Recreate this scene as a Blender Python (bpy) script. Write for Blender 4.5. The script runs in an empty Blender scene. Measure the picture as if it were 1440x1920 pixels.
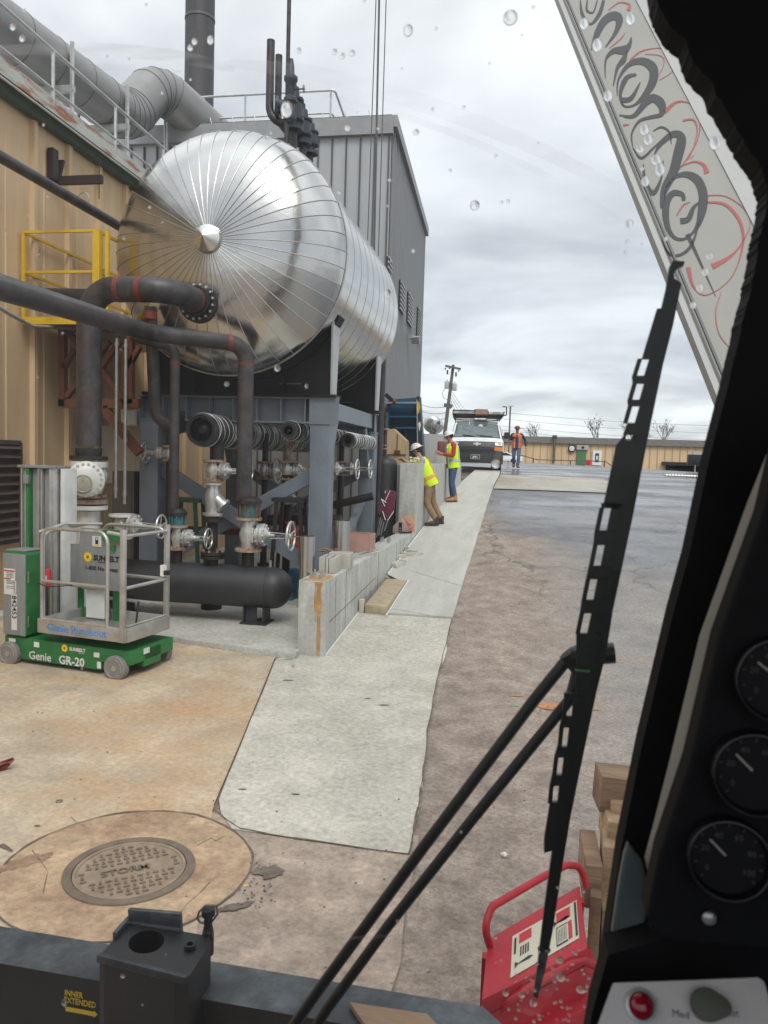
import bpy, bmesh, math, random
import numpy as np
from mathutils import Vector, Matrix, noise as mnoise
random.seed(7)
S = bpy.context.scene
PI = math.pi
# ---------------------------------------------------------------- camera
F = 1450.; H = 2.35
ey = np.array([975-720, -(869-960), -F]); ey /= np.linalg.norm(ey)
_r = -.042; ex = np.array([1, _r, -(ey[0]+_r*ey[1])/ey[2]]); ex /= np.linalg.norm(ex)
ez = np.cross(ex, ey)
R = np.array([ex, ey, ez])
cd = bpy.data.cameras.new('camera'); cam = bpy.data.objects.new('camera', cd)
S.collection.objects.link(cam); S.camera = cam
m4 = Matrix.Identity(4)
for i in range(3):
    for j in range(3): m4[i][j] = R[i][j]
m4.translation = (0, 0, H); cam.matrix_world = m4
cd.sensor_fit = 'VERTICAL'; cd.sensor_height = 36; cd.lens = 36*F/1920
cd.clip_start = .02; cd.clip_end = 3000
cd.dof.use_dof = True; cd.dof.focus_distance = 11; cd.dof.aperture_fstop = 11.5
# ---------------------------------------------------------------- world, sun, exposure
SUN_EL, SUN_AZ = math.radians(52), math.radians(158)
w = bpy.data.worlds.new('World'); S.world = w; w.use_nodes = True
nt = w.node_tree; N = nt.nodes; L = nt.links; N.clear()
out = N.new('ShaderNodeOutputWorld'); add = N.new('ShaderNodeAddShader'); L.new(add.outputs[0], out.inputs[0])
b1 = N.new('ShaderNodeBackground'); b2 = N.new('ShaderNodeBackground')
L.new(b1.outputs[0], add.inputs[0]); L.new(b2.outputs[0], add.inputs[1])
sky = N.new('ShaderNodeTexSky'); sky.sky_type = 'NISHITA'; sky.sun_disc = False
sky.sun_elevation = SUN_EL; sky.sun_rotation = SUN_AZ; L.new(sky.outputs[0], b1.inputs[0]); b1.inputs[1].default_value = .05; b1.inputs[1].default_value = .02
tc = N.new('ShaderNodeTexCoord'); sep = N.new('ShaderNodeSeparateXYZ'); L.new(tc.outputs['Generated'], sep.inputs[0])
# cloud deck: project direction on a plane overhead
mx = N.new('ShaderNodeMath'); mx.operation = 'MAXIMUM'; mx.inputs[1].default_value = 0.0; L.new(sep.outputs[2], mx.inputs[0])
ad = N.new('ShaderNodeMath'); ad.operation = 'ADD'; ad.inputs[1].default_value = .16; L.new(mx.outputs[0], ad.inputs[0])
dx = N.new('ShaderNodeMath'); dx.operation = 'DIVIDE'; L.new(sep.outputs[0], dx.inputs[0]); L.new(ad.outputs[0], dx.inputs[1])
dy = N.new('ShaderNodeMath'); dy.operation = 'DIVIDE'; L.new(sep.outputs[1], dy.inputs[0]); L.new(ad.outputs[0], dy.inputs[1])
cb = N.new('ShaderNodeCombineXYZ'); L.new(dx.outputs[0], cb.inputs[0]); L.new(dy.outputs[0], cb.inputs[1])
n1 = N.new('ShaderNodeTexNoise'); n1.inputs['Scale'].default_value = 1.0; n1.inputs['Detail'].default_value = 7; n1.inputs['Roughness'].default_value = .52; n1.inputs['Distortion'].default_value = .3
L.new(cb.outputs[0], n1.inputs['Vector'])
cr = N.new('ShaderNodeValToRGB'); L.new(n1.outputs[0], cr.inputs[0])
cr.color_ramp.elements[0].position = .40; cr.color_ramp.elements[0].color = (.60, .605, .635, 1)
cr.color_ramp.elements[1].position = .585; cr.color_ramp.elements[1].color = (.97, .97, 1.0, 1)
gr = N.new('ShaderNodeValToRGB'); L.new(sep.outputs[2], gr.inputs[0])   # overcast sky: brighter toward the zenith
e = gr.color_ramp.elements; e[0].position = 0; e[0].color = (.92, .93, .95, 1); e[1].position = 1; e[1].color = (1.8, 1.8, 1.78, 1)
k = e.new(.22); k.color = (.78, .79, .80, 1); k = e.new(.5); k.color = (1.02, 1.02, 1.0, 1)
mm = N.new('ShaderNodeMix'); mm.data_type = 'RGBA'; mm.blend_type = 'MULTIPLY'; mm.inputs[0].default_value = 1
L.new(cr.outputs[0], mm.inputs[6]); L.new(gr.outputs[0], mm.inputs[7]); L.new(mm.outputs[2], b2.inputs[0]); b2.inputs[1].default_value = .88
sd = bpy.data.lights.new('sun', 'SUN'); so = bpy.data.objects.new('sun', sd); S.collection.objects.link(so)
sd.energy = 1.5; sd.angle = math.radians(25); sd.color = (1, .96, .9)
dsun = Vector((math.sin(SUN_AZ)*math.cos(SUN_EL), math.cos(SUN_AZ)*math.cos(SUN_EL), math.sin(SUN_EL)))
so.rotation_euler = dsun.to_track_quat('Z', 'Y').to_euler()
S.view_settings.view_transform = 'Standard'; S.view_settings.look = 'None'; S.view_settings.exposure = .32; S.view_settings.gamma = 1
# ---------------------------------------------------------------- pixel -> point helpers (photo pixels 1440x1920)
def ray(px, py): return R @ np.array([px-720, 960-py, -F])
def atY(px, py, Y): d = ray(px, py); t = Y/d[1]; return Vector((d[0]*t, Y, d[2]*t+H))
def atZ(px, py, z=0): d = ray(px, py); t = (z-H)/d[2]; return Vector((d[0]*t, d[1]*t, z))
def atX(px, py, X): d = ray(px, py); t = X/d[0]; return Vector((X, d[1]*t, d[2]*t+H))
def atP(px, py, o, n):
    d = Vector(ray(px, py)); c = Vector((0, 0, H)); t = (o-c).dot(n)/d.dot(n); return c+d*t
GY = [(-400, 0), (6, 0), (8.5, .04), (10.4, .25), (13, .54), (15.2, .79), (16.5, .95), (19.8, 1.3), (24, 1.65), (30, 2.02), (38, 2.32), (50, 2.43), (70, 2.38), (120, 2.2), (900, 2.2)]
def gy(y):
    for (a, za), (b, zb) in zip(GY, GY[1:]):
        if y <= b: t = (y-a)/(b-a); return za+(zb-za)*t
    return 2.2
def g(x, y): return gy(y) - .034*max(0, min(x, 40)-1.5)*min(1, max(0, (y-12)/45))
def onG(px, py, off=0):
    d = ray(px, py); t = .002
    while t < 2: 
        if H+d[2]*t <= g(d[0]*t, d[1]*t)+off: break
        t *= 1.002
    return Vector((d[0]*t, d[1]*t, H+d[2]*t))
# ---------------------------------------------------------------- materials
MATS = {}
def M(name, col, rough=.6, metal=0., var=.15, sc=4., bump=0., bsc=None, col2=None, thr=(.45, .65), spec=None, stretch=None, grain=0, gamt=.3, coat=0):
    if name in MATS: return MATS[name]
    m = bpy.data.materials.new(name); m.use_nodes = True; t = m.node_tree; n = t.nodes; l = t.links
    p = n['Principled BSDF']; MATS[name] = m
    p.inputs['Metallic'].default_value = metal; p.inputs['Coat Weight'].default_value = coat
    if spec is not None: p.inputs['Specular IOR Level'].default_value = spec
    co = n.new('ShaderNodeTexCoord'); vec = co.outputs['Object']
    if stretch:
        mp = n.new('ShaderNodeMapping'); mp.inputs['Scale'].default_value = stretch; l.new(vec, mp.inputs[0]); vec = mp.outputs[0]
    nz = n.new('ShaderNodeTexNoise'); nz.inputs['Scale'].default_value = sc; nz.inputs['Detail'].default_value = 8; nz.inputs['Roughness'].default_value = .62
    l.new(vec, nz.inputs['Vector'])
    r = n.new('ShaderNodeValToRGB'); l.new(nz.outputs[0], r.inputs[0]); e = r.color_ramp.elements
    e[0].position = .3; e[1].position = .72
    e[0].color = (*[c*(1-var) for c in col], 1); e[1].color = (*[min(1, c*(1+var)) for c in col], 1)
    c_out = r.outputs[0]
    if col2:
        n2 = n.new('ShaderNodeTexNoise'); n2.inputs['Scale'].default_value = sc*.37; n2.inputs['Detail'].default_value = 9; n2.inputs['Roughness'].default_value = .66; l.new(vec, n2.inputs['Vector'])
        mr = n.new('ShaderNodeMapRange'); mr.inputs[1].default_value = thr[0]; mr.inputs[2].default_value = thr[1]; l.new(n2.outputs[0], mr.inputs[0])
        mi = n.new('ShaderNodeMix'); mi.data_type = 'RGBA'; l.new(mr.outputs[0], mi.inputs[0]); l.new(c_out, mi.inputs[6]); mi.inputs[7].default_value = (*col2, 1); c_out = mi.outputs[2]
    if grain:
        ng = n.new('ShaderNodeTexNoise'); ng.inputs['Scale'].default_value = grain; ng.inputs['Detail'].default_value = 9; ng.inputs['Roughness'].default_value = .8; l.new(co.outputs['Object'], ng.inputs['Vector'])
        gm_ = n.new('ShaderNodeMapRange'); gm_.inputs[1].default_value = .35; gm_.inputs[2].default_value = .65; gm_.inputs[3].default_value = 1-gamt; gm_.inputs[4].default_value = 1+gamt*.6; l.new(ng.outputs[0], gm_.inputs[0])
        mg = n.new('ShaderNodeMix'); mg.data_type = 'RGBA'; mg.blend_type = 'MULTIPLY'; mg.inputs[0].default_value = 1; l.new(c_out, mg.inputs[6]); l.new(gm_.outputs[0], mg.inputs[7]); c_out = mg.outputs[2]
    l.new(c_out, p.inputs['Base Color'])
    rr = n.new('ShaderNodeMapRange'); rr.inputs[3].default_value = max(.03, rough-.08); rr.inputs[4].default_value = min(1, rough+.08); l.new(nz.outputs[0], rr.inputs[0]); l.new(rr.outputs[0], p.inputs['Roughness'])
    if bump:
        nb = n.new('ShaderNodeTexNoise'); nb.inputs['Scale'].default_value = bsc or sc*6; nb.inputs['Detail'].default_value = 5; l.new(vec, nb.inputs['Vector'])
        bp = n.new('ShaderNodeBump'); bp.inputs['Strength'].default_value = 1; bp.inputs['Distance'].default_value = bump; l.new(nb.outputs[0], bp.inputs['Height']); l.new(bp.outputs[0], p.inputs['Normal'])
    return m
# ---------------------------------------------------------------- object helpers
COL = S.collection
def link(o): COL.objects.link(o); return o
def tag(o, label=None, cat=None, group=None, kind=None):
    if label: o['label'] = label
    if cat: o['category'] = cat
    if group: o['group'] = group
    if kind: o['kind'] = kind
    return o
def thing(name, label, cat, loc=(0, 0, 0), group=None):
    o = bpy.data.objects.new(name, None); o.empty_display_size = .1; link(o); o.location = loc
    return tag(o, label, cat, group)
def org(parent):
    v = Vector((0, 0, 0))
    while parent is not None: v += parent.location; parent = parent.parent
    return v
def tree(o): return [c for c in COL.objects if c.parent == o]
def copy_tree(o, loc=None, label=None, parent=None):
    c = o.copy(); link(c); c.parent = parent
    for ch in tree(o): copy_tree(ch, parent=c)
    if loc is not None: c.location = loc
    if label: c['label'] = label
    return c
def frame(a):
    a = a.normalized(); u = Vector((0, 0, 1)) if abs(a.z) < .9 else Vector((0, 1, 0))
    x = a.cross(u).normalized(); return x, x.cross(a).normalized()   # x horizontal, y up-ish
def fillet(pts, r, n=7):
    pts = [Vector(p) for p in pts]; o = [pts[0]]
    for i in range(1, len(pts)-1):
        p = pts[i]; rr = r[i-1] if isinstance(r, (list, tuple)) else r
        a = (pts[i-1]-p); b = (pts[i+1]-p); la, lb = a.length, b.length; a.normalize(); b.normalize()
        ang = a.angle(b)
        if ang > 3.05 or rr <= 0: o.append(p); continue
        d = min(rr/math.tan(ang/2), la*.49 if i > 1 else la*.98, lb*.49 if i < len(pts)-2 else lb*.98); R_ = d*math.tan(ang/2)
        bis = (a+b).normalized(); c = p+bis*(R_/math.sin(ang/2)); s = p+a*d-c; e_ = p+b*d-c; tot = s.angle(e_); ax = s.cross(e_).normalized()
        for k in range(n+1): o.append(c+Matrix.Rotation(tot*k/n, 3, ax)@s)
    o.append(pts[-1]); return o
class MB:
    def __init__(s): s.v = []; s.f = []; s.m = []; s.mi = 0
    def face(s, ix): s.f.append(ix); s.m.append(s.mi)
    def box(s, c, d, rot=None, taper=1):
        c = Vector(c); i = len(s.v); h = [x/2 for x in d]
        for z in (-1, 1):
            k = taper if z > 0 else 1
            for x, y in ((-1, -1), (1, -1), (1, 1), (-1, 1)):
                p = Vector((x*h[0]*k, y*h[1]*k, z*h[2]))
                if rot: p = rot@p
                s.v.append(c+p)
        for q in ((3, 2, 1, 0), (4, 5, 6, 7), (0, 1, 5, 4), (1, 2, 6, 5), (2, 3, 7, 6), (3, 0, 4, 7)): s.face([i+a for a in q])
        return s
    def rbox(s, c, d, r=.02, rot=None, n=3, ax=2):   # box with rounded vertical edges (around axis ax)
        o = [[1, 2, 0], [0, 2, 1], [0, 1, 2]][ax]; w_, h_, t_ = d[o[0]]/2, d[o[1]]/2, d[o[2]]/2
        poly = []
        for sx, sy, a0 in ((1, 1, 0), (-1, 1, 90), (-1, -1, 180), (1, -1, 270)):
            for k in range(n+1):
                a = math.radians(a0+90*k/n); poly.append((sx*(w_-r)+r*math.cos(a), sy*(h_-r)+r*math.sin(a)))
        P = []; 
        for z in (-t_, t_):
            for x, y in poly:
                p = [0, 0, 0]; p[o[0]] = x; p[o[1]] = y; p[o[2]] = z; p = Vector(p)
                P.append(Vector(c)+(rot@p if rot else p))
        i = len(s.v); s.v += P; n_ = len(poly)
        s.face([i+k for k in range(n_)][::-1]); s.face([i+n_+k for k in range(n_)])
        for k in range(n_): s.face([i+k, i+(k+1) % n_, i+n_+(k+1) % n_, i+n_+k])
        return s
    def beam(s, a, b, w, h, up=None):
        a, b = Vector(a), Vector(b); d = (b-a); L_ = d.length; d.normalize()
        x, y = frame(d)
        if up is not None: y = Vector(up); y = (y-d*y.dot(d)).normalized(); x = d.cross(y)
        i = len(s.v)
        for p in (a, b):
            for sx, sy in ((-1, -1), (1, -1), (1, 1), (-1, 1)): s.v.append(p+x*(sx*w/2)+y*(sy*h/2))
        for q in ((3, 2, 1, 0), (4, 5, 6, 7), (0, 1, 5, 4), (1, 2, 6, 5), (2, 3, 7, 6), (3, 0, 4, 7)): s.face([i+k for k in q])
        return s
    def ibeam(s, a, b, w, h, t=.02, up=(0, 0, 1)):
        a, b = Vector(a), Vector(b); d = (b-a).normalized(); y = Vector(up); y = (y-d*y.dot(d)).normalized()
        s.beam(a+y*(h/2-t/2), b+y*(h/2-t/2), w, t, y); s.beam(a-y*(h/2-t/2), b-y*(h/2-t/2), w, t, y); s.beam(a, b, t*.8, h-2*t, y); return s
    def tube(s, pts, r, seg=12, cap=True, closed=False):
        pts = [Vector(p) for p in pts]; n = len(pts); i0 = len(s.v); rs = r if isinstance(r, (list, tuple)) else [r]*n
        T = []
        for i in range(n):
            if closed: t = pts[(i+1) % n]-pts[i-1]
            else: t = pts[min(i+1, n-1)]-pts[max(i-1, 0)]
            T.append(t.normalized())
        x, y = frame(T[0])
        for i in range(n):
            x = (x-T[i]*x.dot(T[i])).normalized(); y = T[i].cross(x)
            for k in range(seg):
                a = 2*PI*k/seg; s.v.append(pts[i]+(x*math.cos(a)+y*math.sin(a))*rs[i])
        for i in range(n if closed else n-1):
            for k in range(seg):
                A = i0+i*seg; B = i0+((i+1) % n)*seg; s.face([A+k, A+(k+1) % seg, B+(k+1) % seg, B+k])
        if cap and not closed:
            s.face([i0+k for k in range(seg)][::-1]); s.face([i0+(n-1)*seg+k for k in range(seg)])
        return s
    def lathe(s, o, ax, prof, seg=24, cap=True, a0=0, a1=2*PI):
        o = Vector(o); ax = Vector(ax).normalized(); x, y = frame(ax); i0 = len(s.v); full = abs(a1-a0-2*PI) < 1e-6
        ns = seg if full else seg+1
        for t, r in prof:
            for k in range(ns):
                a = a0+(a1-a0)*k/seg; s.v.append(o+ax*t+(x*math.cos(a)+y*math.sin(a))*r)
        for i in range(len(prof)-1):
            for k in range(seg):
                A = i0+i*ns; B = A+ns; s.face([A+k, A+(k+1) % ns, B+(k+1) % ns, B+k][::-1])
        if cap and full:
            if prof[0][1] > 1e-4: s.face([i0+k for k in range(seg)])
            if prof[-1][1] > 1e-4: s.face([i0+(len(prof)-1)*ns+k for k in range(seg)][::-1])
        return s
    def cyl(s, a, b, r, seg=16): a = Vector(a); b = Vector(b); return s.lathe(a, b-a, [(0, r), ((b-a).length, r)], seg)
    def prism(s, poly, ext):
        ext = Vector(ext); i = len(s.v); n = len(poly); poly = [Vector(p) for p in poly]
        s.v += poly+[p+ext for p in poly]
        s.face([i+k for k in range(n)][::-1]); s.face([i+n+k for k in range(n)])
        for k in range(n): s.face([i+k, i+(k+1) % n, i+n+(k+1) % n, i+n+k])
        return s
    def ell(s, c, rad, seg=16, ring=10, rot=None):
        c = Vector(c); i0 = len(s.v)
        for j in range(ring+1):
            th = PI*j/ring
            for k in range(seg):
                a = 2*PI*k/seg; p = Vector((rad[0]*math.sin(th)*math.cos(a), rad[1]*math.sin(th)*math.sin(a), rad[2]*math.cos(th)))
                s.v.append(c+(rot@p if rot else p))
        for j in range(ring):
            for k in range(seg):
                A = i0+j*seg; B = A+seg; s.face([A+k, B+k, B+(k+1) % seg, A+(k+1) % seg])
        return s
    def torus(s, c, ax, R_, r, seg=28, rs=8):
        c = Vector(c); x, y = frame(Vector(ax)); return s.tube([c+(x*math.cos(2*PI*k/seg)+y*math.sin(2*PI*k/seg))*R_ for k in range(seg)], r, rs, closed=True)
    def bolts(s, c, ax, R_, n, r=.012, h=.02, seg=6, ph=0):
        ax = Vector(ax).normalized(); x, y = frame(ax); c = Vector(c)
        for k in range(n):
            a = 2*PI*(k+ph)/n; p = c+(x*math.cos(a)+y*math.sin(a))*R_; s.lathe(p, ax, [(0, r), (h, r)], seg)
        return s
    def obj(s, name, mat, parent=None, smooth=38, bevel=0, label=None, bseg=2):
        me = bpy.data.meshes.new(name); o0 = org(parent)
        me.from_pydata([tuple(v-o0) for v in s.v], [], s.f); mats = mat if isinstance(mat, (list, tuple)) else [mat]
        for m in mats: me.materials.append(m)
        me.polygons.foreach_set('material_index', s.m)
        bm = bmesh.new(); bm.from_mesh(me)
        bmesh.ops.dissolve_degenerate(bm, dist=1e-6, edges=bm.edges[:])
        if bevel:
            es = [e for e in bm.edges if len(e.link_faces) == 2 and e.calc_face_angle(0) > math.radians(40)]
            bmesh.ops.bevel(bm, geom=es, offset=bevel, segments=bseg, profile=.6, affect='EDGES', clamp_overlap=True)
        bmesh.ops.recalc_face_normals(bm, faces=bm.faces[:])
        bm.to_mesh(me); bm.free()
        if smooth: me.shade_smooth(); me.set_sharp_from_angle(angle=math.radians(smooth))
        o = bpy.data.objects.new(name, me); link(o); o.parent = parent
        if label: o['label'] = label
        return o
def _parts(self, name, mat, parent=None, **kw):
    # every loose piece becomes a part of its own
    n = len(self.v); up = list(range(n))
    def fd(a):
        while up[a] != a: up[a] = up[up[a]]; a = up[a]
        return a
    for f in self.f:
        for q in f[1:]: up[fd(q)] = fd(f[0])
    comp = {}
    for i, f in enumerate(self.f): comp.setdefault(fd(f[0]), []).append(i)
    out = []
    for fs in comp.values():
        m = MB(); ix = {}
        for i in fs:
            for q in self.f[i]:
                if q not in ix: ix[q] = len(m.v); m.v.append(self.v[q])
            m.f.append([ix[q] for q in self.f[i]]); m.m.append(0)
        out.append(m.obj(name, mat, parent, **kw))
    return out
MB.parts = _parts
def text(s_, size, o, xd, yd, mat, parent, name='lettering', ext=.0015, bold=0, align='LEFT', label=None, squash=1.0):
    cu = bpy.data.curves.new('t', 'FONT'); cu.body = s_; cu.size = size; cu.extrude = ext; cu.offset = bold; cu.align_x = align; cu.resolution_u = 2
    to = bpy.data.objects.new('t', cu); link(to); dg = bpy.context.evaluated_depsgraph_get(); dg.update()
    me = bpy.data.meshes.new_from_object(to.evaluated_get(dg)); COL.objects.unlink(to); bpy.data.objects.remove(to)
    me.name = name; xd = Vector(xd).normalized(); yd = Vector(yd); yd = (yd-xd*yd.dot(xd)).normalized(); zd = xd.cross(yd)
    o0 = org(parent); T = Matrix((xd*squash, yd, zd)).transposed().to_4x4(); T.translation = Vector(o)-o0; me.transform(T)
    me.materials.clear(); me.materials.append(mat); ob = bpy.data.objects.new(name, me); link(ob); ob.parent = parent
    if label: ob['label'] = label
    return ob
X_, Y_, Z_ = Vector((1, 0, 0)), Vector((0, 1, 0)), Vector((0, 0, 1))
V = Vector
# common materials
m_conc = M('pale_concrete', (.47, .455, .41), .85, grain=25, gamt=.2, var=.14, sc=2.2, bump=.004, bsc=40, col2=(.40, .35, .27), thr=(.52, .72))
m_conc_new = M('new_concrete', (.455, .445, .40), .8, grain=25, gamt=.15, var=.10, sc=1.6, bump=.003, bsc=50, col2=(.36, .355, .32), thr=(.5, .7), stretch=(3, .6, 1))
m_wall = M('cast_wall_concrete', (.46, .46, .425), .8, grain=18, gamt=.2, var=.2, sc=3, bump=.002, bsc=30, col2=(.34, .34, .32), thr=(.48, .7), stretch=(3, 3, .7))
m_steel_grey = M('grey_painted_steel', (.17, .20, .235), .45, var=.10, sc=3, col2=(.13, .15, .18), thr=(.5, .7))
m_pipe = M('black_steel_pipe', (.06, .056, .058), .46, .35, var=.5, sc=5, bump=.001, grain=12, gamt=.35, col2=(.10, .045, .038), thr=(.52, .78))
m_primer = M('red_primer', (.16, .035, .025), .6, var=.3, sc=14)
m_black = M('black_steel', (.018, .018, .02), .45, .1, var=.3, sc=6)
m_vess = M('dark_vessel_paint', (.028, .029, .033), .5, var=.25, sc=3, col2=(.05, .05, .052), thr=(.5, .7))
m_silver = M('silver_valve_paint', (.56, .55, .53), .33, .6, var=.15, sc=12, col2=(.34, .26, .2), thr=(.58, .78))
m_rusty = M('rusty_flange', (.36, .27, .22), .7, .2, var=.3, sc=16, col2=(.24, .1, .05), thr=(.48, .62))
m_rust = M('rust_brown_steel', (.12, .04, .022), .75, var=.3, sc=8, col2=(.2, .07, .03), thr=(.5, .7))
m_wire = M('bright_wire', (.62, .62, .60), .4, .5)
m_galv = M('galvanised_steel', (.5, .5, .49), .42, .7, var=.15, sc=9, col2=(.34, .33, .31), thr=(.5, .72))
m_bolt = M('bright_bolt', (.6, .6, .6), .35, .7)
m_teal = M('teal_bolt', (.04, .14, .16), .5, var=.3, sc=20)
m_yel = M('safety_yellow', (.62, .40, .02), .5, var=.12, sc=8, col2=(.4, .22, .03), thr=(.62, .75))
m_white = M('white_paint', (.72, .72, .70), .4, var=.06, sc=4)
m_rubber = M('black_rubber', (.02, .02, .02), .75)
m_green = M('green_machine_paint', (.018, .15, .04), .45, var=.2, sc=8, col2=(.06, .12, .06), thr=(.6, .78))
m_wood = M('raw_lumber', (.50, .34, .20), .8, var=.25, sc=5, stretch=(8, 1, 8), bump=.002)
m_glass_dk = M('dark_glass', (.02, .025, .03), .06, spec=.8, var=.1)
# ================================================================ GROUND
def grid_sheet(name, xs, ys, zf, mat):
    v = []; f = []; nx = len(xs)
    for y in ys:
        for x in xs: v.append((x, y, zf(x, y)))
    for j in range(len(ys)-1):
        for i in range(nx-1): a = j*nx+i; f.append((a, a+1, a+nx+1, a+nx))
    me = bpy.data.meshes.new(name); me.from_pydata(v, [], f); me.materials.append(mat); me.shade_smooth()
    return tag(link(bpy.data.objects.new(name, me)), kind='structure')
def wallx(y): return -2.14+.02*(y-8.56)
YS = [-900, -300, -60, -20, -8, -3, 0, 3, 5, 6]+[6+.25*i for i in range(1, 57)]+[20+i for i in range(1, 31)]+[55, 60, 65, 70, 80, 100, 120, 200, 900]
def gz(x, y):
    z = g(x, y)
    if x < -2.25 and 7.9 < y < 24: z = 0 if x < -2.35 else z*(1+(x+2.25)/.1)*1
    return z-.02
XS = [-900, -200, -60, -20, -12, -7, -4, -2.9, -2.36, -2.24, -1.8, -1.2, -.6, 0, .7, 1.5, 3, 5, 8, 12, 17, 25, 40, 80, 300, 900]
def road_mat():
    m = M('asphalt', col=(.22, .205, .19), rough=.85, var=.28, sc=1.3, bump=.006, bsc=55)
    t = m.node_tree; n = t.nodes; l = t.links; p = n['Principled BSDF']; co = [x for x in n if x.type == 'TEX_COORD'][0]
    base = p.inputs['Base Color'].links[0].from_socket; rg = p.inputs['Roughness'].links[0].from_socket
    sp = n.new('ShaderNodeSeparateXYZ'); l.new(co.outputs['Object'], sp.inputs[0])
    nz = n.new('ShaderNodeTexNoise'); nz.inputs['Scale'].default_value = .55; nz.inputs['Detail'].default_value = 6; nz.inputs['Roughness'].default_value = .6
    mp = n.new('ShaderNodeMapping'); mp.inputs['Scale'].default_value = (.5, 1.3, 1); l.new(co.outputs['Object'], mp.inputs[0]); l.new(mp.outputs[0], nz.inputs['Vector'])
    # worn brown band beside the footway, grey asphalt further right
    mrx = n.new('ShaderNodeMath'); mrx.operation = 'MULTIPLY_ADD'; mrx.inputs[1].default_value = 2.0; l.new(nz.outputs[0], mrx.inputs[0]); l.new(sp.outputs[0], mrx.inputs[2])
    m1 = n.new('ShaderNodeMapRange'); m1.inputs[1].default_value = 1.2; m1.inputs[2].default_value = 2.4; l.new(mrx.outputs[0], m1.inputs[0])
    n3 = n.new('ShaderNodeTexNoise'); n3.inputs['Scale'].default_value = 3; n3.inputs['Detail'].default_value = 10; n3.inputs['Roughness'].default_value = .75; l.new(co.outputs['Object'], n3.inputs['Vector'])
    rp = n.new('ShaderNodeValToRGB'); l.new(n3.outputs[0], rp.inputs[0]); rp.color_ramp.elements[0].position = .32; rp.color_ramp.elements[1].position = .7
    rp.color_ramp.elements[0].color = (.15, .115, .095, 1); rp.color_ramp.elements[1].color = (.38, .31, .255, 1)
    mA = n.new('ShaderNodeMix'); mA.data_type = 'RGBA'; l.new(m1.outputs[0], mA.inputs[0]); l.new(rp.outputs[0], mA.inputs[6]); l.new(base, mA.inputs[7])
    # wet asphalt further up the ramp
    wy = n.new('ShaderNodeMath'); wy.operation = 'MULTIPLY_ADD'; wy.inputs[1].default_value = 7; l.new(nz.outputs[0], wy.inputs[0]); l.new(sp.outputs[1], wy.inputs[2])
    wx = n.new('ShaderNodeMath'); wx.operation = 'MULTIPLY_ADD'; wx.inputs[1].default_value = 1.6; l.new(sp.outputs[0], wx.inputs[0]); l.new(wy.outputs[0], wx.inputs[2])
    m2 = n.new('ShaderNodeMapRange'); m2.inputs[1].default_value = 19.6; m2.inputs[2].default_value = 21.4; l.new(wx.outputs[0], m2.inputs[0])
    mB = n.new('ShaderNodeMix'); mB.data_type = 'RGBA'; l.new(m2.outputs[0], mB.inputs[0]); l.new(mA.outputs[2], mB.inputs[6])
    rw = n.new('ShaderNodeValToRGB'); l.new(n3.outputs[0], rw.inputs[0]); rw.color_ramp.elements[0].color = (.06, .062, .07, 1); rw.color_ramp.elements[1].color = (.16, .155, .155, 1); rw.color_ramp.elements[0].position = .3; rw.color_ramp.elements[1].position = .7
    l.new(rw.outputs[0], mB.inputs[7])
    # red clay stains
    n4 = n.new('ShaderNodeTexNoise'); n4.inputs['Scale'].default_value = .42; n4.inputs['Detail'].default_value = 5
    mp4 = n.new('ShaderNodeMapping'); mp4.inputs['Location'].default_value = (3.1, 5.7, 0); mp4.inputs['Scale'].default_value = (.7, 1.6, 1); l.new(co.outputs['Object'], mp4.inputs[0]); l.new(mp4.outputs[0], n4.inputs['Vector'])
    m4_ = n.new('ShaderNodeMapRange'); m4_.inputs[1].default_value = .6; m4_.inputs[2].default_value = .72; m4_.inputs[4].default_value = .6; l.new(n4.outputs[0], m4_.inputs[0])
    mC = n.new('ShaderNodeMix'); mC.data_type = 'RGBA'; l.new(m4_.outputs[0], mC.inputs[0]); l.new(mB.outputs[2], mC.inputs[6]); mC.inputs[7].default_value = (.27, .17, .12, 1)
    # cracks
    vo = n.new('ShaderNodeTexVoronoi'); vo.feature = 'DISTANCE_TO_EDGE'; vo.inputs['Scale'].default_value = .42
    nd = n.new('ShaderNodeTexNoise'); nd.inputs['Scale'].default_value = 2.2; nd.inputs['Detail'].default_value = 5; l.new(co.outputs['Object'], nd.inputs['Vector'])
    va = n.new('ShaderNodeVectorMath'); va.operation = 'MULTIPLY_ADD'; va.inputs[1].default_value = (.9, .9, .9); l.new(nd.outputs['Color'], va.inputs[0]); l.new(co.outputs['Object'], va.inputs[2]); l.new(va.outputs[0], vo.inputs['Vector'])
    ck = n.new('ShaderNodeMapRange'); ck.inputs[1].default_value = .004; ck.inputs[2].default_value = .014; ck.inputs[3].default_value = .55; ck.inputs[4].default_value = 0; l.new(vo.outputs[0], ck.inputs[0])
    ckm = n.new('ShaderNodeMapRange'); ckm.inputs[1].default_value = 9; ckm.inputs[2].default_value = 14; l.new(sp.outputs[1], ckm.inputs[0])
    ckk = n.new('ShaderNodeMath'); ckk.operation = 'MULTIPLY'; l.new(ck.outputs[0], ckk.inputs[0]); l.new(ckm.outputs[0], ckk.inputs[1])
    mD = n.new('ShaderNodeMix'); mD.data_type = 'RGBA'; l.new(ckk.outputs[0], mD.inputs[0]); l.new(mC.outputs[2], mD.inputs[6]); mD.inputs[7].default_value = (.03, .03, .03, 1)
    ng = n.new('ShaderNodeTexNoise'); ng.inputs['Scale'].default_value = 30; ng.inputs['Detail'].default_value = 10; ng.inputs['Roughness'].default_value = .85; l.new(co.outputs['Object'], ng.inputs['Vector'])
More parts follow.
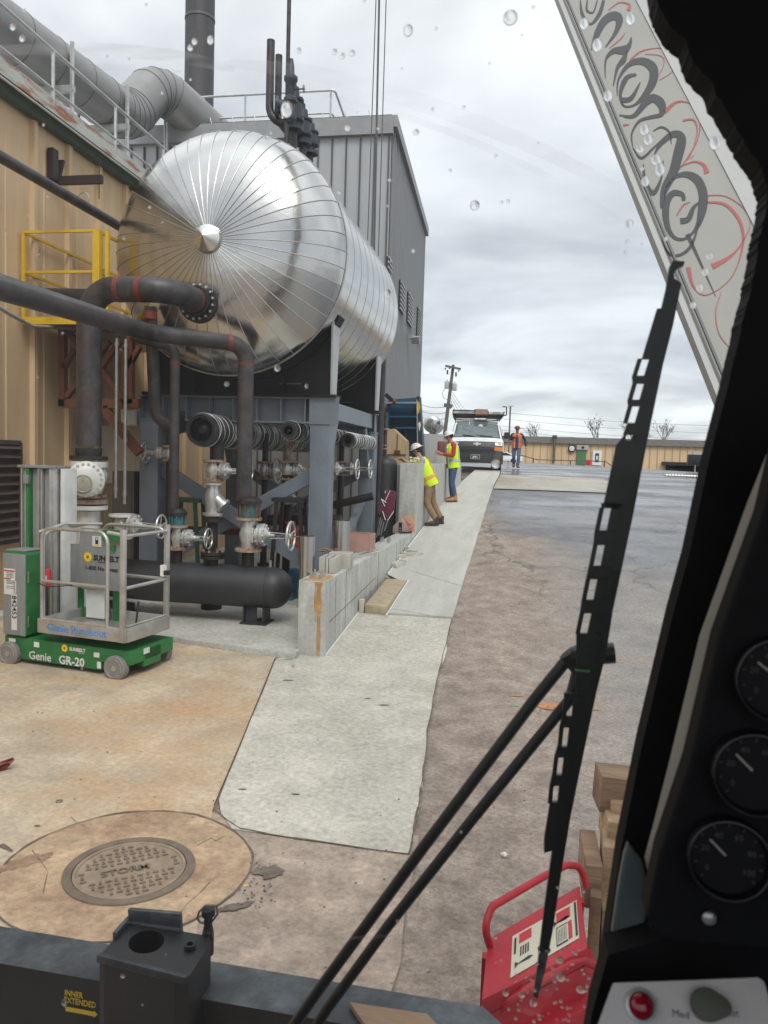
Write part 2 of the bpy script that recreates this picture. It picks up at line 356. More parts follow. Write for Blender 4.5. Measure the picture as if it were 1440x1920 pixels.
    gmm = n.new('ShaderNodeMapRange'); gmm.inputs[1].default_value = .34; gmm.inputs[2].default_value = .66; gmm.inputs[3].default_value = .5; gmm.inputs[4].default_value = 1.45; l.new(ng.outputs[0], gmm.inputs[0])
    mG = n.new('ShaderNodeMix'); mG.data_type = 'RGBA'; mG.blend_type = 'MULTIPLY'; mG.inputs[0].default_value = 1; l.new(mD.outputs[2], mG.inputs[6]); l.new(gmm.outputs[0], mG.inputs[7])
    l.new(mG.outputs[2], p.inputs['Base Color'])
    pd = n.new('ShaderNodeMapRange'); pd.inputs[1].default_value = .42; pd.inputs[2].default_value = .62; pd.inputs[3].default_value = .12; pd.inputs[4].default_value = .5; l.new(nz.outputs[0], pd.inputs[0])
    mr = n.new('ShaderNodeMix'); l.new(m2.outputs[0], mr.inputs[0]); l.new(rg, mr.inputs[2]); l.new(pd.outputs[0], mr.inputs[3]); l.new(mr.outputs[0], p.inputs['Roughness'])
    bp = [x for x in n if x.type == 'BUMP'][0]; bs = n.new('ShaderNodeMapRange'); bs.inputs[3].default_value = 1; bs.inputs[4].default_value = .25; l.new(m2.outputs[0], bs.inputs[0]); l.new(bs.outputs[0], bp.inputs['Strength'])
    return m
m_road = road_mat()
grid_sheet('ground', XS, YS, gz, m_road)
def slab(name, mat, left, right, ys, off=.006, side=0, skew=None):
    """left/right: functions x(y). a poured slab that follows the ramp"""
    b = MB(); nx = 6
    for j, y in enumerate(ys):
        for i in range(nx+1):
            x = left(y)+(right(y)-left(y))*i/nx; y_ = y+(skew(x, y) if skew else 0); b.v.append(V((x, y_, g(x, y_)+off)))
    for j in range(len(ys)-1):
        for i in range(nx): a = j*(nx+1)+i; b.face([a, a+1, a+nx+2, a+nx+1])
    if side:
        n0 = len(b.v); ring = [i for i in range(nx+1)]+[j*(nx+1)+nx for j in range(1, len(ys))]
        for r_ in ring: b.v.append(b.v[r_]-V((0, 0, side)))
        for k in range(len(ring)-1): b.face([ring[k], n0+k, n0+k+1, ring[k+1]])
    return tag(b.obj(name, mat), kind='structure')
def interp(pts):
    def f(y):
        if y <= pts[0][0]: return pts[0][1]
        for (a, xa), (b_, xb) in zip(pts, pts[1:]):
            if y <= b_: return xa+(xb-xa)*(y-a)/(b_-a)
        return pts[-1][1]
    return f
def wob(f, amp, fr, seed=0): return lambda y: f(y)+amp*(mnoise.noise(V((y*fr, seed, 0)))+.5*mnoise.noise(V((y*fr*3, seed, 5))))
# stained apron at the left
m_apron = M('stained_concrete', grain=22, gamt=.28, col=(.44, .365, .27), rough=.85, var=.26, sc=1.5, bump=.003, bsc=60, col2=(.44, .275, .145), thr=(.46, .70))
A = [onG(515, 1240), onG(400, 1520)]
lineA = interp([(3.0, -1.3), (A[1].y, A[1].x), (A[0].y, A[0].x), (9, A[0].x-.15)])
ysA = [3.2+.2*i for i in range(28)]
slab('apron_concrete', m_apron, lambda y: -13, lambda y: lineA(y)-.012, ysA+[9.0], .004)
m_slabA = M('slab_concrete', grain=22, gamt=.33, col=(.485, .455, .395), rough=.85, var=.17, sc=2.4, bump=.003, bsc=60, col2=(.40, .37, .31), thr=(.5, .68))
B = [onG(p, q) for p, q in ((767, 1605), (790, 1480), (802, 1370), (822, 1262), (832, 1240), (848, 1162))]
rightA = wob(interp([(b.y, b.x) for b in B]), .03, 2.5, 3)
y0, y1 = B[0].y, B[-1].y
ysB = [y0+(y1-y0)*i/30 for i in range(31)]
leftA = interp([(y0-.1, onG(458, 1560).x+.0), (A[1].y, A[1].x), (A[0].y, A[0].x), (8.5, A[0].x-.02), (8.6, wallx(8.6)-.1), (12, wallx(12)-.1)])
KL = onG(458, 1560)
slab('footway', m_slabA, leftA, rightA, ysB, .008, skew=lambda x, y: (KL.y-B[0].y)*max(0, (B[0].x-x)/(B[0].x-KL.x))*max(0, 1-(y-y0)/1.2))
yL = [2.2+(y0+.25-2.2)*i/10 for i in range(11)]
m_low = M('worn_pinkish_concrete', grain=22, gamt=.33, col=(.35, .28, .225), rough=.85, var=.42, sc=4.6, bump=.004, bsc=60, col2=(.27, .205, .16), thr=(.45, .7))
slab('worn_footway', m_low, lambda y: -2.7, wob(lambda y: B[0].x+.04+.05*(y0-y), .02, 3, 9), yL, .0035)
C = [onG(p, q, .03) for p, q in ((848, 1162), (862, 1110), (885, 1040), (905, 975), (925, 912), (937, 888))]
rightB = wob(interp([(c.y, c.x) for c in C]+[(34, C[-1].x-.1)]), .015, 1.5, 7)
ysC = [y1+.01+.5*i for i in range(30)]+[26, 28, 30]
cb0 = lambda y: wallx(y)+.02 if y > 12.2 else wallx(y)+.42
slab('new_footway', m_conc_new, cb0, rightB, [y for y in ysC if y > y1], .035, side=.06)
slab('footway_margin', m_conc_new, lambda y: wallx(y)-.1, lambda y: wallx(y)+.40, [12.2, 13, 14], .0, side=.0)
# pale concrete band across the road near the crest, and joints
m_band = M('tan_concrete_band', grain=22, gamt=.33, col=(.36, .33, .27), rough=.5, var=.22, sc=1.2, col2=(.26, .20, .15), thr=(.5, .65))
D = [onG(920, 916).y, onG(930, 890).y]
slab('concrete_band', m_band, lambda y: rightB(y)+.03, wob(lambda y: 2.9, .3, 1, 3), [D[0]+(D[1]-D[0])*i/6 for i in range(7)], .005)
def joint(pts, w_=.007, off=.011, name='joint', mat=None):
    b = MB()
    P = []
    for (a, c_) in zip(pts, pts[1:]):
        for k in range(6): P.append(V(a).lerp(V(c_), k/6))
    P.append(V(pts[-1])); Q = []
    for i, p in enumerate(P):
        q = p+V((.012*mnoise.noise(p*4), .012*mnoise.noise(p*4+V((7, 0, 0))), 0)); q.z = g(q.x, q.y)+off; Q.append(q)
    for a, c_ in zip(Q, Q[1:]):
        d = (c_-a).normalized(); s_ = V((-d.y, d.x, 0))*w_*(.35+.65*abs(mnoise.noise(a*6))*2); i = len(b.v); b.v += [a-s_, c_-s_, c_+s_, a+s_]; b.face([i, i+1, i+2, i+3])
    return b
m_joint = M('joint_dirt', (.13, .10, .075), .95, var=.4, sc=20)
jb = MB()
def addj(b): 
    i = len(jb.v); jb.v += b.v; jb.f += [[k+i for k in f] for f in b.f]; jb.m += [0]*len(b.f)
addj(joint([A[1], A[0], onG(548, 1238)])); addj(joint([A[1], onG(450, 1558), onG(600, 1582), B[0]], .009))
addj(joint([onG(0, 1588), onG(22, 1600)], .02)); addj(joint([onG(735, 1143, .03), onG(848, 1162, .03)], .008, .04))
addj(joint([onG(765, 1070, .03), onG(868, 1101, .03)], .005, .04)); addj(joint([onG(803, 985, .03), onG(890, 1002, .03)], .005, .04))
addj(joint([B[0], B[1], B[2], B[3], B[5]], .008))
tag(jb.obj('expansion_joints', m_joint, smooth=0), kind='structure')
# equipment pad
m_pad = M('pad_concrete', grain=22, gamt=.33, col=(.44, .43, .39), rough=.82, var=.2, sc=1.8, bump=.003, bsc=50, col2=(.33, .31, .27), thr=(.5, .7))
b = MB(); pz = .12
p1_, p2_ = onG(553, 1238), onG(310, 1203)
dd = (p2_-p1_); k_ = (-7.0-p1_.x)/dd.x; p3_ = p1_+dd*k_
b.prism([(p1_.x, p1_.y, 0), (-2.3, 24, 0), (-7.0, 24, 0), (-7.0, p3_.y, 0)], (0, 0, pz))
tag(b.obj('equipment_pad', m_pad, bevel=.012), kind='structure')
# ================================================================ MANHOLE
mc = (onG(122, 1635)+onG(364, 1635))/2; mc.z = g(mc.x, mc.y)
mR = (onG(364, 1635)-onG(122, 1635)).length/2
oc = V((mc.x-.03, mc.y+.03, 0)); oR = (onG(470, 1645)-onG(-12, 1645)).length/2*.98
m_ring = M('orange_stained_concrete', grain=22, gamt=.33, col=(.43, .31, .20), rough=.9, var=.24, sc=5, bump=.006, bsc=30, col2=(.30, .19, .12), thr=(.46, .66))
b = MB(); i0 = 0; n = 72
def rr(a): return oR*(1+.02*mnoise.noise(V((math.cos(a)*1.6, math.sin(a)*1.6, 2)))+.008*mnoise.noise(V((math.cos(a)*8, math.sin(a)*8, 2))))
for k in range(n):
    a = 2*PI*k/n
    for r_, z in ((mR*.99, .012), (rr(a)-.02, .014), (rr(a), .006)): b.v.append(V((oc.x+math.cos(a)*r_, oc.y+math.sin(a)*r_, z)) if r_ > mR else V((mc.x+math.cos(a)*r_, mc.y+math.sin(a)*r_, z)))
for k in range(n):
    for j in range(2): a = k*3+j; c_ = ((k+1) % n)*3+j; b.face([a, a+1, c_+1, c_])
collar = b.obj('manhole_collar', m_ring); tag(collar, kind='structure')
rg = MB()
for k in range(72):
    a = 2*PI*k/72; w2 = .004+.014*abs(mnoise.noise(V((math.cos(a)*3, math.sin(a)*3, 9))))
    for r_ in (rr(a)-.004, rr(a)+w2): rg.v.append(V((oc.x+math.cos(a)*r_, oc.y+math.sin(a)*r_, .0125)))
for k in range(72): a = 2*k; c_ = 2*((k+1) % 72); rg.face([a, a+1, c_+1, c_])
tag(rg.obj('collar_joint', m_joint, smooth=0), kind='structure')
mh = thing('manhole_cover', 'round iron storm drain cover with raised pattern, set in an orange stained concrete ring', 'manhole cover', mc)
m_iron = M('cast_iron', (.32, .245, .18), .6, .35, var=.25, sc=9, col2=(.30, .22, .15), thr=(.5, .66))
m_iron2 = M('worn_iron_edges', (.23, .18, .14), .5, .5, var=.2, sc=9)
MB().lathe(mc, Z_, [(.008, mR*.86), (.022, mR*.87), (.022, mR), (.006, mR*1.005)], 72, cap=False).obj('frame_ring', m_iron2, mh)
MB().lathe(mc, Z_, [(.012, .0), (.012, mR*.80), (.02, mR*.805), (.02, mR*.85), (.01, mR*.855)], 72, cap=False).obj('lid', m_iron, mh)
b = MB(); st = mR*2/17
lx = (onG(300, 1632)-onG(200, 1652)); lx.z = 0; lx.normalize(); ly = V((-lx.y, lx.x, 0)); u0 = ly
for i in range(-8, 9):
    for j in range(-8, 9):
        p = mc+lx*(i*st)+ly*(j*st)
        if (p-mc).length > mR*.74 or (abs(j) < 1.2 and abs(i) < 5.6): continue
        k = (i+j) % 2; d_ = lx if k else ly
        b.beam(p-d_*st*.36+Z_*.015, p+d_*st*.36+Z_*.015, .014, .008, Z_)
b.obj('tread_pattern', m_iron2, mh)
text('STORM', .080, mc-lx*.155-ly*.03+Z_*.014, lx, ly, m_iron2, mh, ext=.006, bold=.001)
# small debris
def debris(name, label, cat, p, s, mat, flat=.4):
    b = MB(); b.ell(p+V((0, 0, s*flat*.5)), (s, s*.7, s*flat), 8, 6)
    for v in b.v: v += V((mnoise.noise(v*60), mnoise.noise(v*60+V((3, 3, 3))), mnoise.noise(v*60+V((9, 1, 1)))))*s*.35
    tag(b.obj(name, mat), label, cat)
debris('litter', 'crumpled white wrapper lying on the grey asphalt', 'litter', onG(945, 1603), .022, m_white, .5)
debris('leaf', 'yellow leaf at the broken edge of the manhole ring', 'leaf', onG(459, 1661), .022, M('yellow_leaf', (.55, .42, .08), .8), .3)
bw = MB(); pw = onG(111, 1505); bw.torus(pw+Z_*.012, Z_, .018, .005, 16, 6); tag(bw.obj('washer', m_iron2), 'rusty steel washer lying alone on the stained concrete apron', 'washer')
gb = MB(); rnd = random.Random(5)
for k in range(420):
    if k < 190: px, py = rnd.uniform(930, 1250), rnd.uniform(1000, 1600)
    elif k < 260: px, py = rnd.uniform(840, 1130), rnd.uniform(1050, 1500)
    elif k < 320: px, py = rnd.gauss(1040, 30), rnd.gauss(1325, 14)
    elif k < 370: px, py = rnd.gauss(480, 22), rnd.gauss(1655, 32)
    else: px, py = rnd.uniform(30, 780), rnd.uniform(1290, 1720)
    p = onG(px, py, .01); s_ = rnd.uniform(.003, .009); gb.ell(p+Z_*(.004), (s_, s_*rnd.uniform(.6, 1), s_*.6), 5, 3)
gb.obj('grit', M('grit', (.16, .13, .11), .9, var=.5, sc=40)); tag(bpy.data.objects['grit'], 'scattered grit and pebbles on the yard', 'gravel', kind='stuff')
# stains of their own on the ground: clay spill and green marking paint
def stain(name, c, rx, ry, mat, rot=0, off=.004):
    b = MB(); n = 40; b.v.append(c+Z_*off)
    for k in range(n):
        a = 2*PI*k/n; q = 1+.45*mnoise.noise(V((math.cos(a)*2.2+c.x*9, math.sin(a)*2.2, 1)))+.3*mnoise.noise(V((math.cos(a)*9, math.sin(a)*9, c.x*5)))
        x = math.cos(a)*rx*q; y = math.sin(a)*ry*q; x, y = x*math.cos(rot)-y*math.sin(rot), x*math.sin(rot)+y*math.cos(rot)
        p = c+V((x, y, 0)); p.z = g(p.x, p.y)+off; b.v.append(p)
    for k in range(n): b.face([0, 1+k, 1+(k+1) % n])
    tag(b.obj(name, mat), kind='structure')
m_clay = M('orange_clay', (.40, .19, .09), .95, var=.3, sc=12)
m_dirt = M('dark_dirt', (.13, .105, .085), .95, var=.4, sc=15)
stain('clay_spill', onG(1030, 1322), .13, .10, m_clay, .5, -.012); stain('clay_spill', onG(968, 1302), .06, .02, m_clay, .2, -.013); stain('clay_spill', onG(1115, 1328), .05, .02, m_clay, .2, -.012)
stain('green_paint_mark', onG(966, 1321), .06, .008, M('green_mark', (.15, .42, .15), .8), .1, -.011)
cb2 = MB()
for pts_ in (((430, 1570), (405, 1582), (395, 1578), (370, 1590)), ((135, 1535), (150, 1548), (160, 1552)), ((395, 1660), (375, 1680), (350, 1700), (330, 1725)), ((60, 1600), (90, 1640), (80, 1680))):
    k_ = joint([onG(*q) for q in pts_], .003, .0145); i_ = len(cb2.v); cb2.v += k_.v; cb2.f += [[q+i_ for q in f] for f in k_.f]; cb2.m += [0]*len(k_.f)
tag(cb2.obj('collar_cracks', m_joint, smooth=0), kind='structure')
m_brst = M('brown_stain', (.27, .18, .115), .9, var=.35, sc=9, grain=30, gamt=.35)
stain('dirt_patch', onG(45, 1622), .16, .06, m_brst, .9, .0148)
stain('dirt_patch', onG(505, 1640), .08, .07, m_dirt, .5, .012); stain('dirt_patch', onG(440, 1705), .1, .03, m_dirt, .6, .012)
for q in ((540, 1278, .05), (720, 1325, .045), (555, 1492, .03), (455, 1483, .03), (70, 1552, .02), (690, 1312, .03)): stain('dirt_patch', onG(q[0], q[1]), q[2], q[2]*.4, m_dirt, .2, .0115)
# ================================================================ TAN FACTORY BUILDING (left)
m_tan = M('tan_siding', (.66, .475, .285), .55, var=.10, sc=.9, stretch=(4, 4, .5), col2=(.56, .385, .22), thr=(.48, .72))
m_tan_s = M('siding_seam', (.36, .25, .15), .6, var=.2, sc=2)
m_flash = M('weathered_roof_edge', (.42, .43, .39), .6, var=.15, sc=3, col2=(.30, .12, .07), thr=(.52, .60), stretch=(3, .9, 5))
m_gutter = M('dark_green_gutter', (.045, .075, .06), .6, var=.3, sc=4)
tb = thing('factory_building', 'tan ribbed metal factory building with a rust streaked roof edge, along the left side', 'building', (-7, 10, 0))
EZ = 7.12; YN, YF = 3, 24
b = MB(); y = YN; P = []
while y < YF:   # ribbed panels: alternate broad pan and narrow raised rib
    P += [(y, 0), (y+.30, 0), (y+.315, .07), (y+.40, .07), (y+.415, 0), (y+.62, 0), (y+.635, .012), (y+.665, .012), (y+.68, 0)]; y += .86
b.v = []
for (yy, d) in P: b.v += [V((-7+d, yy, 0)), V((-7+d, yy, EZ))]
for k in range(len(P)-1): b.face([2*k, 2*k+2, 2*k+3, 2*k+1])
b.obj('wall', m_tan, tb, smooth=0)
MB().box((-14, (YN+YF)/2, EZ/2), (13.9, YF-YN, EZ-.02)).obj('building_core', m_tan, tb)
MB().prism([(-20.9, YN, EZ), (-6.86, YN, EZ), (-6.86, YN, EZ+.12), (-20.9, YN, EZ+.9)], (0, YF-YN, 0)).obj('roof', m_galv, tb)
MB().prism([(-6.86, YN, EZ-.03), (-6.72, YN, EZ-.01), (-6.74, YN, EZ+.22), (-6.95, YN, EZ+.26)], (0, YF-YN-.02, 0)).obj('roof_edge', m_flash, tb)
gm = MB().prism([(-6.96, YN, EZ-.15), (-6.84, YN, EZ-.15), (-6.74, YN, EZ-.04), (-6.96, YN, EZ-.04)], (0, YF-YN-.03, 0)).obj('gutter', m_gutter, tb)
MB().tube([(-6.73, YN, EZ-.05), (-6.73, YF-.05, EZ-.05)], .018, 8).obj('gutter_lip', m_galv, gm)
# louvre
lv = atX(34, 830, -6.95); lb = atX(34, 1012, -6.95); z0, z1 = lb.z, lv.z; yr = lv.y
lo = MB(); lo.beam((-6.93, yr, z0), (-6.93, yr, z1), .06, .06); lo.beam((-6.93, yr-1.3, z1), (-6.93, yr, z1), .06, .06, Z_); lo.beam((-6.93, yr-1.3, z0), (-6.93, yr, z0), .06, .06, Z_); lo.box((-6.955, yr-.65, (z0+z1)/2), (.01, 1.3, z1-z0))
m_louv = M('brown_louvre', (.075, .055, .05), .6, var=.2, sc=5)
lvo = lo.obj('louvre_vent', m_louv, tb)
lo = MB(); nS = 11
for k in range(nS): z = z0+(k+.5)*(z1-z0)/nS; lo.box((-6.91, yr-.65, z), (.09, 1.24, .012), Matrix.Rotation(.75, 3, 'Y'))
lo.parts('louvre_blade', m_louv, lvo)
# steel bracket on wall
a = atX(97, 280, -6.95); c_ = atX(122, 350, -6.95)
br = MB(); br.beam((-6.93, a.y, c_.z-.02), (-6.93, a.y, a.z), .09, .14); br.beam((-6.93, a.y+.1, c_.z-.02), (-6.93, a.y+.22, a.z-.08), .09, .04); br.beam((-6.95, a.y+.1, c_.z), (-6.2, a.y+.1, c_.z), .06, .12, Z_)
hx = atY(158, 372, a.y+.1); br.tube([(-6.25, a.y+.1, c_.z+.25), (-6.25, a.y+.1, c_.z-.28)], .008, 6)
br.obj('pipe_bracket', M('dark_brown_steel', (.03, .018, .018), .6), tb)
# roof railing
rl = MB(); zt0 = 7.3
for y in np.arange(5.2, 15.4, 1.72): rl.tube([(-6.75, y, zt0-.05), (-6.75, y, zt0+.68)], .026, 8)
rl.tube([(-6.75, 3, zt0+.68), (-6.75, 15.4, zt0+.68)], .026, 8); rl.tube([(-6.75, 3, zt0+.15), (-6.75, 15.4, zt0+.15)], .022, 8)
rl.obj('railing', m_galv, tb)
# ================================================================ GREY BUILDING
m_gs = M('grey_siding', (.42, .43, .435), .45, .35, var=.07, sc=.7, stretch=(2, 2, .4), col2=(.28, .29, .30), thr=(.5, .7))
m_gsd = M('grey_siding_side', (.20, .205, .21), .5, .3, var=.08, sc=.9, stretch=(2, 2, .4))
m_seam = M('dark_seam', (.10, .105, .11), .5)
gb_ = thing('process_building', 'tall grey metal clad building with standing seams behind the tank', 'building', (-6, 18, 0))
Yg = 18; zt = 10.05; xr = -3.21; xl = -10.6; xf, yf = -3.5, 26.5
MB().prism([(xl, Yg, 0), (xr, Yg, 0), (xf, yf, 0), (xl, yf, 0)], (0, 0, zt)).obj('wall', m_gs, gb_)
b = MB(); k = 0; x = xr-.05
while x > xl:
    b.box((x, Yg-.022, (zt-.32)/2), (.03, .044, zt-.32)); x -= .335
b.obj('front_seams', m_seam, gb_)
sdv = (V((xf, yf, 0))-V((xr, Yg, 0))); sn = sdv.normalized(); nn = V((sn.y, -sn.x, 0))
b = MB(); P = []; t = .02
while t < sdv.length-.15:
    P += [(t, .012), (t+.13, .012), (t+.15, .06), (t+.24, .06), (t+.26, .012)]; t += .27
for (tt, d) in P:
    q = V((xr, Yg, 0))+sn*tt+nn*d; b.v += [q+Z_*.5, q+Z_*(zt-.05)]
for k in range(len(P)-1): b.face([2*k, 2*k+2, 2*k+3, 2*k+1])
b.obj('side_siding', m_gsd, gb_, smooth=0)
b = MB(); b.box(((xl+xr)/2, Yg-.05, zt-.08), (xr-xl+.1, .14, .40))
a_ = V((xr+.09, Yg-.1, zt+.0)); c_ = V((xf+.09, yf+.05, zt+.0)); b.beam(a_, c_, .1, .26, Z_)
b.obj('parapet_flashing', M('parapet_grey', (.30, .305, .31), .5, .3, var=.15, sc=3), gb_)
b = MB()
for x in np.arange(xl+.3, xr, .55): b.tube([(x, Yg-.05, zt+.12), (x-.05, Yg-.05, zt+.28)], .012, 5)
b.parts('parapet_peg', m_galv, gb_)
MB().box(((xl+xr)/2, Yg+.1, zt+.14), (xr-xl, .3, .05)).obj('coping', m_seam, gb_)
b = MB(); r0, r1 = atY(345, 184, Yg+.3), atY(630, 178, Yg+.3); zr = r0.z
def T(px, py): return atY(px, py, Yg+.3)
for px in (343, 383, 460, 620): q = T(px, 190); b.tube([(q.x, q.y, zt+.1), (q.x, q.y, zr)], .025, 6)
b.tube(fillet([(T(343, 0).x, Yg+.3, zr), (T(632, 0).x, Yg+.3, zr), (T(652, 0).x, Yg+1.1, zt+.15)], .1), .028, 8); b.tube(fillet([(T(343, 0).x, Yg+.3, zr-.52), (T(628, 0).x, Yg+.3, zr-.52), (T(636, 0).x, Yg+.7, zt+.15)], .1), .022, 8)
b.obj('roof_railing', m_galv, gb_)
# side louvres, placed on the side wall plane
so_, no_ = V((xr, Yg, 0))+nn*.075, nn
for (x0, ya, x1, yb) in ((726, 480, 732, 512), (750, 524, 756, 590), (765, 546, 771, 614), (783, 575, 787, 640)):
    p, q = atP(x0, ya, so_, no_), atP(x1, yb, so_, no_)
    ft = MB(); c0 = (p+q)/2; ln = V((q.x-p.x, q.y-p.y, 0)).length; Rm = Matrix((sn, nn, Z_)).transposed()
    ft.box(c0, (max(ln, .35), .04, abs(p.z-q.z)), Rm); fr = ft.obj('window', M('black_window', (.03, .03, .035), .4), gb_)
    fb = MB(); zz = min(p.z, q.z)
    while zz < max(p.z, q.z): fb.box((c0.x+nn.x*.03, c0.y+nn.y*.03, zz), (max(ln, .35), .03, .035), Rm); zz += .11
    fb.parts('louvre_blade', m_gs, fr)
p = atP(765, 632, so_, no_); b = MB(); b.box(p+nn*.1, (.12, .22, .1)); b.box(p+nn*.22+Z_*-.08, (.22, .1, .2), Matrix.Rotation(.5, 3, 'X')); b.obj('wall_lamp', m_galv, gb_)
# ducts and chimney on the roofs
du = thing('exhaust_duct', 'huge round insulated silver duct rising and bending over the roof on the left', 'duct', (-8, 12, 9))
m_duct = M('duct_cladding', (.27, .27, .265), .42, .55, var=.12, sc=2, col2=(.27, .27, .26), thr=(.5, .7))
p1d = atY(-80, -5, 12.0); p2d = atY(238, 222, 16.3); p3d = atY(292, 158, 17.3); p4d = atY(440, 290, 19.2)
pth = fillet([p1d, p2d, p3d, p4d], [.75, .7], 8)
b = MB(); b.tube(pth, .50, 40); b.obj('duct_body', m_duct, du, smooth=50)
b = MB()
for i in range(1, len(pth)-1, 2): b.torus(pth[i], pth[i+1]-pth[i-1], .502, .009, 40, 5)
for t in (.3, .5, .7, .88): b.torus(p1d.lerp(pth[1], t), p2d-p1d, .502, .009, 40, 5)
b.parts('band', m_seam, du)
b = MB()
for t in (.45, .82):
    q = p1d.lerp(p2d, t)
    for s_ in (-.56, .56): b.tube([(q.x+s_, q.y, EZ+.1), (q.x+s_, q.y, q.z+.3)], .045, 6)
    b.beam((q.x-.6, q.y, q.z-.56), (q.x+.6, q.y, q.z-.56), .1, .12, Z_)
b.parts('duct_support', m_galv, du)
ch = thing('chimney', 'tall dark grey chimney stack rising out of frame behind the grey building', 'chimney', (-8, 24, 10))
q = atY(373, 190, 24); rC = 27*24/1450*1.02
MB().cyl((q.x, 24, 9), (q.x, 24, 26), rC, ).obj('stack', M('stack_grey', (.07, .068, .072), .6, .1, var=.2, sc=2, stretch=(3, 3, .3)), ch)
b = MB()
for z in (13, 16, 19): b.lathe((q.x, 24, z), Z_, [(0, rC+.015), (.08, rC+.015)], 32)
b.parts('band', m_seam, ch)
# roof pipes
# ================================================================ TANK
m_pol = M('polished_cladding', (.54, .54, .53), .19, 1.0, var=.05, sc=1.4, bump=.012, bsc=1.6)
m_pol2 = M('cladding_joint', (.50, .49, .47), .4, 1.0)
TX, TZ, TR = -4.16, 5.17, 1.69; TY0, TY1 = 10.62, 15.15
tk = thing('storage_tank', 'huge horizontal tank clad in polished metal with radial seams on its domed end', 'tank', (TX, 12.8, 3.2))
NG = 46; b = MB()
prof = [(TR*math.sin(a), TY0-.80*math.cos(a)) for a in [PI/2*i/14 for i in range(15)]]
v = []
for k in range(NG):   # faceted gores, each flat across its width
    a0_, a1_ = 2*PI*k/NG, 2*PI*(k+1)/NG; i = len(b.v)
    for r_, y in prof[1:]:
        for a in (a0_, (a0_+a1_)/2, a1_):
            rr_ = r_*(1.0 if a != (a0_+a1_)/2 else .9995); b.v.append(V((TX+math.cos(a)*rr_, y, TZ+math.sin(a)*rr_)))
    for j in range(len(prof)-2):
        for q in (0, 1): A_ = i+3*j+q; b.face([A_, A_+1, A_+4, A_+3])
hd = b.obj('head', m_pol, tk, smooth=0)
for p in hd.data.polygons: p.use_smooth = True
b = MB()
for k in range(NG):
    a = 2*PI*k/NG; b.tube([(TX+math.cos(a)*r_*1.001, y-.004, TZ+math.sin(a)*r_*1.001) for r_, y in prof[1:]], .0055, 5)
b.obj('radial_seams', m_pol2, hd)
b = MB().lathe((TX, TY0-.83, TZ), (0, -1, 0), [(-.06, .20), (0, .185), (.025, .178), (.16, .004)], 40); b.obj('nose_cap', M('nose_cap_metal', (.66, .66, .63), .3, 1.0), tk, smooth=30)
n = 9; b = MB()
b.lathe((TX, TY0, TZ), Y_, [(0, TR), (TY1-TY0, TR)], 120, cap=False); b.obj('shell', m_pol, tk)
b = MB()
for i in range(n+1):
    y = TY0+(TY1-TY0)*i/n; w_ = .035 if i == 0 else .012; tk_ = .012 if i == 0 else .004; b.lathe((TX, y-w_/2, TZ), Y_, [(0, TR), (0, TR+tk_), (w_, TR+tk_), (w_, TR)], 96, cap=False)
b.parts('shell_band', m_pol2, tk)
b = MB().lathe((TX, TY1, TZ), Y_, [(0, TR)]+[(.8*math.sin(a), TR*math.cos(a)) for a in [PI/2*i/10 for i in range(1, 11)]], 60, cap=False); b.obj('head', m_pol, tk)
# saddles
m_sad = M('black_saddle', (.010, .010, .012), .6, spec=.25, var=.3, sc=4); m_sadg = M('saddle_edge_grey', (.42, .43, .44), .45)
BT = 3.22   # top of platform beams
def saddle(Yc, rings=True):
    P = []; hw = 1.42; zt_ = TZ-math.sqrt(TR**2-hw**2)
    for i in range(25):
        x = -hw+2*hw*i/24; P.append((TX+x, Yc-.02, TZ-math.sqrt(max(0, (TR+.012)**2-x*x))))
    P += [(TX+hw-.03, Yc-.02, BT+.02), (TX-hw+.03, Yc-.02, BT+.02)]
    b = MB(); b.prism(P, (0, .04, 0)); 
    for x in (-.7, 0, .7): b.box((TX+x, Yc+.02, BT+.2), (.03, .32, .4))
    b.box((TX, Yc, BT+.022), (2*hw+.16, .36, .04)); s_ = b.obj('saddle', m_sad, tk)
    for sg in (-1, 1):
        MB().prism([(TX+sg*(hw-.02), Yc-.09, BT+.04), (TX+sg*(hw-.02), Yc+.17, BT+.04), (TX+sg*(hw+.0), Yc+.22, zt_+.05), (TX+sg*(hw+.0), Yc-.20, zt_+.05)], (sg*.03, 0, 0)).obj('saddle_edge_plate', m_sadg, s_)
    MB().beam((TX+.62, Yc-.04, BT+.2), (TX+.95, Yc-.04, BT+.2), .02, .012).obj('name_plate', m_seam, s_)
saddle(11.12); saddle(14.62)
MB().lathe((TX, 11.0, TZ), Y_, [(0, TR+.004), (0, TR+.02), (.32, TR+.02), (.32, TR+.004)], 60, cap=False, a0=PI*1.15, a1=PI*1.85).obj('wear_plate', m_sad, tk)
# nozzle on the head
nz = atY(378, 570, 10.02)
hy = TY0-.8*math.sqrt(max(0, 1-((nz.x-TX)**2+(nz.z-TZ)**2)/TR**2)); print('nozzle', nz, hy)
b = MB(); b.lathe((nz.x, hy+.1, nz.z), (0, -1, 0), [(0, .20), (.22, .20)], 32); nzo = b.obj('nozzle', m_black, tk)
m_bf = M('black_flange', (.025, .022, .022), .5, .2, var=.4, sc=20)
FY = 9.93
MB().lathe((nz.x, FY+.005, nz.z), Y_, [(-.0, .268), (.055, .268)], 36).obj('flange', m_bf, tk)
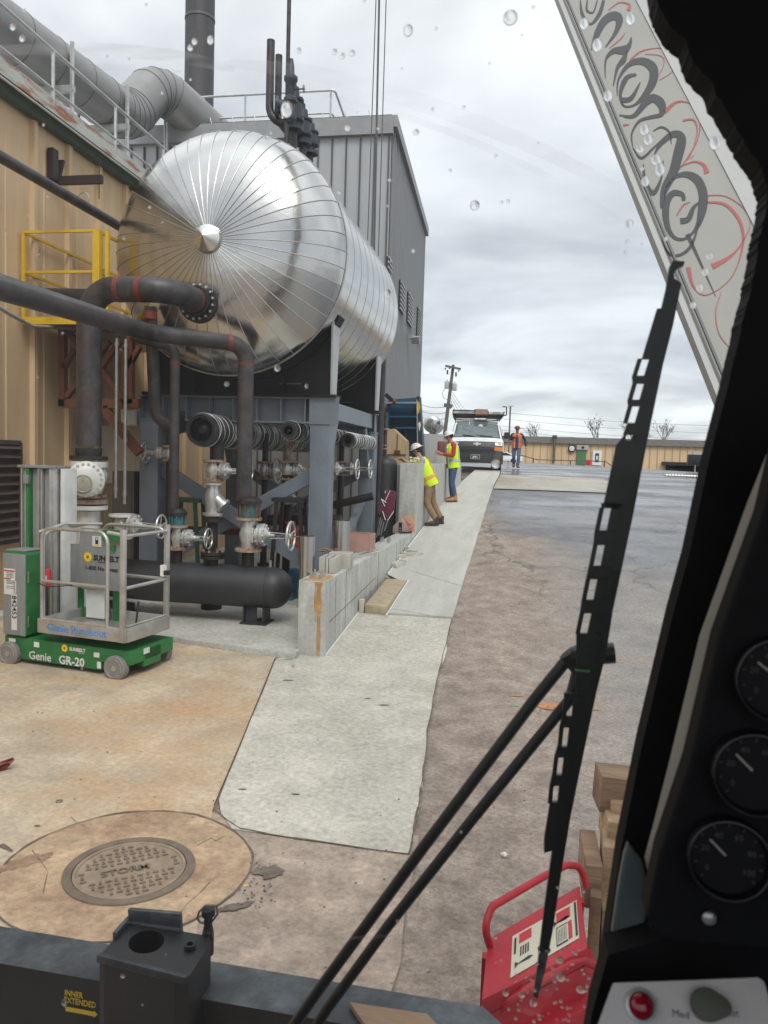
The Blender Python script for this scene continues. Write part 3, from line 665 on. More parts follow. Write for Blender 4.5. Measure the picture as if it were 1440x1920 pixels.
# ================================================================ PIPES
def weld(b, p, d, r, w=.035): d = V(d).normalized(); b.lathe(V(p)-d*w/2, d, [(0, r+.003), (w, r+.003)], 24)
fc = V((nz.x, FY, nz.z)); PR = .158
p1 = thing('large_steam_pipe', 'thick dark pipe bending from the bolted tank flange down to the white check valve', 'pipe', (-5.1, 9.3, 2))
Yp = 9.25
a1p = V((nz.x, Yp, nz.z)); q2 = atY(165, 545, Yp-.05); q2.z = atY(240, 546, Yp).z+.02; a1p.z = nz.z
c1 = atY(240, 546, Yp); 
top = V((atY(167, 700, Yp).x, Yp, c1.z)); bot = atY(167, 836, Yp); bot.x = top.x
pth = fillet([fc-V((0, .03, 0)), V((fc.x, Yp-.12, fc.z+.0)), V((top.x, Yp, top.z+.03)), bot], [.34, .36], 12)
b = MB(); b.tube(pth, PR, 28); b.obj('pipe_run', m_pipe, p1)
b = MB()
for xx in (c1.x-.07, c1.x+.24):
    for i_ in range(len(pth)-1):
        if (pth[i_].x-xx)*(pth[i_+1].x-xx) <= 0 and abs(pth[i_].x-pth[i_+1].x) > .001:
            q_ = pth[i_].lerp(pth[i_+1], (xx-pth[i_].x)/(pth[i_+1].x-pth[i_].x)); weld(b, q_, pth[i_+1]-pth[i_], PR+.001, .075); break
weld(b, V((fc.x, FY-.2, fc.z)), Y_, PR+.001, .06); b.parts('primer_band', m_primer, p1)
b = MB(); b.lathe(fc-V((0, .16, 0)), Y_, [(0, PR+.004), (.10, PR+.03), (.16, PR+.05)], 28); b.lathe(fc-V((0, .05, 0)), Y_, [(0, .268), (.05, .268)], 36); b.obj('flange', m_bf, p1)
MB().bolts(fc-V((0, .05, 0)), (0, -1, 0), .228, 16, .017, .03, ph=.5).parts('flange_bolt', m_bolt, p1)
# upper run going left behind
j1 = atY(205, 557, 10.1)
ph_ = thing('cross_pipe', 'dark horizontal pipe running left behind the thick bend, over the yellow platform', 'pipe', j1)
MB().tube([atY(66, 551, 10.2), atY(200, 553, 10.2)], .083, 16).obj('pipe_run', m_pipe, ph_)
# long pipe from upper left
p2 = thing('long_overhead_pipe', 'long dark pipe coming from the upper left and turning down to the front gate valve', 'pipe', (-3.3, 9.8, 2))
A0, A1, A2 = atY(-60, 520, 5.1), atY(280, 624, 9.0), atY(462, 646, 9.8)
d12 = (A1-A0); R2 = .104
A2v = V((A2.x, 9.8, atY(440, 645, 9.75).z)); dn = V((A2.x, 9.8, atY(466, 938, 9.8).z))
pth = fillet([A0, A1, A2v, dn], [.4, .24], 9)
MB().tube(pth, R2, 22).obj('pipe_run', m_pipe, p2)
b = MB(); weld(b, A1+(A2v-A1)*.02, A2v-A1, R2+.002, .07); weld(b, A1-(A1-A0)*.02, A1-A0, R2+.002, .03); weld(b, A2v-(A2v-A1).normalized()*.24, A2v-A1, R2, .06); weld(b, A2v-Z_*.26, Z_, R2, .03); b.parts('primer_band', m_primer, p2)
dA = (A2v-A1).normalized(); up_ = dA.cross(V((0, 0, 1)).cross(dA)).normalized()
text('A 106/B  SA-53 8  A-C GRB M M 11.27', .045, A1+dA*.12+V((.02, -R2-.001, -.02)), dA, up_, M('stencil_white', (.45, .45, .45), .8), p2, ext=.001)
# pipe 3 down from thick pipe to header
p3 = thing('drop_pipe', 'dark pipe dropping from under the thick bend and elbowing right into the wrapped header', 'pipe', (-4.8, 10, 3))
q0 = V((atY(282, 580, 9.9).x, 9.9, atY(282, 575, 9.9).z)); q1 = V((q0.x, 10.1, atY(282, 795, 10.1).z)); q2_ = V((atY(338, 795, 10.3).x-.02, 10.3, q1.z))
pth = fillet([q0, q1, q2_], [.25], 9); MB().tube(pth, .085, 20).obj('pipe_run', m_pipe, p3)
b = MB(); weld(b, q0-Z_*.12, Z_, .085, .1); weld(b, q1+Z_*.20, Z_, .086, .06); b.parts('primer_band', m_primer, p3)
b = MB(); b.lathe(q2_-V((.05, 0, 0)), X_, [(0, .13), (.05, .13), (.05, .11), (.1, .11)], 24); b.obj('wrapped_stub', m_bf, p3)
# pipe 4
p4 = thing('thin_riser_pipe', 'slim dark riser pipe with a small elbow, left of the long pipe', 'pipe', (-4.3, 9.8, 2))
q0 = atY(250, 632, 9.95); q1 = atY(329, 645, 9.8); q1.z = atY(329, 652, 9.8).z; q2_ = V((q1.x, 9.8, atY(331, 962, 9.8).z))
MB().tube(fillet([q0, q1, q2_], [.16], 8), .066, 18).obj('pipe_run', m_pipe, p4)
b = MB(); weld(b, q1-Z_*.2, Z_, .066, .05); b.parts('primer_band', m_primer, p4)
# pipe along the tan wall
p5 = thing('wall_pipe', 'dark pipe sloping along the tan wall above the yellow platform', 'pipe', (-6.6, 11, 5))
MB().tube([atX(-40, 270, -6.3), atX(240, 434, -6.3)], .072, 14).obj('pipe_run', m_pipe, p5)
b = MB(); q = atX(157, 372, -6.3); b.torus(q, (q-atX(-40, 270, -6.3)), .084, .008, 20, 5); b.obj('pipe_clamp', m_galv, p5)
# thin conduits
for k, (x, y0_, y1_) in enumerate(((219, 634, 934), (236, 636, 945))):
    q0, q1 = atY(x, y0_, 10.4), atY(x, y1_, 10.4); q1.x = q0.x; b = MB(); b.tube([q0, q1], .024, 10)
    for t in (.05, .62, .95): b.lathe(q0.lerp(q1, t), Z_, [(0, .032), (.05, .032)], 10)
    tag(b.obj('conduit', m_galv), ['pale vertical conduit pipe, left one of the two in front of the brown bracing', 'pale vertical conduit pipe, right one of the two in front of the brown bracing'][k], 'conduit', 'vertical conduits')
b = MB(); pc = [atX(-60, 540, -6.5), atX(20, 590, -6.5), atX(62, 612, -6.5), atX(145, 616, -6.5)]; b.tube(fillet(pc, .12), .028, 10); tag(b.obj('conduit', m_galv), 'thin pale conduit bending under the yellow platform against the tan wall', 'conduit')
# ================================================================ BLACK HEADER VESSEL
vs = thing('header_vessel', 'black horizontal cylindrical vessel with rounded end standing on short legs', 'vessel', (-4, 9.8, .12))
VZ = .60; VR = .275; xe = atY(547, 1100, 9.8).x; x0_ = xe-3.05
prof = [(0, 0)]+[(VR*.9*(1-math.cos(a)), VR*math.sin(a)) for a in [PI/2*i/8 for i in range(1, 9)]]
full = prof+[(3.05-t, r_) for t, r_ in prof[::-1]]
MB().lathe((x0_, 9.8, VZ), X_, full, 40, cap=False).obj('shell', m_vess, vs)
MB().lathe((xe-.30, 9.8, VZ), X_, [(0, VR+.003), (.012, VR+.003)], 40, cap=False).obj('weld_seam', m_black, vs)
for xx in (atY(482, 1150, 9.8).x, x0_+.6):
    b = MB(); b.box((xx-.06, 9.72, (VZ-.15+.135)/2), (.17, .012, VZ-.15-.10)); b.box((xx+.13, 9.8, .29), (.014, .3, .32)); b.box((xx-.14, 9.8, .29), (.014, .3, .32)); b.box((xx, 9.8, .132), (.36, .36, .018)); b.obj('leg', m_vess, vs)
def stub(px, r, zt_): x = atY(px, 1000, 9.8).x; MB().cyl((x, 9.8, VZ+VR-.04), (x, 9.8, zt_), r).obj('nozzle', m_bf, vs); return x
z_v1 = atY(465, 1036, 9.8).z
xs1 = stub(466, .082, z_v1); xs2 = stub(333, .066, atY(333, 1032, 9.8).z); xs3 = stub(400, .07, atY(400, 1048, 9.8).z)
MB().cyl((atY(507, 1050, 9.8).x, 9.8, VZ+VR-.02), (atY(507, 1050, 9.8).x, 9.8, VZ+VR+.09), .018).obj('small_nozzle', m_galv, vs)
zb = atY(400, 1040, 9.8).z
b = MB(); b.lathe((xs3, 9.8, zb-.05), Z_, [(0, .165), (.04, .165)], 28); b.lathe((xs3, 9.8, zb), Z_, [(0, .165), (.04, .165), (.045, .1)], 28); bf = b.obj('blind_flange', m_bf, vs)
MB().bolts((xs3, 9.8, zb+.04), Z_, .135, 8, .016, .025).parts('flange_bolt', m_rusty, bf)
# ================================================================ VALVES
def handwheel(parent, c, ax, r, mat=m_silver):
    b = MB(); ax = V(ax).normalized(); b.torus(c, ax, r, r*.085, 30, 8); x, y = frame(ax)
    for k in range(5):
        a = 2*PI*k/5+.3; d = x*math.cos(a)+y*math.sin(a); b.tube([c-ax*r*.12, c+d*r*.5-ax*r*.06, c+d*r], r*.06, 6)
    b.lathe(c-ax*r*.25, ax, [(0, r*.2), (r*.35, r*.2)], 10); return b.obj('handwheel', mat, parent)
def gate_valve(label, c, hb, rf, rb, stem=(1, 0, 0), ls=.42, rw=.16, group='silver valves', name='gate_valve', rf2=None, flm=m_rusty):
    """c body centre, hb half height flange to flange, rf flange radius, rb body radius; ls bonnet-to-wheel length"""
    c = V(c); s_ = V(stem).normalized(); t = thing(name, label, 'valve', c-Z_*hb, group)
    b = MB(); b.lathe(c-Z_*hb, Z_, [(.02, rb*.9), (hb*.5, rb*1.0), (hb, rb*1.28), (hb*1.5, rb*1.0), (2*hb-.02, rb*.9)], 28, cap=False)
    b.lathe(c, s_, [(0, rb*.95), (rb*1.5, rb*.85), (rb*1.5, rb*.85)], 24, cap=False); b.box(c+s_*rb*.2, (rb*1.7, rb*1.9, hb*.9)); b.obj('body', m_silver, t, bevel=.008)
    for z in (-hb, hb-.032):
        f = MB(); f.lathe(c+Z_*z, Z_, [(0, rf), (.032, rf)], 32); fo = f.obj('flange', flm, t)
        bb = MB(); bb.bolts(c+Z_*(z+.032 if z < 0 else z-.02), Z_, rf*.83, 8, rf*.08, .022, ph=.5); bb.parts('flange_bolt', m_rusty, fo)
    p = c+s_*rb*1.45; b = MB(); b.lathe(p, s_, [(0, rf*.86), (.035, rf*.86)], 26); b.lathe(p+s_*.042, s_, [(0, rf*.86), (.035, rf*.86), (.09, rb*.55), (.12, rb*.35)], 26); bo = b.obj('bonnet', m_silver, t)
    b = MB(); b.bolts(p+s_*.077, s_, rf*.73, 10, rf*.085, .028); b.bolts(p-s_*.022, s_, rf*.73, 10, rf*.085, .022); b.parts('bonnet_bolt', m_silver, bo)
    q = p+s_*.14; e_ = p+s_*ls; b = MB(); x, y = frame(s_)
    for sg in (-1, 1): b.beam(q+y*sg*rb*.42, e_-s_*.05+y*sg*rb*.28, .02, .014)
    b.lathe(q-s_*.02, s_, [(0, rb*.5), (.02, rb*.5), (.02, .024), (.1, .024)], 12); b.lathe(e_-s_*.06, s_, [(0, rb*.45), (.03, rb*.45)], 12); b.obj('yoke', m_silver, t)
    MB().tube([q, e_+s_*rw*.55], .010, 8).obj('stem', M('stem_steel', (.2, .2, .2), .35, .9), t)
    handwheel(t, e_, s_, rw); return t
def px_len(px, Yd): return px*Yd/1450*1.02
zc = lambda py, Yd, px=460: atY(px, py, Yd).z
yv = 9.8
v1t, v1b = zc(970, yv), zc(1033, yv)
gate_valve('large silver gate valve low on the right, under the long pipe', (xs1, yv, (v1t+v1b)/2), (v1t-v1b)/2, .178, .098, ls=.44, rw=.19)
v2t, v2b = zc(984, yv, 330), zc(1030, yv, 330)
gate_valve('small silver gate valve under the slim riser pipe, above the black vessel', (xs2, yv, (v2t+v2b)/2), (v2t-v2b)/2, .135, .07, ls=.34, rw=.135)
# spool with long studs above valves
def spool(label, x, y, z0, z1, r, matb, n=12):
    t = thing('bolted_coupling', label, 'coupling', (x, y, z0), 'bolted couplings')
    MB().lathe((x, y, z1-.04), Z_, [(0, r), (.04, r), (.07, r*.8), (.09, r*.62)], 28).obj('flange', m_bf, t)
    MB().cyl((x, y, z0), (x, y, z1-.04), r*.72).obj('core', m_teal, t)
    MB().bolts((x, y, z0), Z_, r*.86, n, .011, z1-z0+.01).parts('stud', matb, t)
z1s = zc(938, yv); spool('ring of rusty and teal studs between the long pipe and the large gate valve', xs1, yv, v1t+.002, z1s, .172, M('stud_rust', (.17, .09, .05), .6, .3, var=.4, sc=30))
spool('ring of teal studs on top of the small silver gate valve', xs2, yv, v2t+.002, zc(960, yv, 330), .125, m_teal, 10)
# big white check valve, left
cv = thing('check_valve', 'big white swing check valve with a round bolted cover, standing left behind the lift', 'valve', (top.x, Yp, .2))
xc = top.x; vx = xc
m_wv = M('white_valve_paint', (.62, .62, .59), .45, .1, var=.1, sc=8, col2=(.45, .40, .33), thr=(.6, .75))
zt_ = zc(852, Yp, 167); z2 = zc(868, Yp, 167)
b = MB(); b.lathe((vx, Yp, zt_-.02), Z_, [(-.05, .235), (0, .235), (0, .16), (.1, PR+.01)], 36); b.obj('upper_flange', m_bf, cv)
b = MB(); b.lathe((vx, Yp, z2-.055), Z_, [(0, .24), (.075, .24)], 36); b.lathe((vx, Yp, zc(925, Yp, 167)), Z_, [(0, .16), (.1, .2), (.25, .235), (.40, .18), (z2-zc(925, Yp, 167), .16)], 32, cap=False); b.obj('body', m_wv, cv)
cd_ = V((.42, -.9, 0)).normalized(); cu_ = V((-cd_.y, cd_.x, 0)); bc_ = V((vx, Yp, zc(897, Yp, 167))); fc2 = bc_+cd_*.31
b = MB(); b.lathe(fc2-cd_*.34, cd_, [(0, .2), (.24, .2), (.24, .228), (.31, .228)], 36); b.lathe(fc2-cd_*.022, cd_, [(0, .228), (.03, .225), (.05, .15), (.06, .13)], 40); bon = b.obj('cover', m_wv, cv)
MB().bolts(fc2+cd_*.005, cd_, .188, 18, .019, .022, 8).parts('cover_bolt', M('dull_white_bolts', (.42, .42, .40), .5, .2), bon)
hc_ = fc2+cd_*.035-Z_*.055-cu_*.03
b = MB(); b.torus(hc_, cd_, .105, .013, 30, 8); b.lathe(hc_, cd_, [(0, .095), (.01, .092), (.018, .06), (.02, 0)], 28); b.tube([hc_+Z_*.10+cd_*.02, hc_+Z_*.06+cd_*.03, hc_+Z_*.03+cd_*.02], .009, 6); b.obj('hub', M('beige_valve', (.33, .31, .24), .5), cv)
for z_, mm_ in ((zc(936, Yp, 167), m_rusty), (zc(947, Yp, 167), m_wv)): MB().lathe((vx, Yp, z_-.055), Z_, [(0, .24), (.055, .24)], 36).obj('lower_flange', mm_, cv)
b = MB(); b.bolts((vx, Yp, z2-.08), Z_, .205, 14, .016, .025); b.bolts((vx, Yp, zc(932, Yp, 167)), Z_, .205, 14, .018, .03); b.parts('flange_bolt', m_rusty, cv)
zlow = zc(950, Yp, 167)
b = MB(); b.lathe((vx, Yp, .14), Z_, [(0, .14), (zlow-.19, .15), (zlow-.19, .15)], 28); b.lathe((vx, Yp, .14), Z_, [(0, .24), (.04, .24)], 28); b.obj('lower_pipe', m_wv, cv)
gate_valve('white gate valve beside the check valve, behind the lift basket', (vx+.42, Yp+.1, zc(985, Yp, 220)), .14, .17, .09, ls=.42, rw=.15, flm=m_wv)
# strainer assembly under big wrapped header
ys_ = 10.5
xa = atY(400, 885, ys_).x
gate_valve('silver gate valve under the open wrapped pipe, right of the slim riser', (xa, ys_, (zc(862, ys_, 400)+zc(902, ys_, 400))/2), (zc(862, ys_, 400)-zc(902, ys_, 400))/2, .142, .085, ls=.42, rw=.135)
def strainer(label, x, y, z1, z0, s=1.):
    t = thing('strainer', label, 'strainer', (x, y, z0), 'y strainers')
    L_ = z1-z0
    MB().lathe((x, y, z0), Z_, [(0, .145*s), (.035, .145*s), (.036, .09*s), (L_*.3, .095*s), (L_*.6, .115*s), (L_*.8, .095*s), (L_-.03, .09*s), (L_-.03, .145*s), (L_, .145*s)], 28, cap=True).obj('body', m_silver, t)
    d = V((.75, 0, -.66)).normalized(); p = V((x, y, z0+L_*.62)); MB().lathe(p, d, [(0, .085*s), (.2*s, .085*s), (.2*s, .11*s), (.24*s, .11*s)], 20).obj('basket_leg', m_silver, t)
    return t
strainer('silver y strainer below the gate valve in the middle of the pipework', xa, ys_, zc(904, ys_, 400)-.01, zc(966, ys_, 400))
b = MB(); b.lathe((xa, ys_, zc(972, ys_, 400)-.02), Z_, [(-.03, .145), (.03, .145)], 24); b.cyl((xa, ys_, .5), (xa, ys_, zc(972, ys_, 400)), .075); b.lathe((xa, ys_, .12), Z_, [(0, .15), (.4, .15)], 20); tag(b.obj('flexible_riser', m_bf), 'dark short riser under the middle y strainer', 'pipe')
# wrapped headers
m_wrap = M('black_insulation', (.035, .037, .04), .6, var=.5, sc=9, col2=(.11, .115, .12), thr=(.48, .62))
def wrapped(name, label, px, py, Yd, r, length, ri, seed):
    c = atY(px, py, Yd); t = thing(name, label, 'pipe', c, 'wire wrapped pipes')
    b = MB(); b.lathe(c, Y_, [(0, ri), (0, r*.96), (.04, r), (length, r)], 36, cap=False); b.obj('insulation', m_wrap, t)
    b = MB(); b.lathe(c, Y_, [(.02, 0), (.02, ri*.25), (.12, ri*.9), (.12, ri+.005)], 30, cap=False); b.lathe(c+Y_*-.015, Y_, [(0, ri), (0, ri+.035), (.05, ri+.035)], 30, cap=False); b.obj('end_cap', m_black, t)
    rn = random.Random(seed); b = MB()
    y = .1
    while y < length-.1:
        tilt = rn.uniform(-.25, .25); tx = rn.uniform(-.25, .25); P = []
        for k in range(26): a = 2*PI*k/26; P.append(c+V((math.cos(a)*(r+.006), y+tilt*r*math.sin(a)+tx*r*math.cos(a), math.sin(a)*(r+.006))))
        b.tube(P, .005, 4, closed=True); y += rn.choice([.025, .03, .05, .14, .2])
    b.obj('wire_wrapping', m_wire, t); return c
wc = wrapped('wrapped_header', 'large open ended black pipe wrapped in loops of bright wire under the platform', 377, 806, 10.3, .235, 6.2, .17, 3)
w2 = wrapped('wrapped_pipe', 'smaller black pipe wrapped in wire, right of the large one', 541, 807, 10.9, .14, 4.6, .07, 5)
w3 = wrapped('wrapped_pipe', 'small wire wrapped black pipe furthest right, behind the front post', 652, 825, 12.4, .12, 2.0, .06, 8)
w4 = wrapped('wrapped_pipe', 'wire wrapped black pipe beside the dropping pipe, left of the large open one', 336, 790, 11.1, .16, 3.0, .08, 9)
b = MB(); b.cyl((wc.x+.12, 10.6, wc.z-.2), (wc.x+.12, 10.6, zc(862, ys_, 400)), .10); tag(b.obj('short_drop_pipe', m_bf), 'short black pipe between the large wrapped header and the silver valve below', 'pipe')
# second group of valves further back
y4 = 11.6; x4 = atY(540, 880, y4).x
gate_valve('silver gate valve with its handwheel in front of the front grey post', (x4, y4, zc(882, y4, 540)), .15, .15, .08, ls=.46, rw=.15)
b = MB(); b.cyl((x4, y4, zc(868, y4, 540)), (x4, y4, zc(815, y4, 540)), .055); tag(b.obj('short_drop_pipe', m_rusty), 'rusty short pipe rising from the silver valve to the smaller wrapped pipe', 'pipe')
spool('rusty studded coupling beneath the silver valve at the front post', x4, y4, zc(915, y4, 540), zc(896, y4, 540), .12, m_rusty, 8)
strainer('silver y strainer with a beige hose beside the front post', x4, y4, zc(915, y4, 540)-.003, zc(945, y4, 540), .8)
b = MB(); b.cyl((x4, y4, .13), (x4, y4, zc(946, y4, 540)), .06); b.lathe((x4, y4, zc(950, y4, 540)-.06), Z_, [(0, .12), (.04, .12)], 20); b.lathe((x4, y4, zc(975, y4, 540)-.06), Z_, [(0, .12), (.04, .12)], 20); tag(b.obj('riser_pipe', m_bf), 'black flanged riser under the strainer beside the front post', 'pipe')
for k, (px, py, Yd, lab, hb) in enumerate(((497, 882, 12.4, 'silver gate valve half hidden behind the long vertical pipe', .15), (612, 878, 12.6, 'silver gate valve whose handwheel shows just right of the front grey post', .13), (640, 878, 13.6, 'silver gate valve furthest right with its handwheel near the rear post', .13))):
    q = atY(px, py, Yd); gate_valve(lab, q, hb, .14, .075, ls=.42 if k else .1, rw=.16 if k else .2)
    b = MB(); b.cyl((q.x, q.y, q.z+hb), (q.x, q.y, 2.72), .05); b.cyl((q.x, q.y, .12), (q.x, q.y, q.z-hb), .055)
    for zz in (.5, .9): b.lathe((q.x, q.y, zz), Z_, [(0, .1), (.05, .1)], 14)
    tag(b.obj('riser_pipe', m_bf), ['black riser through the half hidden valve', 'black riser through the valve right of the front post', 'black riser through the furthest right valve'][k], 'pipe')
# left small valve with handwheel facing left
y5 = 10.9; q = atY(318, 850, y5); gate_valve('small silver valve with its handwheel pointing left, behind the slim riser', q, .12, .11, .065, stem=(-1, 0, 0), ls=.30, rw=.15)
b = MB(); b.cyl((q.x, q.y, .12), (q.x, q.y, q.z-.12), .05); b.cyl((q.x, q.y, q.z+.12), (q.x, q.y, 2.6), .05)
for zz in (.9, 1.3): b.lathe((q.x, q.y, zz), Z_, [(0, .09), (.1, .09)], 14)
tag(b.obj('riser_pipe', m_bf), 'dark riser through the small left facing valve', 'pipe')
# ground level clutter under the tank: pipes, green stands, blue pumps
rn = random.Random(3)
cl_l = ['low black pipe lying across the pad under the tank', 'second low black pipe crossing under the tank, higher one', 'rusty low pipe under the tank beside the pumps']
for k, (p, q, r_) in enumerate(((atY(430, 975, 12.5), atY(640, 975, 12.5), .09), (atY(560, 962, 13.4), atY(700, 930, 13.4), .07), (atY(300, 990, 12.9), atY(600, 1005, 12.9), .06))):
    tag(MB().tube([p, q], r_, 14).obj('ground_pipe', m_bf if k < 2 else m_primer), cl_l[k], 'pipe')
for k, (px, py) in enumerate(((215, 1045), (520, 1045), (300, 1040), (405, 1018))):
    q = atY(px, py, 11.6); t = thing('pump', ['teal pump behind the lift basket', 'teal pump behind the large gate valve', 'teal pump left of the blind flange', 'teal pump behind the blind flange'][k], 'pump', (q.x, q.y, .12), 'teal pumps')
    m_pump = M('teal_pump', (.02, .13, .19), .45, var=.2, sc=9)
    b = MB(); b.lathe((q.x-.25, q.y, .42), X_, [(0, .08), (.04, .14), (.36, .14), (.40, .1), (.48, .1)], 20); b.lathe((q.x+.22, q.y, .42), X_, [(0, .19), (.1, .19), (.13, .1)], 20); b.obj('casing', m_pump, t)
    b = MB(); b.box((q.x, q.y, .2), (.6, .3, .16)); b.box((q.x, q.y, .30), (.2, .16, .1)); b.obj('base', m_pump, t)
for k, px in enumerate((352, 545)):
    q = atY(px, 985, 11.2); b = MB(); m_gr = M('dark_green_steel', (.015, .07, .04), .5)
    zt2 = zc(937, 11.2, px)
    for sx in (-.22, .22):
        for sy in (-.15, .15): b.beam((q.x+sx*1.25, 11.2+sy, .12), (q.x+sx*.8, 11.2+sy, zt2), .05, .05)
    b.box((q.x, 11.2, zt2), (.5, .38, .06)); b.beam((q.x-.24, 11.03, .5), (q.x+.24, 11.03, .5), .04, .04)
    tag(b.obj('pipe_stand', m_gr if k == 0 else m_bf), ['dark green pipe stand behind the slim riser', 'black pipe stand beside the front post'][k], 'stand')
b = MB(); q = atY(545, 820+0, 11.3); q = atY(545, 1003, 11.4)
for k in range(5): b.tube(fillet([q+V((rn.uniform(-.1, .1), 0, .2)), q+V((rn.uniform(-.2, .2), .05, 0)), q+V((rn.uniform(-.1, .3), .02, -.25))], .08), .012, 6)
tag(b.obj('lifting_sling', M('orange_strap', (.6, .08, .03), .7)), 'tangled orange red strap hanging behind the large gate valve', 'strap')
b = MB(); q = atY(573, 885, 12.0)
for k in range(7): b.ell(q+V((rn.uniform(-.1, .12), rn.uniform(-.05, .05), rn.uniform(-.06, .08))), (.05, .04, .03), 8, 5)
tag(b.obj('tape_bundle', M('yellow_tape', (.75, .62, .05), .5)), 'crumpled yellow tape on the pipework beside the front post', 'tape')
# ================================================================ PLATFORM
pf = thing('steel_platform', 'grey painted steel frame of posts, beams and braces carrying the tank', 'steel frame', (-4, 12.8, .12))
BX0, BX1 = -5.74, -2.74; FY0, FY1 = 11.18, 14.72; bh = .38
def sp(b, p, q, name): pass
b = MB(); zb_ = BT-bh/2
b.ibeam((BX0, FY0, zb_), (BX1, FY0, zb_), .34, bh, .024)
for i in range(9): b.box((BX0+.02+(BX1-BX0-.04)*i/8, FY0-.09, zb_), (.014, .155, bh-.05))
b.box((BX1-.10, FY0-.172, zb_), (.44, .014, bh+.012)); b.obj('beam', m_steel_grey, pf)
b = MB(); b.ibeam((BX0, FY1, zb_), (BX1, FY1, zb_), .34, bh, .024)
for i in range(9): b.box((BX0+.02+(BX1-BX0-.04)*i/8, FY1-.09, zb_), (.014, .155, bh-.05))
b.obj('beam', m_steel_grey, pf)
for x in (BX0+.16, BX1-.16):
    b = MB(); b.beam((x, FY0+.17, zb_+.03), (x, FY1-.17, zb_+.03), .2, .26, Z_); b.obj('side_beam', m_steel_grey, pf)
    for y in (FY0, FY1):
        b = MB(); b.rbox((x, y, (BT-bh+.14)/2), (.30, .32, BT-bh-.14), .012); b.box((x, y, .15), (.5, .5, .03)); b.obj('post', m_steel_grey, pf)
        s_ = 1 if y == FY0 else -1
        b = MB(); b.beam((x+.0, y+s_*.62, zb_-.1), (x, y+s_*.17, zb_-.95), .14, .16); b.obj('knee_brace', m_steel_grey, pf)
for y in (FY0, FY1):
    b = MB(); b.beam((BX0+.3, y+.03, 2.1), (BX1-.3, y+.03, .72), .1, .2, Z_); b.obj('diagonal_brace', m_steel_grey, pf)
    b = MB(); b.beam((BX1-.3, y+.14, 2.1), (BX0+.3, y+.14, .72), .1, .2, Z_); b.obj('diagonal_brace', m_steel_grey, pf)
b = MB(); b.beam((BX1-.16, FY0+.5, .35), (BX1-.16, FY1-.4, 1.6), .1, .14, Z_); b.obj('diagonal_brace', m_steel_grey, pf)
# ================================================================ RELIEF VALVES AND STACKS ON THE TANK
m_rv = M('dark_blue_grey_iron', (.05, .06, .075), .5, .2, var=.3, sc=10)
def on_tank(px, Yd): p = atY(px, 250, Yd); return V((p.x, Yd, TZ+math.sqrt(max(.01, TR**2-(p.x-TX)**2))))
for k, (px, Yd, py1, py0, r_, lab) in enumerate(((550, 13.0, 150, 245, .16, 'nearest and tallest dark relief valve on top of the tank'), (568, 13.7, 195, 272, .15, 'middle dark relief valve on top of the tank'), (582, 14.4, 222, 290, .15, 'rightmost dark relief valve on top of the tank'))):
    base = on_tank(px, Yd); zt2, zb2 = atY(px, py1, Yd).z, atY(px, py0, Yd).z; Lv = zt2-zb2
    t = thing('relief_valve', lab, 'valve', base, 'relief valves on the tank')
    MB().cyl(base-Z_*.05, V((base.x, Yd, zb2+.02)), .065).obj('inlet_pipe', m_pipe, t)
    MB().lathe((base.x, Yd, zb2), Z_, [(0, r_), (.05, r_), (.05, r_*.7), (.12, r_*.72), (.16, r_*1.08), (.22, r_*1.08), (.24, r_*.9), (Lv*.55, r_*.85), (Lv*.55+.02, r_*1.05), (Lv*.62, r_*1.05), (Lv*.66, r_*.6), (Lv*.85, r_*.5), (Lv*.87, r_*.25), (Lv, r_*.22)], 24).obj('body', m_rv, t)
    b = MB(); b.lathe((base.x-.05, Yd-.02, zb2+Lv*.45), (-1, -.3, 0), [(0, r_*.7), (.2, r_*.7), (.2, r_), (.25, r_)], 18); b.obj('outlet', m_rv, t)
    b = MB(); b.bolts((base.x, Yd, zb2+.05), Z_, r_*.85, 8, .014, .03); b.bolts((base.x, Yd, zb2+Lv*.62), Z_, r_*.85, 8, .014, .03); b.parts('flange_bolt', m_rv, t)
for k, (px, pt, Yd, lab) in enumerate(((508, 76, 13.0, 'taller left vent pipe with a bent foot above the tank'), (523, 104, 13.5, 'shorter vent pipe just right of the tallest one above the tank'))):
    a_ = atY(px, pt, Yd); base = atY(545, 235+20*k, Yd); b = MB(); b.tube(fillet([a_, V((a_.x+.0, Yd, atY(px, 225, Yd).z)), base], .3), .062+.006*(1-k), 16); 
    t = thing('vent_pipe', lab, 'pipe', base, 'vent pipes above the tank'); b.obj('pipe_run', m_pipe, t); MB().lathe(base, V((-.5, 0, .3)), [(0, .13), (.05, .13)], 18).obj('flange', m_rv, t)
a_ = atY(538, -60, 12.4); bb = on_tank(537, 12.4); t = thing('tall_vent_pipe', 'very tall thin dark pipe rising out of the picture from the top of the tank', 'pipe', bb)
MB().tube([bb-Z_*.05, V((bb.x, 12.4, a_.z+2.0))], .034, 12).obj('pipe_run', m_pipe, t)
b = MB(); zz = atY(540, 200, 12.4).z
b.lathe((bb.x+.05, 12.42, zz-.25), Z_, [(0, .06), (.05, .1), (.12, .1), (.15, .07), (.3, .07), (.33, .11), (.38, .11), (.42, .07), (.62, .08), (.66, .11), (.72, .11), (.75, .06), (.9, .05), (1.0, .03)], 18); b.obj('control_valve', m_rv, t)
handwheel(t, V((bb.x+.27, 12.42, atY(560, 166, 12.4).z)), X_, .055, m_rv); MB().tube([(bb.x+.05, 12.42, atY(560, 166, 12.4).z), (bb.x+.25, 12.42, atY(560, 166, 12.4).z)], .012, 6).obj('stem', m_rv, t)
b = MB(); q = atY(320, 225, 17.8)
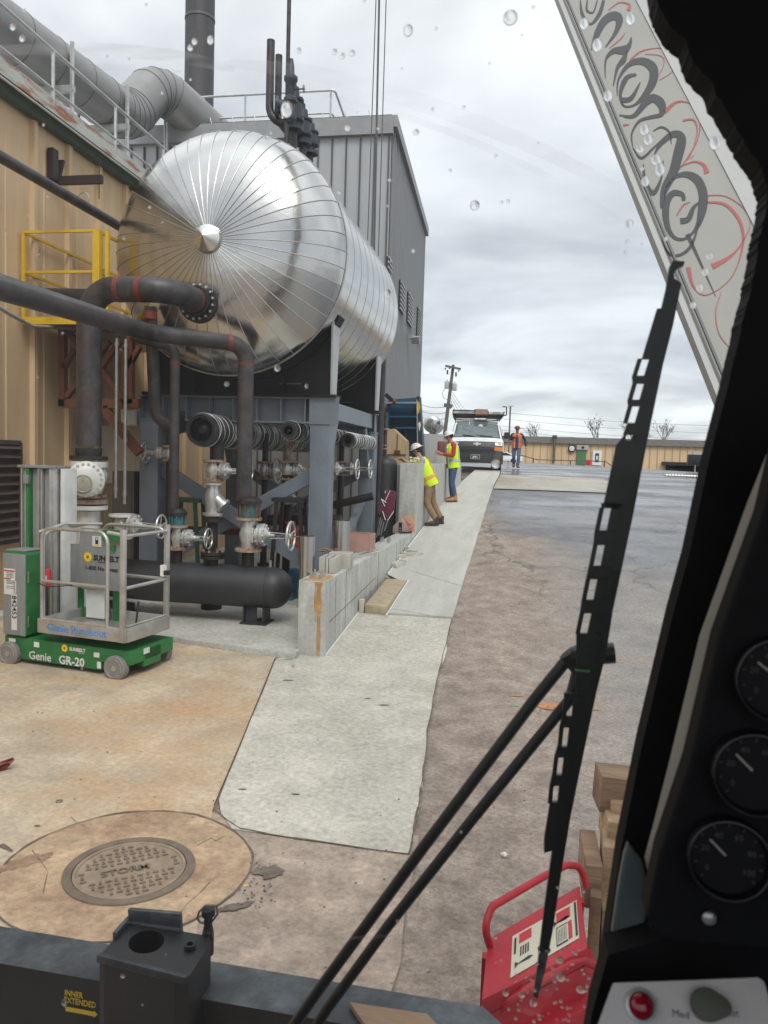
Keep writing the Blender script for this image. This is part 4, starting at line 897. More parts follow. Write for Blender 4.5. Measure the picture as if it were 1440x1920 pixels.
b.tube(fillet([V((q.x-.12, 17.75, q.z-1.4)), q+V((-.12, -.05, .05)), q+V((.18, -.05, .05)), q+V((.18, .4, .05))], .1), .03, 8); b.tube(fillet([V((q.x-.04, 17.7, q.z-1.4)), q+V((-.04, -.1, -.02)), q+V((.24, -.1, -.02))], .1), .02, 8); tag(b.obj('roof_conduit', m_galv), 'thin pale hooked pipe at the top edge of the grey building, left of the tank', 'conduit')
# ================================================================ YELLOW ACCESS PLATFORM AND RUSTY BRACE
yp = thing('access_platform', 'yellow railed steel platform fixed high on the tan wall', 'platform', (-6.5, 11, 4))
YY0 = atX(45, 432, -6.93).y; zf0 = atY(60, 598, YY0).z; xR = atY(183, 480, YY0).x; xL = -6.93; YY1 = 13.2; zt2 = atY(110, 434, YY0).z; zm2 = atY(110, 510, YY0).z
b = MB()
for (x, y) in ((xL, YY0), (xL, YY1), (xR, YY1)): b.beam((x, y, zf0), (x, y, zt2), .05, .05)
b.beam((xR, YY0, zf0), (xR, YY0, zt2), .1, .09); b.beam((xR+.12, YY0+.05, zf0), (xR+.12, YY0+.05, zt2), .05, .05)
for z in (zt2, zm2):
    b.beam((xL, YY0, z), (xR, YY0, z), .035, .035); b.beam((xL, YY0, z), (xL, YY1, z), .035, .035); b.beam((xR, YY0, z), (xR, YY1, z), .035, .035); b.beam((xL, YY1, z), (xR, YY1, z), .035, .035)
b.obj('railing', m_yel, yp)
b = MB(); b.box(((xL+xR)/2, (YY0+YY1)/2, zf0), (xR-xL+.1, YY1-YY0, .03)); b.obj('deck', m_galv, yp)
b = MB(); b.beam((xL, YY0-.03, zf0-.03), (xR+.4, YY0-.03, zf0-.03), .04, .10, Z_); b.beam((xR+.05, YY0, zf0-.03), (xR+.05, YY1, zf0-.03), .04, .10, Z_); b.obj('edge_beam', m_yel, yp)
rb = thing('wall_brace', 'rusty red brown welded bracing under the yellow platform', 'bracing', (-6.3, 11.3, 3))
def bp_(px, py, Yd=10.55): return atY(px, py, Yd)
for (p, q, w_) in (((118, 612), (118, 762), .1), ((112, 757), (262, 757), .13), ((245, 612), (245, 757), .09), ((125, 745), (205, 640), .07), ((120, 690), (140, 655), .06), ((190, 690), (240, 760), .07), ((118, 612), (150, 648), .07), ((195, 765), (262, 850), .13), ((112, 618), (262, 618), .08), ((240, 690), (262, 650), .06), ((190, 690), (225, 640), .07)):
    b = MB(); b.beam(bp_(*p), bp_(*q), w_, .09, (0, 1, 0)); b.obj('brace_member', m_rust, rb)
# things standing against the wall under the bracing
q = atY(226, 850, 11.0)
def cabinet(name, label, cat, px0, py0, px1, py1, Yd, mat, dep=.3, det=True):
    a, c_ = atY(px0, py1, Yd), atY(px1, py0, Yd); t = thing(name, label, cat, ((a.x+c_.x)/2, Yd, a.z))
    MB().rbox(((a.x+c_.x)/2, Yd+dep/2, (a.z+c_.z)/2), (c_.x-a.x, dep, c_.z-a.z), .01).obj('casing', mat, t, bevel=.006)
    if det: MB().rbox(((a.x+c_.x)/2, Yd-.008, (a.z+c_.z)/2), ((c_.x-a.x)*.82, .014, (c_.z-a.z)*.84), .01, ax=1).obj('door', mat, t)
    return t
cabinet('air_conditioner', 'small white air conditioner box on the wall behind the thin conduits', 'air conditioner', 226, 769, 256, 797, 11.6, m_white)
m_cream = M('cream_panel', (.52, .46, .36), .6, var=.08)
cabinet('wall_cabinet', 'large cream cabinet against the tan wall behind the two conduits', 'cabinet', 188, 800, 262, 905, 11.9, m_cream)
cabinet('electrical_cabinet', 'dark brown electrical cabinet behind the white check valve', 'cabinet', 209, 884, 251, 1060, 11.0, M('dark_brown_cab', (.09, .075, .065), .5))
pst = atY(250, 890, 11.3); b = MB(); b.tube([(pst.x, 11.3, .12), (pst.x, 11.3, pst.z)], .11, 18); b.lathe((pst.x, 11.3, pst.z), Z_, [(0, .17), (.03, .17)], 18); tag(b.obj('capped_pipe', m_bf), 'dark upright capped pipe left of the platform post', 'pipe')
b = MB(); a, c_ = atY(60, 540, 10), atY(260, 640, 10)
# ================================================================ CONCRETE WALLS
lw = thing('low_retaining_wall', 'low pale concrete wall with a rust stained near end beside the footway', 'wall', (-2.3, 8.6, 0))
WZ = .93; WT = .30; YW0, YW1 = 8.56, 15.25
def wy(y): return wallx(y)
b = MB(); n = 14
b.prism([(wy(YW0)-WT-.02, YW0, -.05), (wy(YW0), YW0, -.05), (wy(YW1), YW1, -.05), (wy(YW1)-WT, YW1, -.05)], (0, 0, WZ+.05)); b.obj('wall_body', m_wall, lw, bevel=.01)
b = MB()   # joints in the face
for y in (9.55, 11.6, 13.2, 13.9): b.box((wy(y)+.001, y, .5), (.004, .008, .84))
b.beam((wy(YW0+.2)+.002, YW0+.2, .42), (wy(11.4)+.002, 11.4, .56), .003, .007, Z_); b.parts('form_line', m_joint, lw)
m_ruststain = M('rust_stain', (.43, .29, .15), .85, var=.35, sc=9, col2=(.38, .17, .05), thr=(.42, .62))
b = MB()
def drip(x, y, nx, z1, z0, w_): # irregular drip strip on a face
    L_, R_ = [], []
    for k in range(15):
        t = k/14; z = z1+(z0-z1)*t; ww = w_*(1-.7*t**.7)*(1+.9*mnoise.noise(V((x*9, z*9, y)))); c = .02*mnoise.noise(V((z*3, x, y)))
        if nx: L_.append(V((x, y+c-ww, z))); R_.append(V((x, y+c+ww, z)))
        else: L_.append(V((x+c-ww, y, z))); R_.append(V((x+c+ww, y, z)))
    i = len(b.v); b.v += L_+R_; 
    for k in range(14): b.face([i+k, i+k+1, i+15+k+1, i+15+k])
drip(wy(YW0)-.07, YW0-.002, 0, WZ-.01, .02, .045)
drip(wy(YW0)-.11, YW0-.0015, 0, WZ-.01, .45, .02)
i = len(b.v)
b.v += [V((wy(YW0)-WT+.0, YW0+.012, WZ+.002)), V((wy(YW0)-.012, YW0+.012, WZ+.002)), V((wy(9.0)-.012, 8.95, WZ+.002)), V((wy(9.0)-.10, 9.1, WZ+.002)), V((wy(9)-.24, 8.98, WZ+.002)), V((wy(9)-.28, 8.8, WZ+.002))]; b.face([i+k for k in range(6)])
b.obj('rust_stain', m_ruststain, lw)
b = MB(); drip(wy(9.05)+.003, 9.05, 1, WZ-.05, .1, .02); drip(wy(10.1)+.003, 10.1, 1, .5, .25, .02)
b.obj('face_stain', M('pale_rust_stain', (.44, .36, .24), .85, var=.2, sc=9), lw)
b = MB(); b.beam((wy(8.6)+.012, 8.6, g(-2, 8.6)+.012), (wy(10.3)+.012, 10.3, g(-2, 10.3)+.012), .012, .02); b.obj('joint_strip', m_white, lw)
b = MB(); b.beam((wy(12.3)+.03, 12.3, g(-2, 12.3)+.038), (wy(20)+.03, 20, g(-2, 20)+.05), .018, .02); tag(b.obj('joint_strip', m_white), kind='structure')
def bolts_on(name, label, c, n=4, s=.07):
    t = thing(name, label, 'anchor bolts', c)
    for k in range(n):
        p = V(c)+V(((k % 2-.5)*s*1.6, (k//2-.5)*s*2.2, 0)); b = MB(); b.cyl(p, p+Z_*.085, .011); b.lathe(p+Z_*.0, Z_, [(0, .028), (.008, .028), (.01, .02), (.045, .02)], 6); b.obj('bolt', m_galv, t)
bolts_on('anchor_bolts', 'four bright anchor bolts on the rust stained near end of the low wall', (wy(8.85)-.17, 8.82, WZ+.003))
bolts_on('anchor_bolts', 'pair of anchor bolts further along the top of the low wall', (wy(13.0)-.18, 13.1, WZ+.001), 4, .08)
def cblock(label, c, d, rot, hollow=True, m=None):
    t = thing('concrete_block', label, 'concrete block', (c[0], c[1], c[2]-d[2]/2), 'concrete blocks on the wall'); Rm = Matrix.Rotation(rot, 3, 'Z'); b = MB()
    tt = .035
    for sx in (-1, 0, 1): b.box(V(c)+Rm@V((sx*(d[0]/2-tt/2), 0, 0)), (tt, d[1], d[2]), Rm)
    for sy in (-1, 1):
        for sx in (-1, 1): b.box(V(c)+Rm@V((sx*d[0]/4, sy*(d[1]/2-tt/2), .0)), (d[0]/2-tt*1.5, tt, d[2]-.002), Rm)
    b.box(V(c)-V((0, 0, d[2]*.42)), (d[0]-tt*2, d[1]-tt*2, d[2]*.05), Rm); b.obj('shell', m_block, t, bevel=.004)
m_block = M('block_concrete', (.44, .42, .37), .9, var=.15, sc=6, bump=.002, bsc=80)
cblock('hollow grey concrete block on the low wall, nearest to the anchor bolts', (wy(9.3)-.16, 9.36, WZ+.1), (.2, .36, .19), 0)
t = thing('concrete_block', 'solid end block standing just behind the hollow one on the low wall', 'concrete block', (wy(9.7)-.1, 9.68, WZ), 'concrete blocks on the wall')
b = MB(); b.box((wy(9.7)-.12, 9.68, WZ+.1), (.28, .10, .2)); b.box((wy(9.7)-.12, 9.78, WZ+.1), (.3, .045, .215)); b.obj('shell', m_block, t, bevel=.006)
b = MB(); rn = random.Random(11)
for k in range(9): b.ell((wy(9.3)-.3+rn.uniform(-.08, .1), 9.75+rn.uniform(-.1, .1), WZ+.21+rn.uniform(0, .02)), (.05, .03, .012), 7, 4, Matrix.Rotation(rn.random()*3, 3, 'Z'))
tag(b.obj('dead_leaves', M('dry_leaf', (.25, .12, .06), .9, var=.3, sc=9)), 'brown dry leaves heaped behind the concrete blocks', 'leaves')
for k, (x0_, y0_, x1_, y1_) in enumerate(((-.34, 9.9, -.02, 11.9), (-.30, 9.9, .04, 11.4), (-.2, 10.2, -.10, 12.0))):
    tag(MB().tube(fillet([(wy(10)+x0_, y0_, WZ+.03), (wy(11)+(x0_+x1_)/2-.03, (y0_+y1_)/2, WZ+.035), (wy(11)+x1_, y1_, WZ+.02)], 1), .009, 6).obj('steel_rod', m_galv), ['leftmost thin steel rod lying along the wall top', 'thin steel rod poking over the wall edge', 'short thin steel rod lying between two longer ones'][k], 'rod', 'rods on the low wall')
# stainless sleeves
m_ss = M('stainless_sheet', (.56, .56, .55), .22, 1.0, var=.05, sc=2, stretch=(6, 6, .3))
for k, (px, py1, py0, w_, Yd, lab) in enumerate(((577, 1005, 1078, 29, 9.2, 'stainless steel open cylinder standing at the near end of the low wall'), (641, 976, 1030, 31, 10.6, 'stainless steel open cylinder standing beside the front grey post'))):
    p = atY(px, py1, Yd); r_ = w_/2*Yd/1450*1.02; t = thing('steel_sleeve', lab, 'cylinder', (p.x, Yd, .12), 'stainless cylinders')
    MB().lathe((p.x, Yd, .122), Z_, [(0, r_), (p.z-.122, r_), (p.z-.122, r_-.006), (0, r_-.006)], 36, cap=False).obj('sleeve', m_ss, t)
    MB().lathe((p.x, Yd, p.z-.02), Z_, [(0, r_+.001), (0, r_+.006), (.016, r_+.006), (.016, r_+.001)], 36, cap=False).obj('rim', m_ss, t)
p = atY(668, 1012, 11.6); b = MB()
for (cx, cy, dx_, dy_) in ((0, -.2, .5, .02), (0, .2, .5, .02), (-.25, 0, .02, .42), (.25, 0, .02, .42)): b.box((p.x+cx, 11.6+cy, (p.z+.12)/2+.05), (dx_, dy_, p.z-.02))
b.box((p.x, 11.6, p.z-.1), (.47, .38, .02)); tag(b.obj('open_box', M('pink_board', (.42, .24, .2), .8)), 'pinkish open topped box between the grey posts', 'box')
# tall walls beside the workers
tw = thing('tall_concrete_wall', 'tall concrete wall pier that the workers lean on', 'wall', (-2.2, 15.3, .7))
TZW = 2.29
b = MB(); b.prism([(wy(15.26)-.345, 15.26, .5), (wy(15.26), 15.26, .5), (wy(17.0), 17.0, .5), (wy(17.0)-.345, 17.0, .5)], (0, 0, TZW-.5)); b.obj('wall_body', m_wall, tw, bevel=.012)
b = MB(); b.prism([(wy(17)-.345, 17.02, .7), (wy(17)+.05, 17.02, .7), (wy(24)+.05, 24, .7), (wy(24)-.345, 24, .7)], (0, 0, TZW-.7-.01)); tag(b.obj('concrete_wall', m_wall, bevel=.012), 'long concrete wall running on behind the leaning workers toward the van', 'wall')
# clutter on the low wall
ck = V((wy(14.7)-.2, 14.75, WZ+.002))
t = thing('wooden_block_house', 'small gabled block with a dark grille standing on the wall below the tall pier', 'block', ck)
b = MB(); b.prism([(ck.x-.16, ck.y, ck.z), (ck.x+.13, ck.y, ck.z), (ck.x+.13, ck.y, ck.z+.13), (ck.x, ck.y, ck.z+.29), (ck.x-.16, ck.y, ck.z+.13)], (0, .12, 0)); b.obj('body', M('dusty_pink_brick', (.36, .27, .23), .85, var=.2, sc=9), t, bevel=.004)
b = MB(); b.box((ck.x-.01, ck.y-.006, ck.z+.115), (.065, .01, .19)); gr_ = b.obj('grille', m_black, t)
b = MB(); [b.box((ck.x-.01, ck.y-.014, ck.z+z), (.045, .006, .014)) for z in (.05, .1)]; b.obj('grille_bar', m_galv, gr_)
q = V((wy(15)-.12, 15.12, WZ)); tag(MB().box(q+Z_*.16, (.26, .05, .32)).obj('plywood_offcut', m_wood, bevel=.003), 'upright plywood offcut against the tall concrete pier', 'board')
b = MB(); [b.box(q+V((-.03+.05*k, -.2-.06*k, .17-.03*k)), (.16, .03, .09), Matrix.Rotation(.5*k-.6, 3, 'Y')) for k in range(3)]; tag(b.obj('red_rag', M('red_white_rag', (.5, .16, .17), .8, var=.5, sc=14)), 'red and white rag bundle beside the plywood offcut', 'rag')
b = MB(); rn = random.Random(4)
for k in range(9): b.ell(q+V((rn.uniform(-.08, .12), rn.uniform(-.5, -.3), .03)), (.03, .02, .02), 6, 4)
tag(b.obj('hand_tools', m_black), 'small heap of dark hand tools on the end of the low wall', 'tools')
# folded maroon camp chair leaning
cc = atY(728, 960, 14.3); t = thing('folded_camp_chair', 'folded maroon camping chair with white piping leaning beside the rear post', 'camping chair', (cc.x, 14.3, .12))
m_mar = M('maroon_cloth', (.13, .025, .055), .85, var=.25, sc=9)
def cp(x, y, d=0): return atY(690+x*.099, 890+y*.099, 14.3+d)
b = MB(); b.prism([cp(200, 760), cp(330, 290), cp(420, 300), cp(520, 330), cp(480, 700), cp(370, 880), cp(300, 700)], (0, .10, 0)); b.obj('seat_cloth', m_mar, t, bevel=.01)
b = MB(); b.prism([cp(200, 780, -.05), cp(240, 480, -.05), cp(330, 600, -.05), cp(270, 720, -.05)], (0, .05, 0)); b.obj('side_cloth', m_mar, t, bevel=.006)
b = MB()
for (p, q) in (((250, 460), (320, 600)), ((330, 490), (420, 300)), ((340, 300), (320, 350)), ((275, 690), (330, 860)), ((370, 870), (490, 690)), ((250, 460), (345, 530))): b.tube([cp(*p, -.06), cp(*q, -.06)], .008, 5)
b.obj('piping', m_white, t)
for (p, q) in (((215, 900), (180, 1130)), ((265, 850), (200, 1150)), ((300, 900), (240, 1150)), ((370, 880), (310, 1060)), ((240, 800), (160, 1190))): MB().tube([cp(*p), cp(*q)], .009, 6).obj('leg', m_galv, t)
# kerb remnant and lip beside the wall
k0, k1 = onG(690, 1141), onG(755, 1085)
b = MB(); gz_ = lambda x, y: g(x, y)
def kb(px, py, z): p = onG(px, py); return V((p.x, p.y, p.z+z))
A_ = V((wy(10.2)+.03, 10.22, 0)); b.v = []
pts = [(wy(10.2)+.10, 10.28), (wy(10.2)+.41, 10.22), (wy(12)+.41, 11.9), (wy(12)+.08, 11.95)]
b.v = [V((x, y, g(x, y)-.05)) for x, y in pts]+[V((x, y, g(x, y)+.13-(.07 if y > 11 else 0))) for x, y in pts]
for q in ((3, 2, 1, 0), (4, 5, 6, 7), (0, 1, 5, 4), (1, 2, 6, 5), (2, 3, 7, 6), (3, 0, 4, 7)): b.face(list(q))
tag(b.obj('kerb_block', M('brown_kerb', (.36, .29, .20), .9, var=.2, sc=7, bump=.004), bevel=.012), 'tan concrete kerb block lying between the low wall and the new footway', 'kerb')
tag(MB().box((wy(10.2)+.05, 10.3, g(0, 10.3)+.08), (.07, .08, .22)).obj('broken_concrete', m_block, bevel=.012), 'small broken concrete stub at the head of the kerb block', 'concrete')
b = MB(); b.beam((wy(10.3)+.425, 10.1, g(-1.7, 10.2)+.04), (wy(12)+.425, 11.95, g(-1.7, 11.95)+.045), .012, .02); tag(b.obj('joint_strip', m_white), kind='structure')
rn = random.Random(21)
lab = ['pale paving slab offcut beside the wall, nearest of the rubble', 'long flat stone in the rubble heap', 'chunk at the foot of the wall in the rubble', 'thin flat stone on the footway before the heap', 'small dark chunk at the right end of the rubble', 'broken piece at the back of the rubble', 'grey slab leaning in the rubble heap', 'little stone beside the dark chunk']
for k, (px, py, sx, sy, sz) in enumerate(((736, 1061, .34, .3, .07), (768, 1042, .34, .12, .06), (752, 1046, .16, .1, .06), (755, 1052, .18, .07, .03), (787, 1040, .1, .07, .04), (760, 1031, .12, .16, .06), (772, 1036, .2, .1, .05), (780, 1043, .1, .05, .03))):
    p = onG(px, py, .03); b = MB(); b.box(p+Z_*(sz/2), (sx, sy, sz), Matrix.Rotation(rn.uniform(-.6, .4), 3, 'Z')@Matrix.Rotation(rn.uniform(-.08, .08), 3, 'X'))
    for v in b.v: v += V((rn.uniform(-1, 1), rn.uniform(-1, 1), rn.uniform(-.3, .3)))*.018
    tag(b.obj('rubble_stone', m_block, bevel=.004), lab[k], 'stone', 'rubble by the wall')
# black vertical vessel, plywood crate, blue frame
p = atY(724, 855, 15.6); r_ = .235; t = thing('vertical_vessel', 'black upright cylindrical vessel with domed top behind the rear post', 'vessel', (p.x, 15.6, .12))
MB().lathe((p.x, 15.6, .12), Z_, [(0, r_), (p.z-.3, r_)]+[(p.z-.3+.18*math.sin(a), r_*math.cos(a)) for a in [PI/2*i/7 for i in range(1, 8)]], 32).obj('shell', m_vess, t)
MB().tube([(p.x-.03, 15.6, p.z-.12), (p.x-.03, 15.6, 3.3)], .04, 10).obj('top_pipe', m_pipe, t)
b = MB(); [b.lathe((p.x-.03, 15.6, z), Z_, [(0, .09), (.03, .09)], 12) for z in (2.55, 2.62, 2.95)]; b.parts('pipe_flange', m_rusty, t)
MB().cyl((atY(716, 700, 15.4).x, 15.4, .12), (atY(716, 700, 15.4).x, 15.4, 4.4), .075).obj('x', m_pipe); tag(bpy.data.objects['x'], 'tall dark vertical pipe behind the rear post of the platform', 'pipe'); bpy.data.objects['x'].name = 'vertical_pipe'
def q2(x, y, Yd): return atY(700+x*.0972, 720+y*.0972, Yd)
pc = thing('plywood_crate', 'tall plywood crate with sloping top standing behind the concrete pier', 'crate', q2(420, 1560, 17.4))
poly = [q2(*a, 17.4) for a in ((200, 1560), (200, 1050), (240, 920), (280, 880), (385, 862), (635, 1100), (635, 1560))]
m_ply = M('plywood', (.50, .37, .22), .75, var=.15, sc=3, stretch=(6, 1, .6), col2=(.42, .29, .15), thr=(.5, .66))
b = MB(); b.prism(poly, (0, .45, 0)); b.obj('crate_body', m_ply, pc)
a_, c_ = q2(405, 1355, 17.37), q2(520, 1280, 17.37); MB().box((a_+c_)/2, (abs(c_.x-a_.x), .04, abs(c_.z-a_.z))).obj('cleat', m_rust, pc); MB().beam(q2(455, 1290, 17.38), q2(470, 960, 17.38), .015, .02).obj('panel_joint', m_joint, pc); MB().beam(q2(205, 1360, 17.38), q2(635, 1360, 17.38), .015, .02).obj('panel_joint', m_joint, pc)
m_blue = M('blue_steel', (.012, .075, .15), .5, .1, var=.25, sc=4)
bf_ = thing('blue_steel_frame', 'dark blue welded steel frame with shelves standing behind the concrete pier', 'steel frame', q2(600, 1500, 18))
Yb = 17.95; tl, tr_ = q2(235, 250, Yb), q2(890, 235, Yb); br_ = q2(960, 1500, Yb)
b = MB(); b.prism([q2(235, 340, Yb+.25), q2(235, 1500, Yb+.25), q2(850, 1500, Yb+.25), q2(850, 260, Yb+.25), q2(430, 290, Yb+.25)], (0, .03, 0)); b.obj('back_plate', m_blue, bf_)
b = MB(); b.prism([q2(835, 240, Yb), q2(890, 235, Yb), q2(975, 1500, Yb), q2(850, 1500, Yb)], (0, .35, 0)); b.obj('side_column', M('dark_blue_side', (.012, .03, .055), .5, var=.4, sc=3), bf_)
for (y, x0_, mm_) in ((370, 235, m_galv), (635, 330, m_blue), (850, 430, m_blue)): b = MB(); b.beam(q2(x0_, y, Yb), q2(830, y, Yb), .30, .035, Z_); b.obj('shelf', mm_, bf_)
for x in (300, 640): b = MB(); b.beam(q2(x, 380 if x < 400 else 870, Yb+.12), q2(x, 1500, Yb+.12), .04, .2, Y_); b.obj('stiffener', m_blue, bf_)
b = MB(); b.beam(q2(235, 200, Yb-.1), q2(400, 350, Yb-.1), .06, .09); b.obj('strut', m_black, bf_); MB().ell(q2(405, 335, Yb-.15), (.05, .04, .05), 8, 6).obj('orange_cap', m_primer, bf_)
b = MB(); b.prism([q2(835, 340, Yb-.01), q2(885, 345, Yb-.01), q2(905, 450, Yb-.01), q2(880, 560, Yb-.01), q2(845, 580, Yb-.01)], (0, .008, 0)); b.obj('yellow_marking', m_yel, bf_)
b = MB(); b.prism([q2(865, 760, Yb-.01), q2(900, 720, Yb-.01), q2(915, 790, Yb-.01), q2(885, 920, Yb-.01)], (0, .008, 0)); b.obj('paper_tag', m_white, bf_)
MB().tube([q2(838, 300, Yb-.04), q2(855, 1450, Yb-.04)], .014, 6).obj('white_edge', m_galv, bf_)
b = MB(); p = q2(880, 1440, 16.6); b.lathe((p.x, 16.4, TZW), Z_, [(0, .033), (.12, .033), (.15, .014), (.18, .014)], 14); tag(b.obj('water_bottle', M('clear_plastic', (.5, .6, .7), .15, spec=.8)), 'clear plastic water bottle on top of the concrete pier', 'bottle')
b = MB(); rn = random.Random(8)
for k in range(16): c = q2(rn.uniform(700, 860), 1490, 15.9); b.ell((c.x, 15.8+rn.uniform(0, .4), TZW+rn.uniform(.02, .11)), (.04, .03, .025), 6, 4)
tag(b.obj('glove_heap', M('yellow_gloves', (.62, .58, .25), .8, var=.3, sc=20)), 'heap of yellow and white gloves on top of the pier', 'gloves')
# ================================================================ MAST LIFT
W2, W1 = V((-5.36, 7.47, 0)), V((-3.99, 7.25, 0)); u = (W1-W2).normalized(); v_ = V((-u.y, u.x, 0)); Ru = Matrix((u, v_, Z_)).transposed()
def lp(a, b_, z): return W2+u*a+v_*b_+Z_*z
lf = thing('mast_lift', 'small green and grey self propelled personnel lift with an aluminium basket', 'lift', lp(.7, .37, 0))
m_alu = M('worn_aluminium', (.50, .49, .47), .42, .75, var=.15, sc=6, col2=(.33, .30, .27), thr=(.52, .72))
m_gpan = M('grey_panel', (.23, .24, .25), .5, .1, var=.12, sc=6, col2=(.15, .14, .14), thr=(.55, .75), stretch=(3, 3, .6))
m_blk = m_rubber; m_ylw = M('logo_yellow', (.78, .55, .02), .5); m_lblue = M('logo_blue', (.08, .25, .55), .5); m_label = M('sticker_white', (.62, .62, .6), .5); m_blacki = M('print_black', (.01, .01, .01), .6); m_red = M('sign_red', (.5, .02, .03), .45)
LC = 1.38
b = MB(); b.box(lp(LC/2+.04, .37, .24), (LC+.26, .74, .15), Ru); b.box(lp(LC/2-.03, .37, .135), (LC-.34, .737, .12), Ru); b.box(lp(LC+.12, .37, .2), (.1, .3, .2), Ru); ch_ = b.obj('chassis', m_green, lf, bevel=.012)
m_tyre = M('grey_tyre', (.20, .185, .17), .85, var=.15, sc=20); m_hub = M('worn_hub', (.30, .29, .28), .5, .2, var=.2, sc=20)
for (a, b_) in ((0, -.01), (LC, -.01), (0, .75), (LC, .75)):
    c = lp(a, b_, .13); s_ = -1 if b_ < .3 else 1
    wl = MB().lathe(c-v_*.045, v_, [(0, .09), (0, .118), (.01, .13), (.08, .13), (.09, .118), (.09, .09)], 36, cap=True).obj('wheel', m_tyre, lf)
    MB().lathe(c+v_*s_*.045, v_*s_, [(0, .098), (-.008, .085), (-.002, .03), (.006, .028), (.008, 0)], 28, cap=False).obj('hub', m_hub, wl)
    MB().torus(c+v_*s_*.047, v_, .094, .005, 30, 5).obj('rim', m_hub, wl)
# battery / control box
b = MB(); b.rbox(lp(.08, .11, .79), (.32, .28, .92), .05, Ru, n=4, ax=1); bx = b.obj('control_box', m_green, lf, bevel=.008)
b = MB(); b.box(lp(.08, -.035, .785), (.30, .012, .88), Ru); b.box(lp(.08, .11, 1.257), (.27, .26, .012), Ru); cov = b.obj('cover_panel', m_gpan, bx, bevel=.005)
def pane(a0, z0, a1, z1, mat, par, off=-.045, name='sticker'):
    return MB().box(lp((a0+a1)/2, off, (z0+z1)/2), (a1-a0, .003, z1-z0), Ru).obj(name, mat, par)
s1 = pane(-.05, .78, .10, 1.06, m_label, cov); pane(.08, .80, .115, .93, m_label, cov); pane(-.045, 1.03, .095, 1.045, m_red, cov, -.048); pane(-.045, .945, .04, .957, m_red, cov, -.048); 
for z in (1.015, 1.0, .985, .97, .93, .915, .90, .87, .85): MB().box(lp(.03, -.0475, z), (.10, .002, .004), Ru).obj('fine_print', m_blacki, cov)
pane(.05, .40, .125, .79, m_label, cov, name='number_label'); text('842453', .085, lp(.062, -.048, .775), -Z_, u, m_blacki, cov, ext=.001, bold=.001)
MB().box(lp(.245, -.01, .98), (.008, .012, .12), Ru).obj('hinge', m_alu, bx); MB().box(lp(.245, -.01, .5), (.008, .012, .12), Ru).obj('hinge', m_alu, bx)
# mast
my = 8.08; ms = thing('x', None, None); bpy.data.objects.remove(ms)
mzt = atY(90, 876, my).z; mx0, mx1 = atY(50, 950, my).x, atY(128, 950, my).x; mw = mx1-mx0; cm = V(((mx0+mx1)/2, my, 0))
mo = None
for k, (f0, f1, dd, mm_) in enumerate(((0, .17, .0, m_alu), (.17, .27, -.03, m_green), (.27, .42, .02, m_gpan), (.42, .56, -.01, m_alu), (.56, .70, .02, m_gpan), (.70, .84, -.02, m_alu), (.88, 1, .06, m_label))):
    b = MB(); b.box((mx0+mw*(f0+f1)/2, my+dd, (mzt+.3)/2-(.012*k % .03)), (mw*(f1-f0)-.01, .22, mzt-.3), Matrix.Rotation(-.1, 3, 'Z'))
    if mm_ is m_alu: b.box((mx0+mw*(f0+f1)/2, my+dd-.13, (mzt+.3)/2), (.015, .05, mzt-.34), Matrix.Rotation(-.1, 3, 'Z'))
    b.obj('mast_section', mm_, lf, bevel=.005)
b = MB(); b.box((mx0+mw*.42, my-.02, mzt+.005), (mw*.9, .26, .03)); b.box((mx0+mw*.2, my-.15, mzt-.14), (.06, .05, .1)); b.obj('mast_head', m_green if 0 else m_gpan, lf, bevel=.004)
MB().tube(fillet([(mx0-.02, my-.08, mzt-.08), (mx0-.03, my-.1, 1.6), (mx0-.0, my-.12, 1.2)], .3), .006, 6).obj('cable', m_rubber, lf)
# basket
bA0, bA1, bB0, bB1 = .44, 1.55, -.08, .66; z0, z1 = .42, .57
bk = []
b = MB(); b.box(lp((bA0+bA1)/2, (bB0+bB1)/2, z0+.03), (bA1-bA0, bB1-bB0, .03), Ru); fl_ = b.obj('basket_floor', m_alu, lf)
b = MB()
b.box(lp((bA0+bA1)/2, bB0, (z0+z1)/2), (bA1-bA0, .02, z1-z0), Ru); b.box(lp((bA0+bA1)/2, bB1, (z0+z1)/2), (bA1-bA0, .02, z1-z0), Ru); b.box(lp(bA0, (bB0+bB1)/2, (z0+z1)/2), (.02, bB1-bB0-.02, z1-z0), Ru); b.box(lp(bA1, (bB0+bB1)/2, (z0+z1)/2), (.02, bB1-bB0-.02, z1-z0), Ru)
tb_ = b.obj('toe_board', m_alu, lf, bevel=.003)
text('Genie Runabout', .115, lp(bA0+.12, bB0-.0125, z0+.035), u, Z_, m_lblue, tb_, ext=.001, bold=.0015)
zt_, zm = 1.53, .97; rt = .019
def rail(pts, r=.08, rr_=rt, name='guard_rail'): return MB().tube(fillet(pts, r, 5), rr_, 12).obj(name, m_alu, lf)
rail([lp(bA0+.05, bB0, z1-.02), lp(bA0+.05, bB0, zt_), lp(bA1-.23, bB0, zt_), lp(bA1-.23, bB0, z1-.02)], .12)
rail([lp(bA0+.05, bB0, zm), lp(bA1-.23, bB0, zm)], 0); rail([lp(bA0+.05, bB0, z1+.0), lp(bA1-.23, bB0, z1)], 0, .014)
rail([lp(bA0+.22, bB1, z1), lp(bA0+.22, bB1, zt_), lp(bA1-.05, bB1, zt_), lp(bA1-.05, bB1, z1)], .12); rail([lp(bA0+.22, bB1, zm), lp(bA1-.05, bB1, zm)], 0); rail([lp(bA0+.22, bB1, z1+.12), lp(bA1-.05, bB1, z1+.12)], 0)
